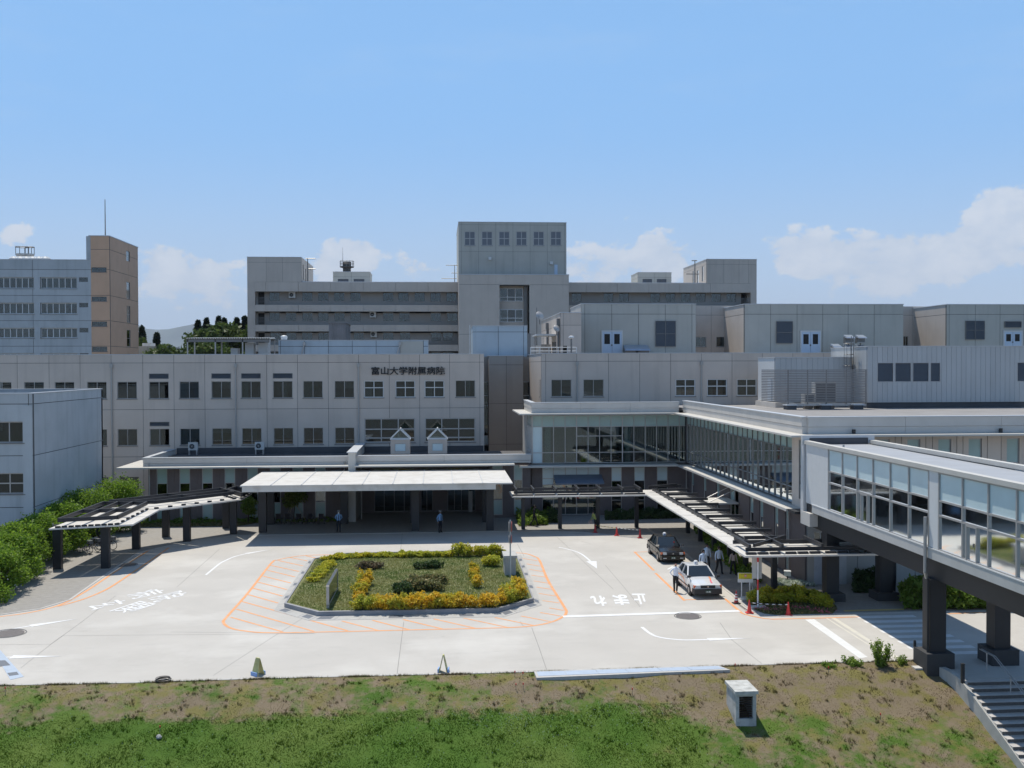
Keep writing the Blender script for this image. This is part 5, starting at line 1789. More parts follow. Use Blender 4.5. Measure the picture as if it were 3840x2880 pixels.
shell(nw, -46, -28.1, 73.6, 88.6, 0, ztn, WHITEB, skip=('f', 'r'), para=.9, roof=ROOFD, innerd=1.8)
MB().box(-28.75, -28.12, 73.55, 73.598, 0, 10.6).build('pilaster', WHITEB, nw)

# ================================================================= grey blocks on the right, behind the three-storey roof line
f125 = front(125.0)
def yb_(y): return 860 + .651 * y
zt = f125.z(1142, 2900)
blocks = [
    ('hospital_building', 'grey green upper block with white double doors and two hooded fans', f125.s(2180), f125.s(2609), 135.0, [a3(x) for x in (1275, 1508, 1738, 1970, 2200)]),
    ('hospital_building', 'widest grey green upper block, white double doors beside a tall louvre', f125.s(2791), f125.s(3386), 135.0, [a4(x) for x in (603, 752, 904, 1052, 1198, 1348)]),
    ('hospital_building', 'grey green upper block at the far right with a square louvre and white doors', f125.s(3549), f125.s(4150), 135.0, [a4(x) for x in (1780, 1930, 2072, 2210)])]
tops = []
for bi, (nm, lbn, xa, xb, yb2, us) in enumerate(blocks):
    t = thing(nm, lbn, 'building', ((xa + xb) / 2, 126, 0))
    tops.append(t)
    wall(t, f125, xa, xb, 13.5, zt, [f125.s(u) for u in us], [zt - 1.2], [], GREYW, gap=.05)
    wall(t, leftf(xa), 125.3, yb2, 13.5, zt, [], [zt - 1.2], [], M('sunlit_side_panel', (.47, .455, .43), .7, .05, .5) if bi == 0 else BEIGE, gap=.05)  # left faces get a separate panel colour with the sunlit tone put in
    MB().box(xa + .31, xb, 125.31, yb2, 0, zt - .25).build('core', GREYW, t)
    MB().box(xa - .06, xb + .06, 124.94, yb2, zt + .003, zt + .1).build('parapet_cap', CAP, t)
lk = thing('hospital_building', 'recessed beige link walls with small windows between the grey upper blocks', 'building', (f125.s(2700), 134, 0))
f134 = front(134.0)
zl = f134.z(1148, 2700)
hs_ = [(f134.s(2609), f134.s(2648), f134.z(1300, 2640), f134.z(1263, 2640)), (f134.s(2686), f134.s(2746), f134.z(1300, 2640), f134.z(1263, 2640)),
       (f134.s(3387), f134.s(3405), f134.z(1297, 3400), f134.z(1261, 3400)), (f134.s(3440), f134.s(3495), f134.z(1297, 3400), f134.z(1261, 3400))]
wall(lk, f134, f134.s(2590), f134.s(3600), 13, zl, [f134.s(u) for u in (2667, 3420)], [zl - 1.2], hs_, BEIGE)
for h in hs_:
    window(lk, f134, *h, 2, (1,), fm=ALU)
MB().box(f134.s(2590), f134.s(3600), 136, 148, 0, zl - .1).build('core', INTER, lk)
# doors, louvres and fans on them
def ddoor(t, u0, v0, u1, v1):
    a, b, c, d_ = f125.rect(u0, v0, u1, v1)
    o = MB()
    o.box(a - .12, b + .12, 124.86, 124.995, d_, d_ + .14)
    o.box(a - .12, a, 124.86, 124.995, c, d_)
    o.box(b, b + .12, 124.86, 124.995, c, d_)
    o = o.build('door_frame', WHITEM, t)
    m_ = (a + b) / 2
    for (p, q) in ((a, m_ - .02), (m_ + .02, b)):
        l = MB().box(p, q, 124.9, 124.99, c, d_ - .004).build('door_leaf', DOORB, t)
        MB().box(p + .25, q - .25, 124.88, 124.898, c + (d_ - c) * .46, d_ - .3).build('door_glass', DARK, l)
        MB().box((q if p < m_ - .5 else p) - .1, (q if p < m_ - .5 else p) + .02, 124.84, 124.898, c + (d_ - c) * .38, c + (d_ - c) * .44).build('handle', ALUD, l)
f1248 = front(124.83)
ddoor(tops[0], a3(1425), ay(1252), a3(1592), 1330)
ddoor(tops[1], a4(928), ay4(590), a4(1035), 1330)
ddoor(tops[2], a4(2096), ay4(590), a4(2195), 1310)
louvre(tops[0], f1248, *f125.rect(a3(1882), ay(1160), a3(2058), ay(1382)), n=26, cols=2, split=.5)
louvre(tops[1], f1248, *f125.rect(a4(783), ay4(530), a4(878), ay4(657)), n=22, cols=1, split=.5)
louvre(tops[2], f1248, *f125.rect(a4(1873), ay4(527), a4(1982), ay4(635)), n=22, cols=2, split=.5)
louvre(tops[2], f1248, *f125.rect(a4(2098), ay4(530), a4(2194), ay4(566)), n=8)
HOOD = M('galvanised_hood', (.42, .47, .54), .3, .05, 2, metal=.5)
def fanhood(u, v, Y, label, sz=1.1, zz=None):
    fr_ = front(Y)
    x, z = fr_.hit(u, v)
    t = thing('fan_hood', label, 'ventilator', (x, Y, z - sz))
    MB().box(x - sz * .5, x + sz * .5, Y + .1, Y + sz * .7, z - sz, z - sz * .25).build('fan_box', ALUD, t)
    MB().hexa(((x - sz * .55, Y - .5, z - sz * .45), (x + sz * .55, Y - .5, z - sz * .45), (x + sz * .5, Y + sz * .7, z - sz * .2), (x - sz * .5, Y + sz * .7, z - sz * .2),
               (x - sz * .5, Y - .35, z - sz * .3), (x + sz * .5, Y - .35, z - sz * .3), (x + sz * .5, Y + sz * .7, z), (x - sz * .5, Y + sz * .7, z))).build('hood', HOOD, t)
    MB().box(x - sz * .5, x + sz * .5, Y - .2, Y + .08, z - sz, z - sz * .93).build('drip_tray', ALU, t)
    MB().box(x - .06, x + .06, Y + .2, Y + .35, z - sz - 1.6, z - sz - .002).build('bracket', ALUD, t)
fanhood(a3(1680), ay(1366), 123.6, 'hooded fan on the upper grey block, the one nearer the white doors', 1.6)
fanhood(a3(1774), ay(1366), 123.6, 'hooded fan on the upper grey block, the one beside the tall louvre', 1.6)
for i, (u, v) in enumerate(((3186, 1255), (3230, 1255), (3137, 1289), (3186, 1291), (3229, 1291))):
    fanhood(u, v, 122.0, ['hooded fan on the upper grey wall, top of the left pair', 'hooded fan on the upper grey wall, top of the right pair', 'single low hooded fan just above the penthouse roof',
                          'hooded fan behind the penthouse roof, foot of the left pair', 'hooded fan behind the penthouse roof, foot of the right pair'][i], 1.0)
# block with satellite dishes
f118 = front(118.0)
db = thing('hospital_building', 'beige rooftop block with two satellite dishes and wall pipes', 'building', (f118.s(2110), 120, 0))
xa, xb = f118.s(2103), f118.s(2180)
zd = f118.z(1174, 2110)
dhl = [(123, 124.6, 14.2, 16.2), (125.2, 126.8, 14.2, 16.2)]
wall(db, f118, xa, xb, 13.5, zd, [f118.s(a3(1090))], [zd - 1.4], [(f118.s(a3(1086)), f118.s(a3(1122)), 13.6, 15.6)], BEIGE)
wall(db, leftf(xa), 118.3, 140, 13.5, zd, [], [zd - 1.4], dhl, BEIGE)
MB().box(xa + .31, xb, 120, 140, 0, zd - .1).build('core', INTER, db)
MB().box(xa - .06, xb + .06, 117.94, 140, zd + .003, zd + .1).build('parapet_cap', CAP, db)
for y in (118.9, 131):
    MB().tube((xa - .15, y, 14), (xa - .15, y, zd - 1.4), .14).build('downpipe', ALUD, db)
    MB().box(xa - .35, xa - .01, y - .25, y + .25, zd - 1.4, zd - .6).build('rain_hopper', ALUD, db)
MB().box(xa - 2.4, xa - .02, 122.5, 127.5, 16.9, 17.1).build('door_hood', WHITEM, db)
MB().box(xa - 2.2, xa - 2.0, 127, 127.2, 13.6, 16.9).build('hood_post', ALU, db)
MB().box(xa - 1.2, xa - .05, 128.5, 136, 13.6, 16.0).build('duct_box', ALU, db)
def dish(u, v, Y, r, label):
    fr_ = front(Y)
    x, z = fr_.hit(u, v)
    t = thing('satellite_dish', label, 'satellite dish', (x, Y, z - r))
    m_ = MB()
    prof = [(r * f, .25 * r * f * f) for f in (0.02, .3, .6, .85, 1.0)] + [(r * .97, .25 * r + .03)]
    m_.lathe((0, 0, 0), prof, 18)
    rot = Matrix.Rotation(math.radians(65), 3, 'X') @ Matrix.Rotation(math.radians(25), 3, 'Y')
    m_.v = [tuple(rot @ Vector(p) + Vector((x, Y, z))) for p in m_.v]
    m_.build('reflector', ALU, t, smooth=True)
    MB().tube((x, Y, z), (x + .1, Y + .2, z - r * 1.8), .06, n=6).build('mount', ALUD, t)
    MB().tube((x, Y - .1, z - r * .6), (x - .1, Y - r * .9, z), .03, n=5).build('feed_arm', ALUD, t)
dish(a3(880), ay(1118), 139, .62, 'satellite dish on a tall mast at the back of the rooftop block')
dish(a3(1027), ay(1228), 117.5, .42, 'small satellite dish beside the rooftop block pipe')
mast('roof_aerial', 'thin mast behind the satellite dish', a3(860), 1330, ay(1045), 139.5, r=.08)
rl = thing('roof_railing', 'white pipe railing along the roof edge before the satellite dishes', 'railing', (f118.s(2040), 112, 14.4))
fr_ = front(112.0)
xa_, xb_ = fr_.s(1990), fr_.s(2162)
for zz in (15.3, 14.9):
    MB().tube((xa_, 112, zz), (xb_, 112, zz), .04, n=6).build('rail', WHITEM, rl)
for i in range(6):
    x = xa_ + (xb_ - xa_) * i / 5
    MB().tube((x, 112, 13.9), (x, 112, 15.3), .04, n=6).build('post', WHITEM, rl)
p = fr_.hit(a3(1158), 1305)
lp = thing('roof_lamp', 'roof lamp post with a white cap before the grey block', 'lamp', (p[0], 112, 13.8))
MB().tube((p[0], 112, 13.8), (p[0], 112, fr_.z(1268, 2140)), .09, n=8).build('post', ALUD, lp)
MB().lathe((p[0], 112, fr_.z(1270, 2140)), [(.12, 0), (.32, .1), (.28, .25), (.1, .32)], 10).build('lamp_head', WHITEM, lp)
# pale blue plant rooms
f108 = front(108.0)
pb = thing('plant_room', 'long low pale blue plant room behind the lettered parapet', 'plant room', (f108.s(1320), 110, 13.8))
xa, xb = f108.s(1045), f108.s(1606)
wall(pb, f108, xa, xb, 13.7, f108.z(1277, 1300), [f108.s(a2(x)) for x in (398, 606, 812, 1018, 1224, 1430, 1632)], [f108.z(ay(1380), 1300)], [], BLUEW, gap=.05)
MB().box(xa, xb, 108.31, 112.5, 13.7, f108.z(1277, 1300) - .03).build('core', BLUEW, pb)
MB().box(xa - .04, xb + .04, 107.95, 112.6, f108.z(1277, 1300) + .003, f108.z(1277, 1300) + .06).build('parapet_cap', CAP, pb)
for u in (603, 1428):
    x, z = f108.hit(a2(u), ay(1370))
    MB().box(x - .12, x + .12, 107.6, 107.99, z, z + .35).build('vent_outlet', ALU, pb)
    MB().tube((x, 107.75, z), (x - .45, 107.75, z - 1.4), .07).build('vent_pipe', ALU, pb)
MB().box(f108.s(a2(1432)), f108.s(a2(1630)), 107.96, 107.995, 13.8, f108.z(1280, 1300)).build('pale_patch_panel', GREYW, pb)
f114 = front(114.0)
p2 = thing('plant_room', 'pale blue rooftop box with a ladder against the grey tower', 'plant room', (f114.s(1870), 116, 13.8))
xa, xb = f114.s(a3(308)), f114.s(a3(778))
zz = f114.z(1223, 1850)
wall(p2, f114, xa - .001, xb, 13.6, zz, [f114.s(a3(528)), f114.s(a3(746))], [f114.z(ay(1255), 1850)], [], BLUEW, gap=.05)
wall(p2, leftf(xa), 114.3, 121, 13.6, zz, [], [f114.z(ay(1255), 1850)], [], BLUEW, gap=.05)
MB().box(xa + .31, xb, 114.31, 121, 13.6, zz - .03).build('core', BLUEW, p2)
MB().box(xa - .05, xb + .05, 113.95, 121, zz + .003, zz + .07).build('parapet_cap', CAP, p2)
ld = MB()
for y in (118, 118.5):
    ld.tube((xa - .2, y, 13.8), (xa - .2, y, zz + .3), .04, n=5)
for i in range(9):
    ld.tube((xa - .2, 118, 14 + i * .38), (xa - .2, 118.5, 14 + i * .38), .025, n=5)
ld.build('ladder', WHITEM, p2)
MB().box(xb + .003, xb + .4, 114.1, 114.5, 13.7, zz - .8).build('duct', ALUD, p2)
f122 = front(122.0)
vs_ = thing('vent_stack', 'streaked dark metal vent housing on the plant room roof', 'vent housing', (f122.s(1275), 123, 13.8))
xa, xb = f122.s(1234), f122.s(1297)
STK = M('streaked_zinc', (.20, .20, .21), .5, .15, 1, streak=.9, metal=.2)
zz = f122.z(1213, 1270)
n_ = 7
for i in range(n_):
    a, b = xa + (xb - xa) * i / n_, xa + (xb - xa) * (i + 1) / n_
    MB().box(a + .01, b - .01, 122, 122.08, 14, zz).build('cladding_sheet', STK, vs_)
yb2 = 128.0
MB().box(xa, xb - .05, 122.09, yb2, 14, zz - .05).build('core', STK, vs_)
for i in range(6):
    y = 122.1 + i * (yb2 - 122.1) / 6
    MB().box(xb - .045, xb + .04 + .03 * (i % 2), y + .02, y + (yb2 - 122.1) / 6 - .02, 14, zz - .02).build('cladding_sheet', STK, vs_)
MB().box(xa - .1, xb + .15, 121.9, yb2 + .1, zz + .003, zz + .1).build('roof', STK, vs_)
p = f108.hit(1060, 1278)
mv = thing('mushroom_vent', 'white mushroom vent standing on the pale blue plant room', 'ventilator', (p[0], 109, p[1]))
MB().lathe((p[0], 109, p[1] - .02), [(.2, 0), (.24, .12), (.32, .2), (.34, .4), (.36, .42), (.34, .52), (.2, .6)], 16).build('cowl', WHITEM, mv, smooth=False)
# open shelter with corrugated roof over the cooling units
f105 = front(105.0)
sh = thing('roof_shelter', 'open steel shelter with corrugated roof over cooling units', 'shelter', (f105.s(870), 106, 13.8))
xa, xb = f105.s(698), f105.s(1016)
zs_ = f105.z(1272, 860)
m_ = MB()
nn = 36
for i in range(nn):
    a = xa + (xb - xa) * i / nn
    w_ = (xb - xa) / nn
    m_.add([(a, 104.6, zs_), (a + w_ * .3, 104.6, zs_ + .12), (a + w_ * .6, 104.6, zs_ + .12), (a + w_, 104.6, zs_),
            (a, 108.2, zs_ + .15), (a + w_ * .3, 108.2, zs_ + .27), (a + w_ * .6, 108.2, zs_ + .27), (a + w_, 108.2, zs_ + .15)], [(0, 1, 5, 4), (1, 2, 6, 5), (2, 3, 7, 6)])
m_.build('corrugated_roof', M('grey_corrugated', (.24, .24, .23), .5, .1, 3), sh)
MB().box(xa + .1, xb - .1, 104.8, 104.95, zs_ - .28, zs_ - .02).build('beam', ALUD, sh)
MB().box(xa + .1, xb - .1, 107.8, 107.95, zs_ - .15, zs_ + .12).build('beam', ALUD, sh)
for u in (706, 810, 912, 1014):
    for y in (104.8, 107.8):
        x = f105.s(u)
        MB().box(x - .06, x + .06, y, y + .12, 13.7, zs_ - .03).build('post', ALU, sh)
def cooler(u0, u1, v0, label):
    fr_ = front(106.2)
    xa, xb = fr_.s(u0), fr_.s(u1)
    z = fr_.z(v0, u0)
    t = thing('cooling_unit', label, 'cooling unit', ((xa + xb) / 2, 106.8, 13.7))
    MB().box(xa, xb, 106.2, 107.5, 14.35, z).build('casing', ACM, t)
    MB().box(xa + .06, xb - .06, 106.3, 107.4, 13.9, 14.348).build('coil', DARK, t)
    for sx in (xa, xb - .07):
        MB().box(sx, sx + .07, 106.2, 107.5, 13.7, 14.346).build('leg', ALU, t)
cooler(866, 892, 1306, 'lowest cooling unit under the corrugated shelter roof')
cooler(920, 952, 1285, 'middle cooling unit under the corrugated shelter roof')
cooler(970, 1006, 1285, 'cooling unit at the plant room end of the shelter')

# ================================================================= plant on the wing roof
f88 = front(88.0)
ph = thing('penthouse', 'grey ribbed metal penthouse with four louvre panels on the wing roof', 'penthouse', (f88.s(3500), 89, 9.45))
xa, xb = f88.s(3253), f88.s(4000)
zt, zb = f88.z(1300, 3400), 9.95
hl = [(f88.s(2400 + .651 * a), f88.s(2400 + .651 * b), f88.z(860 + .651 * 880, 3300), f88.z(860 + .651 * 768, 3300)) for a, b in ((1366, 1460), (1468, 1562), (1570, 1664), (1672, 1730), (2172, 2260))]
RIB = .45
wall(ph, f88, xa, xb, zb, zt, [xa + RIB * i for i in range(1, int((xb - xa) / RIB) + 1)], [], hl, CORR, jm=M('rib_shadow', (.30, .32, .34), .5), gap=.03, proud=.02, pname='rib_sheet')
for h in hl:
    louvre(ph, f88, *h, n=16, fm=ALU)
lp_ = leftf(xa)
wall(ph, lp_, 88.3, 96.5, zb, zt, [88.3 + RIB * i for i in range(1, 19)], [], [], CORR, jm=M('rib_shadow_side', (.35, .36, .37), .5), gap=.02, proud=.015, pname='rib_sheet')
MB().box(xa + .31, xb, 88.31, 96.5, 9.46, zt - .05).build('core', CORR, ph)
MB().box(xa - .05, xb + .05, 87.94, 96.5, zt + .003, zt + .07).build('roof_edge', CAP, ph)
MB().box(xa + .05, xb, 88.1, 88.3, 9.46, zb - .003).build('plinth', ROOFD, ph)
wb_ = thing('penthouse', 'low white ribbed metal box behind the slatted screen', 'penthouse', (f88.s(3000), 91, 9.45))
f90 = front(91.0)
xa2, xb2 = f90.s(2907), f90.s(3195)
zt2 = f90.z(1342, 3000)
wall(wb_, f90, xa2, xb2, zb, zt2, [xa2 + RIB * 1.1 * i for i in range(1, 15)], [], [], CORR, jm=M('rib_shadow', (.30, .32, .34), .5), gap=.03, proud=.02, pname='rib_sheet')
wall(wb_, leftf(xa2), 91.3, 96.0, zb, zt2, [91.3 + RIB * i for i in range(1, 11)], [], [], WHITEM, jm=M('rib_shadow_side', (.5, .5, .5), .5), gap=.012, proud=.012, pname='rib_sheet')
MB().box(xa2 + .31, xb2, 91.31, 96, 9.46, zt2 - .05).build('core', CORR, wb_)
MB().box(xa2 - .05, xb2 + .05, 90.94, 96, zt2 + .003, zt2 + .07).build('roof_edge', CAP, wb_)
MB().box(xa2 - .25, xa2 + 1.5, 90.2, 96, 9.46, 9.9).build('plinth', CREAMW, wb_)
MB().box(xa2 - .08, xa2 - .003, 91.9, 92.9, zb + .05, zb + 2.1).build('side_door', M('pale_side_door', (.68, .74, .80), .4), wb_)
# slatted screen
scn = thing('slatted_screen', 'screen of thin horizontal brown grey slats round the roof plant', 'screen', (f88.s(3060), 86, 9.45))
f86 = front(86.0)
sa, sb = f86.s(2955), f86.s(3252)
sl0 = f86.s(2906)
z0, z1 = f86.z(1507, 3000), f86.z(1388, 3000)
ns = 20
for i in range(ns):
    z = z0 + (z1 - z0) * i / (ns - 1)
    MB().box(sa, sb, 86.0, 86.05, z - .045, z + .045).build('slat', SLATM, scn)
    MB().bar((sa - .02, 86.02, z), (sl0, 89.6, z), .05, .09).build('slat', SLATM, scn)
for u in (2957, 3030, 3100, 3175, 3248):
    x = f86.s(u)
    MB().box(x - .04, x + .04, 86.06, 86.14, 9.9, z1 + .05).build('post', ALUD, scn)
MB().box(sa, sb, 86.16, 86.3, z0 - .35, z0 - .12).build('base_beam', ALU, scn)
for u in (2965, 3095, 3215):
    x = f86.s(u)
    MB().box(x - .42, x + .42, 85.7, 86.6, 9.46, 9.8).build('plinth', ROOFD, scn)
    MB().box(x - .48, x + .48, 85.62, 86.68, 9.803, 9.9).build('plinth_cap', CAP, scn)
for k_, (u0, u1, v0, lbn) in enumerate(((3070, 3150, 1434, 'tall grey condenser behind the roof slats'), (3030, 3068, 1476, 'small condenser behind the roof slats'))):
    xa, xb = f86.s(u0), f86.s(u1)
    t = thing('condenser_unit', lbn, 'condenser', ((xa + xb) / 2, 87.2, 9.9))
    MB().box(xa, xb, 86.8, 87.7, 9.95, f86.z(v0, 3050)).build('casing', ACM, t)
    MB().box(xa + .08, xb - .08, 86.77, 86.798, 10.1, f86.z(v0, 3050) - .15).build('grille', DARK, t)
    MB().box(xa + .1, xb - .1, 87, 87.5, 9.46, 9.948).build('stand', ALUD, t)
# caged ladder at the penthouse corner
ld = thing('roof_ladder', 'caged steel ladder climbing the penthouse side wall', 'ladder', (f88.s(3215), 89, 9.45))
m_ = MB()
xL = f88.s(3253) - .35
for y in (90.2, 90.7):
    m_.tube((xL, y, 10), (xL, y, zt + 1.0), .035, n=5)
for i in range(14):
    m_.tube((xL, 90.2, 10.3 + i * .36), (xL, 90.7, 10.3 + i * .36), .022, n=5)
m_.build('rungs', ALUD, ld)
m_ = MB()
for zz in (12.2, 13.2, 14.2, 15.2):
    m_.ring((xL - .35, 90.45, zz), .42, .03, 'z', 14, 4)
for i in range(5):
    a = math.pi * .5 + math.pi * i / 4
    m_.tube((xL - .35 + .42 * math.cos(a), 90.45 + .42 * math.sin(a), 12.2), (xL - .35 + .42 * math.cos(a), 90.45 + .42 * math.sin(a), 15.2), .02, n=5)
m_.build('cage', ALUD, ld)
# ================================================================= leaves
def leaf_mesh(name, C, size, mat, up=0.0, aspect=1.7):
    """C n x 3 leaf centres -> one folded quad (two triangles) each, at random attitude"""
    n = len(C)
    nr = rng.normal(0, 1, (n, 3))
    nr[:, 2] += up
    nr /= np.linalg.norm(nr, axis=1)[:, None]
    t = np.cross(nr, rng.normal(0, 1, (n, 3)))
    t /= np.linalg.norm(t, axis=1)[:, None]
    b = np.cross(nr, t)
    s = np.broadcast_to(size, (n,)) * rng.uniform(.65, 1.35, n)
    V = np.zeros((n, 4, 3))
    V[:, 0] = C - t * (s * aspect / 2)[:, None]
    V[:, 1] = C + b * (s / 2)[:, None] + nr * (s * .12)[:, None]
    V[:, 2] = C + t * (s * aspect / 2)[:, None]
    V[:, 3] = C - b * (s / 2)[:, None] + nr * (s * .12)[:, None]
    me = bpy.data.meshes.new(name)
    me.vertices.add(n * 4)
    me.vertices.foreach_set('co', V.ravel())
    me.loops.add(n * 4)
    me.loops.foreach_set('vertex_index', np.arange(n * 4, dtype=np.int32))
    me.polygons.add(n)
    me.polygons.foreach_set('loop_start', np.arange(0, n * 4, 4, dtype=np.int32))
    me.polygons.foreach_set('loop_total', np.full(n, 4, dtype=np.int32))
    me.materials.append(mat)
    me.update()
    return me
def blob_points(n, lobes, shell=.55):
    """points biased to the outside of a union of ellipsoids (cx,cy,cz,rx,ry,rz)"""
    L = np.array(lobes, float)
    w = L[:, 3] * L[:, 4] + L[:, 4] * L[:, 5] + L[:, 3] * L[:, 5]
    idx = rng.choice(len(L), n, p=w / w.sum())
    d = rng.normal(0, 1, (n, 3))
    d /= np.linalg.norm(d, axis=1)[:, None]
    r = shell + (1.03 - shell) * rng.uniform(0, 1, n) ** .6
    wob = 1 + .16 * np.sin(d[:, 0] * 7 + idx) * np.cos(d[:, 1] * 6 + idx * 2) + .1 * np.sin(d[:, 2] * 11 + d[:, 0] * 9)
    return L[idx, :3] + d * L[idx, 3:6] * (r * wob)[:, None]
def pobj(name, me, parent):
    o = bpy.data.objects.new(name, me)
    COL.objects.link(o)
    o.parent = parent
    return o
BARK = M('bark', (.10, .075, .055), .9, .2, 6)
LF_HEDGE = leafmat('hedge_leaf', (.10, .19, .02), (.25, .38, .04), .5)
LF_TREE = leafmat('broadleaf', (.045, .08, .02), (.11, .155, .04), .35)
LF_CON = leafmat('conifer_needles', (.016, .030, .018), (.035, .055, .030), .15)
LF_GOLD = leafmat('golden_leaf', (.55, .42, .035), (.80, .50, .04), .5, (.40, .42, .05), .9)
LF_YG = leafmat('yellow_green_leaf', (.38, .42, .04), (.70, .56, .05), .5, (.44, .46, .05), .9)
LF_GRN = leafmat('shrub_leaf', (.11, .19, .025), (.25, .35, .055), .5)
LF_DRK = leafmat('dark_shrub_leaf', (.03, .065, .02), (.075, .12, .035), .35)
LF_RED = leafmat('reddish_seed_heads', (.16, .09, .06), (.13, .14, .06), .3)
LF_MIX = leafmat('mixed_herb_leaf', (.10, .14, .045), (.30, .24, .10), .35)

def tree(name, label, loc, lobes, nleaf, lsize, lmat, trunk_h, trunk_r, cat='tree', group=None, limbs=5, up=.3):
    t = thing(name, label, cat, loc, local=True, group=group)
    tb = MB()
    tb.tube((0, 0, -.1), (.04 * trunk_h, 0, trunk_h * .55), trunk_r, trunk_r * .75, n=8)
    tb.tube((.04 * trunk_h, 0, trunk_h * .55), (0, .05 * trunk_h, trunk_h), trunk_r * .75, trunk_r * .35, n=8)
    for i in range(min(limbs, len(lobes))):
        c = lobes[i]
        tb.tube((.02 * trunk_h, 0, trunk_h * (.45 + .4 * i / max(1, limbs))), (c[0] * .85, c[1] * .85, c[2]), trunk_r * .45, trunk_r * .12, n=6)
    tb.build('trunk', BARK, t)
    pobj('crown', leaf_mesh('crown', blob_points(nleaf, lobes, .35), lsize, lmat, up), t)
    return t
# clipped hedge of large rounded bushes on the left
HB = [(55, 2240, 1.7, 2.4, 'beside the paving'), (150, 2170, 1.6, 2.6, 'b'), (215, 2130, 1.3, 2.7, 'c'), (300, 2090, 1.5, 3.0, 'd'), (385, 2045, 1.5, 3.3, 'e'), (455, 2010, 1.7, 3.7, 'f'), (-60, 2290, 1.8, 2.3, 'g')]
HL = ['big round hedge bush at the open paving, before the white wing', 'round hedge bush between the open paving and the first canopy column', 'round hedge bush behind the first canopy column',
      'round hedge bush rising over the bent walkway frame', 'round hedge bush behind the parked bicycles', 'tallest round hedge bush, at the foot of the beige block', 'round hedge bush nearest the lawn corner']
hedge_spec = [(-25.7, 61.6, 1.6, 1.6, 2.8), (-26.1, 64.8, 1.5, 1.7, 3.0), (-26.9, 68.4, 1.45, 1.7, 3.15), (-27.0, 71.9, 1.5, 1.8, 3.3), (-26.9, 75.6, 1.6, 1.9, 3.5), (-26.5, 80.0, 1.8, 2.0, 3.9), (-25.9, 58.4, 1.6, 1.6, 2.5), (-25.7, 84.4, 1.9, 1.9, 4.3)]
HL.append('leafy hedge bush at the very end, by the brown entrance wing')
for (x, y, rx, ry, h), lb2 in zip(hedge_spec, HL):
    t = thing('hedge_bush', lb2, 'bush', (x, y, 0), local=True)
    lobes = [(0, 0, h * .55, rx, ry, h * .5)] + [(random.uniform(-.5, .5) * rx, random.uniform(-.6, .6) * ry, h * random.uniform(.62, .84), rx * random.uniform(.4, .6), ry * random.uniform(.4, .6), h * .22) for _ in range(9)]
    lobes += [(random.uniform(-.6, .8) * rx, random.uniform(-.7, .7) * ry, h * random.uniform(.2, .45), rx * .55, ry * .5, h * .2) for _ in range(5)]
    tb = MB()
    for i in range(5):
        tb.tube((random.uniform(-.3, .3), random.uniform(-.3, .3), -.05), (random.uniform(-.8, .8) * rx, random.uniform(-.8, .8) * ry, h * .6), .05, .02, n=6)
    tb.build('stem', BARK, t)
    pobj('foliage', leaf_mesh('foliage', blob_points(11000, lobes, .5), .10, LF_HEDGE, .8), t)
    pts = blob_points(60, [(0, -.2, h * .25, rx * .95, ry * .95, h * .2)], .95)
    pobj('blossom', leaf_mesh('blossom', pts, .10, M('pale_blossom', (.6, .55, .52), .7), .3, 1.0), t)
# small leafy tree and shrubs before the entrance wing
def at_ground(u, v):
    p = G(u, v)
    return (p.x, p.y, .0)
def small_tree(u, v, h, r, label, props=True, lm=LF_TREE, n=2600):
    x, y, _ = at_ground(u, v)
    lobes = [(random.uniform(-.4, .4) * r, random.uniform(-.4, .4) * r, h * f, r * random.uniform(.5, .75), r * random.uniform(.5, .75), h * .16) for f in (.45, .55, .62, .72, .8, .9)]
    t = tree('young_tree', label, (x, y, 0), lobes, n, .13, lm, h * .85, .06)
    if props:
        pr = MB()
        for a in (.3, 2.4, 4.4):
            pr.tube((1.1 * math.cos(a), 1.1 * math.sin(a), 0), (.05 * math.cos(a), .05 * math.sin(a), 1.7), .035, n=6)
        pr.build('support_pole', M('wood_pole_%d' % u, (.42, .36, .28), .8), t)
    return t
small_tree(1100, 1955, 4.0, 1.3, 'young propped tree standing before the brown wall by the wheelchairs', lm=leafmat('young_leaf', (.10, .16, .02), (.24, .27, .05), .45))
small_tree(807, 1948, 4.4, 1.1, 'dark narrow propped tree showing above the bent walkway', lm=LF_DRK)
small_tree(930, 1962, 2.2, .8, 'low leafy sapling between the walkway and the canopy column', props=False, lm=LF_GRN, n=1500)
# strips of planting at the foot of the walls
def bed(name, label, px, z, mat, h, n, size, cat='planting', soil=SOIL, parent=None):
    P = [G(u, v) for u, v in px]
    t = thing(name, label, cat, (sum(p.x for p in P) / len(P), sum(p.y for p in P) / len(P), 0), local=False)
    MB().prism([(p.x, p.y) for p in P], -.1, z).build('soil', soil, t)
    A = np.array([[p.x, p.y] for p in P])
    mn, mx = A.min(0), A.max(0)
    pts = []
    while len(pts) < n:
        q = rng.uniform(mn, mx, (4000, 2))
        ins = np.zeros(len(q), bool)
        j = len(A) - 1
        for i in range(len(A)):
            c = ((A[i, 1] > q[:, 1]) != (A[j, 1] > q[:, 1])) & (q[:, 0] < (A[j, 0] - A[i, 0]) * (q[:, 1] - A[i, 1]) / (A[j, 1] - A[i, 1] + 1e-9) + A[i, 0])
            ins ^= c
            j = i
        pts += list(q[ins])
    q = np.array(pts[:n])
    return t, q
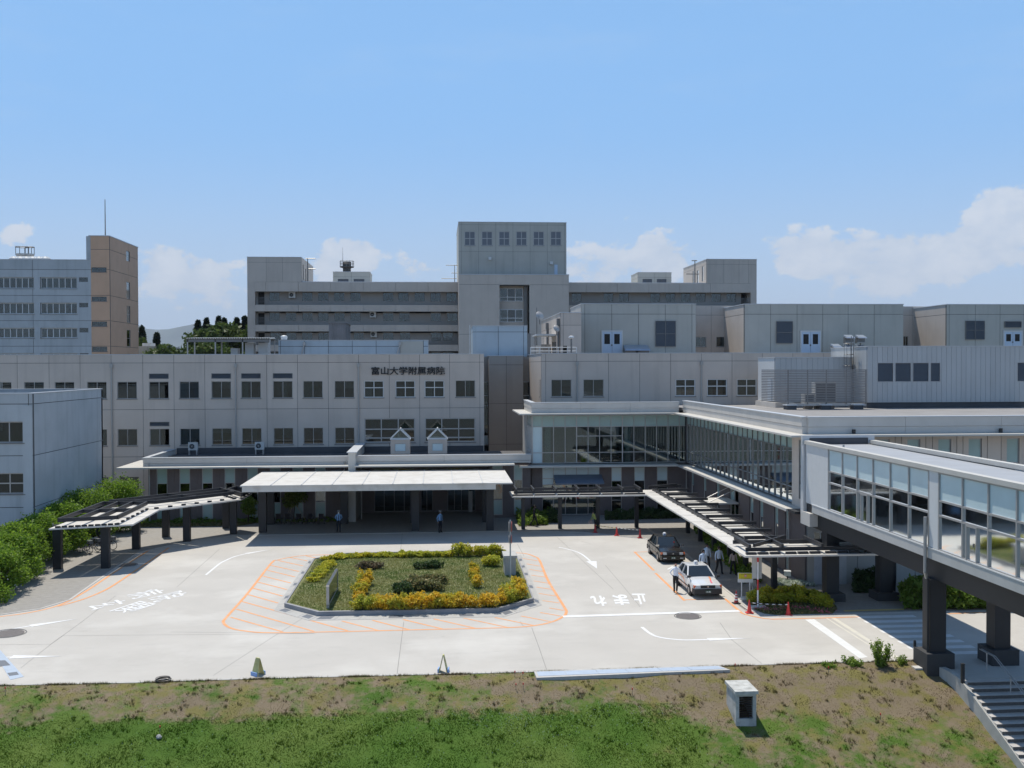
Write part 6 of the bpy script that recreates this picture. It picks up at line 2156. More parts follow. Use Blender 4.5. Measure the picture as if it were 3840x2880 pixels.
def ground_cover(name, label, px, mat, h, n, size, z=.03, soil=SOIL):
    t, q = bed(name, label, px, z, mat, h, n, size, soil=soil)
    k_ = np.clip(.5 + .5 * np.sin(q[:, 0] * 2.1) * np.sin(q[:, 1] * 2.7 + q[:, 0]), .1, 1)
    zz = z + rng.uniform(0, 1, n) * h * k_
    o = pobj('ground_cover', leaf_mesh('ground_cover', np.stack([q[:, 0], q[:, 1], zz], 1) - np.array(OFF[t.name]), size, mat, .5, 2.2), t)
    o['kind'] = 'stuff'
    return t
ground_cover('planting_bed', 'weedy strip of green plants before the brown left wall', [(520, 1968), (1015, 1962), (1040, 1946), (560, 1950)], LF_GRN, .45, 3500, .12)
ground_cover('planting_bed', 'dry grass strip with a stone drain by the left paving edge', [(525, 1978), (900, 1974), (960, 1962), (520, 1966)], LF_MIX, .18, 3000, .08)
ground_cover('planting_bed', 'reddish gravel strip behind the row of wheelchairs', [(985, 1966), (1310, 1958), (1320, 1944), (1040, 1950)], LF_GRN, .35, 900, .10, soil=GRAVEL)
ground_cover('planting_bed', 'bright green weeds beside the walking man, before the hall', [(1945, 1975), (2052, 1970), (2060, 1936), (1935, 1940)], LF_GRN, .95, 3600, .13)
ground_cover('planting_bed', 'dark weeds before the brown hall wall near the glass doors', [(2052, 1962), (2090, 1962), (2086, 1936), (2054, 1936)], LF_DRK, 1.0, 1500, .13)
ground_cover('planting_bed', 'shaded dark shrubs before the tall hall windows', [(2270, 1952), (2560, 1945), (2560, 1930), (2270, 1935)], LF_DRK, .9, 3200, .14)
ground_cover('planting_bed', 'green weeds on gravel beside the wing wall under the walkway', [(2600, 1990), (2660, 1990), (2860, 2190), (2790, 2190)], LF_GRN, .75, 4500, .13, soil=GRAVEL)
ground_cover('planting_bed', 'pale flowering ground cover by the steel door below the bridge', [(2900, 2205), (3060, 2200), (3030, 2180), (2920, 2175)], leafmat('silver_leaf', (.30, .36, .25), (.62, .66, .60), .3), .25, 2500, .10, soil=GRAVEL)
ground_cover('planting_bed', 'dark shrubs in the shade beyond the bridge columns', [(3200, 2225), (3330, 2225), (3330, 2180), (3200, 2185)], LF_DRK, 1.2, 2500, .15)

# ================================================================= planted island
isl_px = [(1066, 2278), (1190, 2311), (1869, 2298), (2002, 2259), (1955, 2133), (1936, 2086), (1713, 2076), (1300, 2085), (1176, 2106)]
IP = [G(u, v) for u, v in isl_px]
isl = thing('planted_island', 'raised grassy traffic island with concrete kerb in the forecourt', 'traffic island', (sum(p.x for p in IP) / 9, sum(p.y for p in IP) / 9, 0))
ipoly = [(p.x, p.y) for p in IP]
cxI, cyI = OFF[isl.name].x, OFF[isl.name].y
inner = [(x + (cxI - x) * .014, y + (cyI - y) * .02) for x, y in ipoly]
KERBG = M('island_kerb', (.27, .27, .28), .7, .08, 3)
for i in range(len(ipoly)):
    a, b = ipoly[i], ipoly[(i + 1) % 9]
    c, d = inner[(i + 1) % 9], inner[i]
    MB().prism([a, b, c, d], -.1, .24).build('kerb_stone', KERBG, isl)
MB().prism(inner, -.1, .19).build('soil', M('island_soil', (.15, .155, .065), .95, .25, 2), isl)
t_, q = bed('tmp', 'x', isl_px, .01, None, 0, 42000, 0)
for ch in list(t_.children):
    bpy.data.objects.remove(ch)
bpy.data.objects.remove(t_)
q = np.array([cxI, cyI]) + (q - np.array([cxI, cyI])) * .965
ISLB = leafmat('island_grass', (.20, .22, .07), (.36, .35, .13), .45, (.12, .19, .04), .5)
P = np.stack([q[:, 0], q[:, 1], np.full(len(q), .185)], 1) - np.array(OFF[isl.name])
o = pobj('grass', blade_mesh('island_grass', P, .085, .016, ISLB, .8, 2), isl)
o['kind'] = 'stuff'
# paving band with drain grates round the island
band = []
PB = M('pale_paver', (.40, .39, .37), .8, .08, 3)
out = [(x + (x - cxI) * .06, y + (y - cyI) * .10) for x, y in ipoly]
for i in (0, 1, 2, 3, 4, 7, 8):
    a, b, c, d = ipoly[i], ipoly[(i + 1) % 9], out[(i + 1) % 9], out[i]
    L = math.hypot(b[0] - a[0], b[1] - a[1])
    n = max(1, round(L / 1.15))
    for k_ in range(n):
        f0, f1 = (k_ + .01) / n, (k_ + .99) / n
        lp2 = lambda p, q_, f: (p[0] + (q_[0] - p[0]) * f, p[1] + (q_[1] - p[1]) * f)
        MB().prism([lp2(a, b, f0), lp2(a, b, f1), lp2(d, c, f1), lp2(d, c, f0)], -.05, .011).build('paver', PB, isl)
        if k_ % 2 == 0 if L < 9 else k_ % 3 == 0:
            g0, g1 = (k_ + .2) / n, (k_ + .8) / n
            p1, p2 = lp2(a, b, g0), lp2(a, b, g1)
            p3, p4 = lp2(d, c, g1), lp2(d, c, g0)
            MB().prism([lp2(p1, p4, .15), lp2(p2, p3, .15), lp2(p2, p3, .75), lp2(p1, p4, .75)], -.04, .016).build('drain_grate', GRATE, isl)
# shrubs
def shrub_mesh(mat, r, h, n, size):
    lob = [(random.uniform(-.55, .55) * r, random.uniform(-.55, .55) * r, h * random.uniform(.45, .9), r * .38, r * .38, h * .28) for _ in range(7)] + [(0, 0, h * .4, r * .8, r * .8, h * .35)]
    return leaf_mesh('foliage', blob_points(n, lob, .3), size, mat, 1.1, 2.0)
def stem_mesh(r, h):
    tb = MB()
    for i in range(6):
        tb.tube((random.uniform(-.08, .08), random.uniform(-.08, .08), -.05), (random.uniform(-.7, .7) * r, random.uniform(-.7, .7) * r, h * .8), .018, .006, n=5)
    return tb.mesh('stem', BARK)
VAR = {}
for key, mt, r, h, n, s in (('gold', LF_GOLD, .46, .66, 430, .075), ('yg', LF_YG, .50, .70, 460, .08), ('grn', LF_GRN, .7, .95, 700, .13), ('low', LF_YG, .6, .38, 420, .085), ('mix', LF_MIX, .6, .5, 480, .08), ('dark', LF_DRK, .55, .5, 500, .08), ('red', LF_RED, .6, .45, 460, .07)):
    VAR[key] = [(shrub_mesh(mt, r, h, n, s), stem_mesh(r, h)) for _ in range(4)]
def shrub(key, x, y, z, label, group, sc=1.0):
    fm_, sm_ = random.choice(VAR[key])
    t = thing('shrub', label, 'shrub', (x, y, z), random.uniform(0, 6.28), group, local=True)
    s_ = sc * random.uniform(.85, 1.15)
    t.scale = (s_, s_, s_ * random.uniform(.9, 1.15))
    pobj('foliage', fm_, t)
    pobj('stem', sm_, t)
def run(px, n, key, label, group, sc=1.0, z=.19, jit=.12):
    P = [G(u, v, z) for u, v in px]
    seg = [0]
    for a, b in zip(P, P[1:]):
        seg.append(seg[-1] + (b - a).length)
    for i in range(n):
        d = seg[-1] * (i + .5) / n
        j = max(k_ for k_ in range(len(seg) - 1) if seg[k_] <= d)
        p = P[j].lerp(P[j + 1], (d - seg[j]) / (seg[j + 1] - seg[j]))
        shrub(key, p.x + random.uniform(-jit, jit), p.y + random.uniform(-jit, jit), z, label, group, sc)
def e6(l): return [(1040 + .434 * x, 2040 + .434 * y) for x, y in l]
g1 = 'golden shrubs edging the island front'
run(e6([(640, 570), (1100, 570), (1560, 555), (1880, 545), (2120, 470)]), 26, 'gold', 'golden leaved shrub in the long row along the island front kerb', g1)
run(e6([(680, 535), (1000, 540), (1400, 530), (1560, 525)]), 12, 'gold', 'golden leaved shrub in the second row behind the island front row', 'golden shrubs of the second row', .9)
run(e6([(700, 480), (740, 400), (750, 340)]), 6, 'gold', 'golden leaved shrub in the short spur beside the signboard', 'golden shrubs of the spur', 1.05)
run(e6([(1980, 480), (2060, 430), (2110, 420)]), 4, 'gold', 'golden leaved shrub at the island corner facing the taxis', 'golden shrubs at the island corner', 1.15)
run(e6([(1560, 110), (1700, 105), (1850, 110), (1950, 110)]), 9, 'yg', 'yellow green shrub along the far island edge by the concrete post', 'yellow shrubs on the far island edge', 1.0)
run(e6([(1780, 190), (1900, 195)]), 4, 'yg', 'yellow green shrub just before the concrete post', 'yellow shrubs before the concrete post', .95)
run(e6([(1700, 230), (1690, 330), (1720, 380), (1780, 380)]), 6, 'gold', 'golden shrub in the clump standing alone on the island grass', 'golden shrubs of the lone clump', .85)
run(e6([(400, 140), (640, 118), (1000, 112), (1540, 108)]), 18, 'low', 'low trailing yellow green shrub along the far island kerb', 'low shrubs on the far island kerb', .9)
run(e6([(440, 180), (380, 260), (300, 340)]), 6, 'low', 'low yellow green shrub on the grass behind the signboard', 'low shrubs behind the signboard', 1.0)
run(e6([(1050, 400), (1150, 390), (1280, 400), (1420, 400)]), 7, 'mix', 'straw and green herb clump in the middle of the island', 'herb clumps mid island', 1.0)
run(e6([(1150, 350), (1300, 330), (1430, 350)]), 5, 'mix', 'straw and green herb clump behind the mid island herbs', 'herb clumps behind mid island', .9)
run(e6([(1040, 430), (1130, 440)]), 3, 'dark', 'dark green herb clump in front of the mid island herbs', 'dark herbs mid island', 1.0)
run(e6([(700, 210), (800, 220), (880, 210)]), 5, 'red', 'reddish seeding herb clump on the far island grass', 'reddish herbs on the island', 1.0)
run(e6([(1200, 215), (1330, 210), (1430, 200)]), 4, 'dark', 'dark green herb clump on the far island grass', 'dark herbs on the far island', .8)
# bed with shrubs by the right crossing
gb = [(2826, 2285), (2866, 2303), (2905, 2308), (3120, 2303), (3140, 2285), (3100, 2232), (2850, 2228), (2800, 2255)]
fbed = ground_cover('flower_bed', 'flower bed with pink flowers beside the taxi rank corner', gb, LF_MIX, .16, 3500, .08, z=.05, soil=M('bed_turf', (.12, .115, .05), .95, .2, 4))
pk = blob_points(160, [(0, 0, 0, 1, 1, 1)], .2)
PK = [G(u, v, .15) for u, v in ((2855, 2279), (2880, 2283), (2990, 2276), (3010, 2279), (2930, 2280), (3060, 2285), (3085, 2292))]
fl = np.concatenate([np.array(p) + rng.normal(0, 1, (40, 3)) * np.array([.35, .15, .04]) for p in PK])
o = pobj('pink_flowers', leaf_mesh('pink_flowers', fl - np.array(OFF[fbed.name]), .06, M('pink_petal', (.62, .12, .20), .6), .6, 1.0), fbed)
o['kind'] = 'stuff'
run([(2810, 2262), (2870, 2266), (2960, 2262), (3060, 2268), (3110, 2285)], 16, 'yg', 'yellow green shrub in the front row of the flower bed by the crossing', 'shrubs of the flower bed front', .8, .05)
run([(2830, 2246), (2920, 2244), (3040, 2248), (3100, 2266)], 14, 'yg', 'yellow green shrub in the back row of the flower bed by the crossing', 'shrubs of the flower bed back', .85, .05)
# green bed beyond the bridge
rb = [(3390, 2290), (3900, 2285), (3900, 2240), (3390, 2240)]
ground_cover('planting_bed', 'green shrub bed with white kerb beyond the footbridge', rb, LF_GRN, .35, 2500, .12, z=.05)
run([(3400, 2272), (3500, 2280), (3600, 2280), (3720, 2278), (3860, 2278)], 15, 'grn', 'bright green shrub in the front row beyond the footbridge', 'green shrubs beyond the footbridge', 1.15, .05)
run([(3410, 2255), (3540, 2258), (3700, 2258), (3840, 2256)], 12, 'grn', 'bright green shrub in the back row beyond the footbridge', 'green shrubs in the back row beyond the footbridge', 1.25, .05)
# tall weeds at the top of the lawn
for (u, v, h, r, lbw, n) in ((3298, 2500, 1.15, .5, 'tall bushy weed at the lawn top near the bridge column', 1300), (3195, 2500, .40, .5, 'low weed clump left of the tall weed on the lawn', 700), (3110, 2505, .25, .4, 'small weed clump on the kerb by the stop line', 400), (3380, 2492, .4, .4, 'small weed clump between the tall weed and the bridge column', 300)):
    p = G(u, v, -.1)
    t = thing('weed_clump', lbw, 'weed', (p.x, p.y, -.15), local=True)
    nst = 16
    C = []
    sm_ = MB()
    for i in range(nst):
        a, rr = random.uniform(0, 6.28), random.uniform(.2, 1) * r
        hh = h * random.uniform(.6, 1.1)
        tip = Vector((rr * math.cos(a), rr * math.sin(a), hh))
        sm_.tube((rr * .2 * math.cos(a), rr * .2 * math.sin(a), 0), tip, .010, .004, n=4)
        for k_ in range(n // nst):
            f = random.uniform(.1, 1.02)
            C.append(np.array(tip) * np.array([f ** .7, f ** .7, f]) + rng.normal(0, .06, 3))
    sm_.build('stem', BARK, t)
    pobj('leaves', leaf_mesh('leaves', np.array(C), .055, LF_GRN, .3, 2.6), t)

# ================================================================= trees far behind
def conifer(u, v_top, Y, wpx, label, n=5200, group=None):
    fr_ = front(Y)
    x, zt_ = fr_.hit(u, v_top)
    rb_w = wpx / 2 * Y / 3850
    t = thing('conifer_tree', label, 'tree', (x, Y, 0), local=True)
    MB().tube((0, 0, 0), (0, 0, zt_ * .97), .3, .05, n=8).build('trunk', BARK, t)
    z = rng.uniform(.12, 1, n) ** .85
    prof = np.clip((1 - z) * 2.6, 0, 1) ** .75
    lay = .82 + .22 * np.sin(z * 75 + rng.uniform(0, .8, n))
    a = rng.uniform(0, 2 * math.pi, n)
    rr = rb_w * prof * lay * (.45 + .6 * rng.uniform(0, 1, n) ** .5) * (1 + .18 * np.sin(a * 5 + z * 20))
    C = np.stack([rr * np.cos(a), rr * np.sin(a), z * zt_ - rr * .18], 1)
    pobj('crown', leaf_mesh('crown', C, .62, LF_CON, .2, 1.8), t)
for i, (u, v, Y, w) in enumerate([(742, 1206, 205, 66), (774, 1198, 214, 66), (820, 1190, 222, 70), (842, 1197, 226, 60), (888, 1197, 208, 62), (918, 1190, 204, 62), (532, 1228, 215, 60)]):
    conifer(u, v, Y, w, ['dark pointed conifer at the open end of the row behind the shelter', 'dark conifer half behind the round green tree', 'tallest dark conifer top behind the round green tree', 'dark conifer peeping over the round green tree',
                         'dark conifer between the round tree and the ward block', 'dark conifer touching the ward block wall', 'dark conifer beside the tan stair tower'][i])
conifer(588, 1253, 190, 46, 'grey green spruce standing alone before the mountains', 3200)
fr_ = front(198.0)
x, zt_ = fr_.hit(832, 1212)
tree('broadleaf_tree', 'round bright green tree among the dark conifers', (x, 198, 0), [(random.uniform(-6, 6), random.uniform(-3, 3), zt_ * random.uniform(.45, .9), 3.2, 3, 2.4) for _ in range(14)] + [(0, 0, zt_ * .85, 3.6, 3, 3)], 9000, .62, LF_TREE, zt_ * .7, .4)
x, zt_ = fr_.hit(622, 1290)
tree('broadleaf_tree', 'small light green tree beside the grey annexe', (x, 180, 0), [(random.uniform(-1.2, 1.2), random.uniform(-1, 1), zt_ * random.uniform(.7, .97), 1.3, 1.2, 1.3) for _ in range(6)], 1800, .4, LF_TREE, zt_ * .7, .25)
x, zt_ = fr_.hit(652, 1310)
tree('broadleaf_tree', 'small dark rounded tree before the distant mountains', (x, 190, 0), [(random.uniform(-1.2, 1.2), random.uniform(-1, 1), zt_ * random.uniform(.75, .97), 1.3, 1.2, 1.3) for _ in range(5)], 1500, .4, LF_DRK, zt_ * .7, .25)
for i, (u, w, v) in enumerate(((760, 7, 1312), (830, 7, 1314), (900, 5, 1304))):
    x, zt_ = fr_.hit(u, v)
    tree('broadleaf_tree', ['low bright green tree at the open end below the shelter roof', 'low bright green tree in the middle below the shelter roof', 'low bright green tree by the cooling units below the shelter roof'][i], (x, 170, 0),
         [(random.uniform(-w / 2, w / 2), random.uniform(-2, 2), zt_ * random.uniform(.8, .95), 2, 2, 1.4) for _ in range(8)], 2600, .4, LF_TREE, zt_ * .7, .3)
# ================================================================= taxis
def carpaint(name, col, rough=.25):
    m, t = newmat(name)
    b = nd(t, 'ShaderNodeBsdfPrincipled')
    b.inputs['Base Color'].default_value = (*col, 1)
    b.inputs['Roughness'].default_value = rough
    b.inputs['Coat Weight'].default_value = .8 if col[0] > .1 else .35
    b.inputs['Specular IOR Level'].default_value = .5 if col[0] > .1 else .2
    b.inputs['Coat Roughness'].default_value = .05
    o = nd(t, 'ShaderNodeOutputMaterial')
    t.links.new(b.outputs[0], o.inputs[0])
    return m
CGLASS = M('car_glass', (.018, .026, .034), .04, .1, 2, spec=.9)
CHROME = M('chrome', (.6, .6, .6), .15, .02, 2, metal=.9)
LAMPC = M('headlamp_lens', (.55, .57, .58), .12, .1, 20, spec=.8)
AMBER = M('amber_lens', (.60, .12, .03), .2, .05, 5, spec=.7)
PLATE = M('green_plate', (.02, .055, .035), .5)
BUMP = M('black_bumper', (.03, .03, .032), .55)
TYRE = M('tyre', (.02, .02, .02), .8)
HUB = M('steel_hub', (.42, .42, .43), .35, .05, 5, metal=.6)
def loft(mb, secs, m=0, cap=True):
    n = len(secs[0])
    k0 = len(mb.v)
    for s in secs:
        mb.v += [tuple(p) for p in s]
    for i in range(len(secs) - 1):
        for j in range(n):
            a, b = k0 + i * n + j, k0 + i * n + (j + 1) % n
            mb.f.append((a, b, b + n, a + n)); mb.m.append(m)
    if cap:
        mb.f.append(tuple(k0 + j for j in reversed(range(n)))); mb.m.append(m)
        mb.f.append(tuple(k0 + (len(secs) - 1) * n + j for j in range(n))); mb.m.append(m)
    return mb
def taxi(label, loc, rz, col, plate, bump, stripes=False, wheelm=None):
    t = thing('taxi', label, 'taxi', loc, rz, local=True)
    paint = carpaint('taxi_paint_' + str(col[0])[2:], col)
    # local frame: front towards -y
    def sec(y, w, zb, zt, crown=.02, tuck=.9):
        pts = [(w * tuck, zb), (w, zb + .14), (w * 1.0, zt - .28), (w * .985, zt - .10), (w * .93, zt - .02), (w * .55, zt + crown), (0, zt + crown * 1.3)]
        return [(x, y, z) for x, z in pts] + [(-x, y, z) for x, z in reversed(pts[:-1])]
    S = [sec(-2.33, .72, .34, .66), sec(-2.29, .80, .24, .74), sec(-2.15, .835, .21, .80), sec(-1.4, .845, .20, .885), sec(-.82, .845, .20, .93), sec(-.4, .845, .20, .93),
         sec(1.25, .845, .20, .93), sec(1.55, .845, .20, .94), sec(2.1, .83, .22, .925), sec(2.27, .80, .26, .86), sec(2.33, .73, .36, .74)]
    b = loft(MB(), S).build('body', paint, t, smooth=False)
    # greenhouse: glass hull, roof skin, pillars
    zb, zr = .925, 1.475
    Bt = [(.775, -.86), (.80, -.3), (.80, .9), (.765, 1.52)]
    Tp = [(.56, -.16), (.60, .1), (.60, .72), (.55, 1.02)]
    g = MB()
    k_ = len(Bt)
    vs = [(x, y, zb) for x, y in Bt] + [(-x, y, zb) for x, y in reversed(Bt)] + [(x, y, zr - .03) for x, y in Tp] + [(-x, y, zr - .03) for x, y in reversed(Tp)]
    g.add(vs, [(i, (i + 1) % 8, 8 + (i + 1) % 8, 8 + i) for i in range(8)] + [tuple(range(8, 16))])
    g.build('windows', CGLASS, t)
    rf = loft(MB(), [[(x * (1 - .12 * abs(f)), y, zr - .05 + .055 * (1 - f * f) * (1 if abs(x) < .5 else .35)) for x, y in ((.585, yy), (.45, yy), (0, yy), (-.45, yy), (-.585, yy), (-.585, yy + 1e-3))] for f, yy in
                      ((-1, -.17), (-.5, .1), (0, .42), (.5, .75), (1, 1.03))], cap=False)
    rf.add([(.60, -.19, zr - .07), (.62, .42, zr - .05), (.58, 1.05, zr - .07), (-.58, 1.05, zr - .07), (-.62, .42, zr - .05), (-.60, -.19, zr - .07)], [(5, 4, 3, 2, 1, 0)])
    rf.box(-.60, .60, -.14, 1.0, zr - .075, zr - .012)
    rf.build('roof', paint, t, smooth=False)
    p_ = MB()
    for s in (-1, 1):
        p_.bar((s * .79, -.87, zb), (s * .575, -.16, zr - .03), .075, .06)
        p_.bar((s * .805, .32, zb), (s * .605, .32, zr - .03), .09, .05)
        p_.bar((s * .78, 1.50, zb), (s * .565, 1.02, zr - .03), .17, .07)
        p_.bar((s * .80, -.8, zb + .01), (s * .80, 1.45, zb + .01), .05, .05)
    p_.bar((-.79, -.87, zb), (.79, -.87, zb), .06, .05)
    p_.build('pillar', paint, t)
    # front: grille, lamps, bumpers, plates
    MB().box(-.42, .42, -2.355, -2.30, .60, .75).build('grille', BUMP, t)
    e_ = MB().lathe((0, 0, 0), [(.035, 0), (.035, .012)], 12)
    e_.v = [(v[0], -2.357 - v[2], .675 + v[1]) for v in e_.v]
    e_.build('badge', CHROME, t)
    for s in (-1, 1):
        MB().box(min(s * .43, s * .68), max(s * .43, s * .68), -2.335, -2.27, .60, .755).build('headlight', LAMPC, t)
        MB().box(min(s * .69, s * .815), max(s * .69, s * .815), -2.31, -2.12, .60, .75).build('indicator', AMBER, t)
        MB().box(min(s * .4, s * .78), max(s * .4, s * .78), 2.27, 2.345, .62, .78).build('tail_light', AMBER, t)
        MB().box(min(s * .45, s * .68), max(s * .45, s * .68), -2.425, -2.40, .36, .42).build('fog_light', LAMPC if bump == 'body' else BUMP, t)
    bm_ = paint if bump == 'body' else BUMP
    MB().hexa(((-.80, -2.42, .26), (.80, -2.42, .26), (.86, -2.1, .26), (-.86, -2.1, .26), (-.78, -2.43, .56), (.78, -2.43, .56), (.865, -2.1, .58), (-.865, -2.1, .58))).build('bumper', bm_, t)
    MB().hexa(((-.86, 2.1, .28), (.86, 2.1, .28), (.80, 2.43, .28), (-.80, 2.43, .28), (-.865, 2.1, .58), (.865, 2.1, .58), (.78, 2.43, .56), (-.78, 2.43, .56))).build('bumper', bm_, t)
    pl = MB().box(-.165, .165, -2.45, -2.435, .34, .505).build('licence_plate', PLATE, t)
    me = text_mesh(plate, .13, 0, .003)
    a = verts_np(me)
    mn, mx = a.min(0), a.max(0)
    c_ = (a - (mn + mx) / 2) * np.array([min(1, .29 / (mx - mn)[0]), 1, 1])
    me.vertices.foreach_set('co', np.stack([c_[:, 0], np.full(len(c_), -2.4525), .41 + c_[:, 1]], 1).ravel())
    me.materials.append(M('plate_white', (.7, .72, .7), .5))
    me.update()
    o = bpy.data.objects.new('plate_number', me)
    COL.objects.link(o)
    o.parent = pl
    # wheels
    for (sx, y) in ((-1, -1.38), (1, -1.38), (-1, 1.40), (1, 1.40)):
        w_ = MB()
        w_.lathe((0, 0, 0), [(.355, -.002), (.355, .01)], 22)
        w_.v = [(sx * (.842 + v[2]), y + v[0], .31 + v[1]) for v in w_.v]
        arch = w_.build('wheel_arch', BUMP, t)
        w_ = MB().lathe((0, 0, 0), [(.19, -.20), (.285, -.2), (.315, -.16), (.315, -.02), (.285, .02), (.19, .025)], 22)
        w_.v = [(sx * (.84 + v[2]), y + v[0], .315 + v[1]) for v in w_.v]
        wh = w_.build('tyre', TYRE, t)
        w_ = MB().lathe((0, 0, 0), [(.20, -.01), (.20, .022), (.12, .03), (.05, .04), (.02, .04)], 18)
        w_.v = [(sx * (.84 + v[2]), y + v[0], .315 + v[1]) for v in w_.v]
        w_.build('rim', HUB, wh)
    # fender mirrors, side trim, handles, roof lamp
    for s in (-1, 1):
        m_ = MB()
        m_.tube((s * .76, -1.35, .88), (s * .84, -1.42, 1.06), .02, n=6)
        m_.box(s * .86 - .10, s * .86 + .10, -1.47, -1.38, 1.03, 1.15)
        m_.build('mirror', BUMP if bump != 'body' else CHROME, t)
        for y in (.22, 1.12):
            MB().box(min(s * .845, s * .87), max(s * .845, s * .87), y - .12, y, .76, .80).build('door_handle', CHROME, t)
        tr_ = MB()
        for y in (-.72, .32, 1.28):
            tr_.box(min(s * .8445, s * .848), max(s * .8445, s * .848), y - .008, y + .008, .34, .84)
        tr_.build('door_gap', BUMP, t)
        MB().box(min(s * .846, s * .862), max(s * .846, s * .862), -1.0, 1.0, .47, .53).build('side_moulding', BUMP if bump != 'body' else paint, t)
    ln = MB().lathe((0, .28, zr), [(.11, 0), (.13, .05), (.125, .15), (.08, .21), (.02, .225)], 16).build('roof_lamp', M('lamp_white', (.78, .78, .76), .35), t)
    me = text_mesh('個' if bump == 'body' else 'アイ', .09, 0, .004)
    a = verts_np(me)
    mn, mx = a.min(0), a.max(0)
    c_ = a - (mn + mx) / 2
    me.vertices.foreach_set('co', np.stack([c_[:, 0], .28 - np.sqrt(np.maximum(.0001, .134 ** 2 - c_[:, 0] ** 2)), zr + .09 + c_[:, 1]], 1).ravel())
    me.materials.append(M('lamp_blue', (.08, .10, .35), .5))
    me.update()
    o = bpy.data.objects.new('lamp_mark', me)
    COL.objects.link(o)
    o.parent = ln
    if stripes:
        OR, PKM = M('orange_stripe', (.72, .24, .08), .4), M('pink_stripe', (.68, .14, .20), .4)
        def ribbon(P3, w, mat, ax):
            m_ = MB()
            L = []
            for p in P3:
                L.append(p)
            vs = []
            for (x, y, z, wx, wy, wz) in L:
                vs += [(x - wx, y - wy, z - wz), (x + wx, y + wy, z + wz)]
            m_.add(vs, [(2 * i, 2 * i + 2, 2 * i + 3, 2 * i + 1) for i in range(len(L) - 1)])
            m_.build('stripe', mat, t)
        def hoodz(y): return float(np.interp(y, [-2.33, -2.29, -2.15, -1.4, -.82], [.66, .74, .80, .885, .93])) + .032
        pts = [(.42 + .13 * math.tanh((y + 1.45) * 4) , y, hoodz(y), .05, 0, 0) for y in np.linspace(-.9, -2.1, 12)]
        pts = [(.30 + .16 / (1 + math.exp(-(y + 1.5) * 7)), y, hoodz(y), .045, 0, 0) for y in np.linspace(-.9, -2.12, 14)]
        ribbon(pts[:8], .1, OR, 0)
        ribbon(pts[7:], .1, PKM, 0)
        for s in (-1, 1):
            ribbon([(s * .853, y, .66 + .16 * math.sin((y + .7) * 1.2) - .38 * max(0, -.1 - y) ** 1.5 * 1.8, 0, 0, .045) for y in np.linspace(1.1, -.68, 14)], .1, OR, 1)
    else:
        MB().box(.42, .50, -.60, -.585, 1.10, 1.20).build('vacancy_sign', M('red_sign', (.7, .03, .05), .4), t)
    return t
taxi('black polished taxi waiting behind the white one', (15.66, 69.75, .0), 0.0, (.004, .004, .005), '2 48', 'body')
taxi('white taxi with orange ribbon stripes and black bumpers', (15.24, 59.45, .0), 0.015, (.66, .66, .66), '14-82', 'black', True)

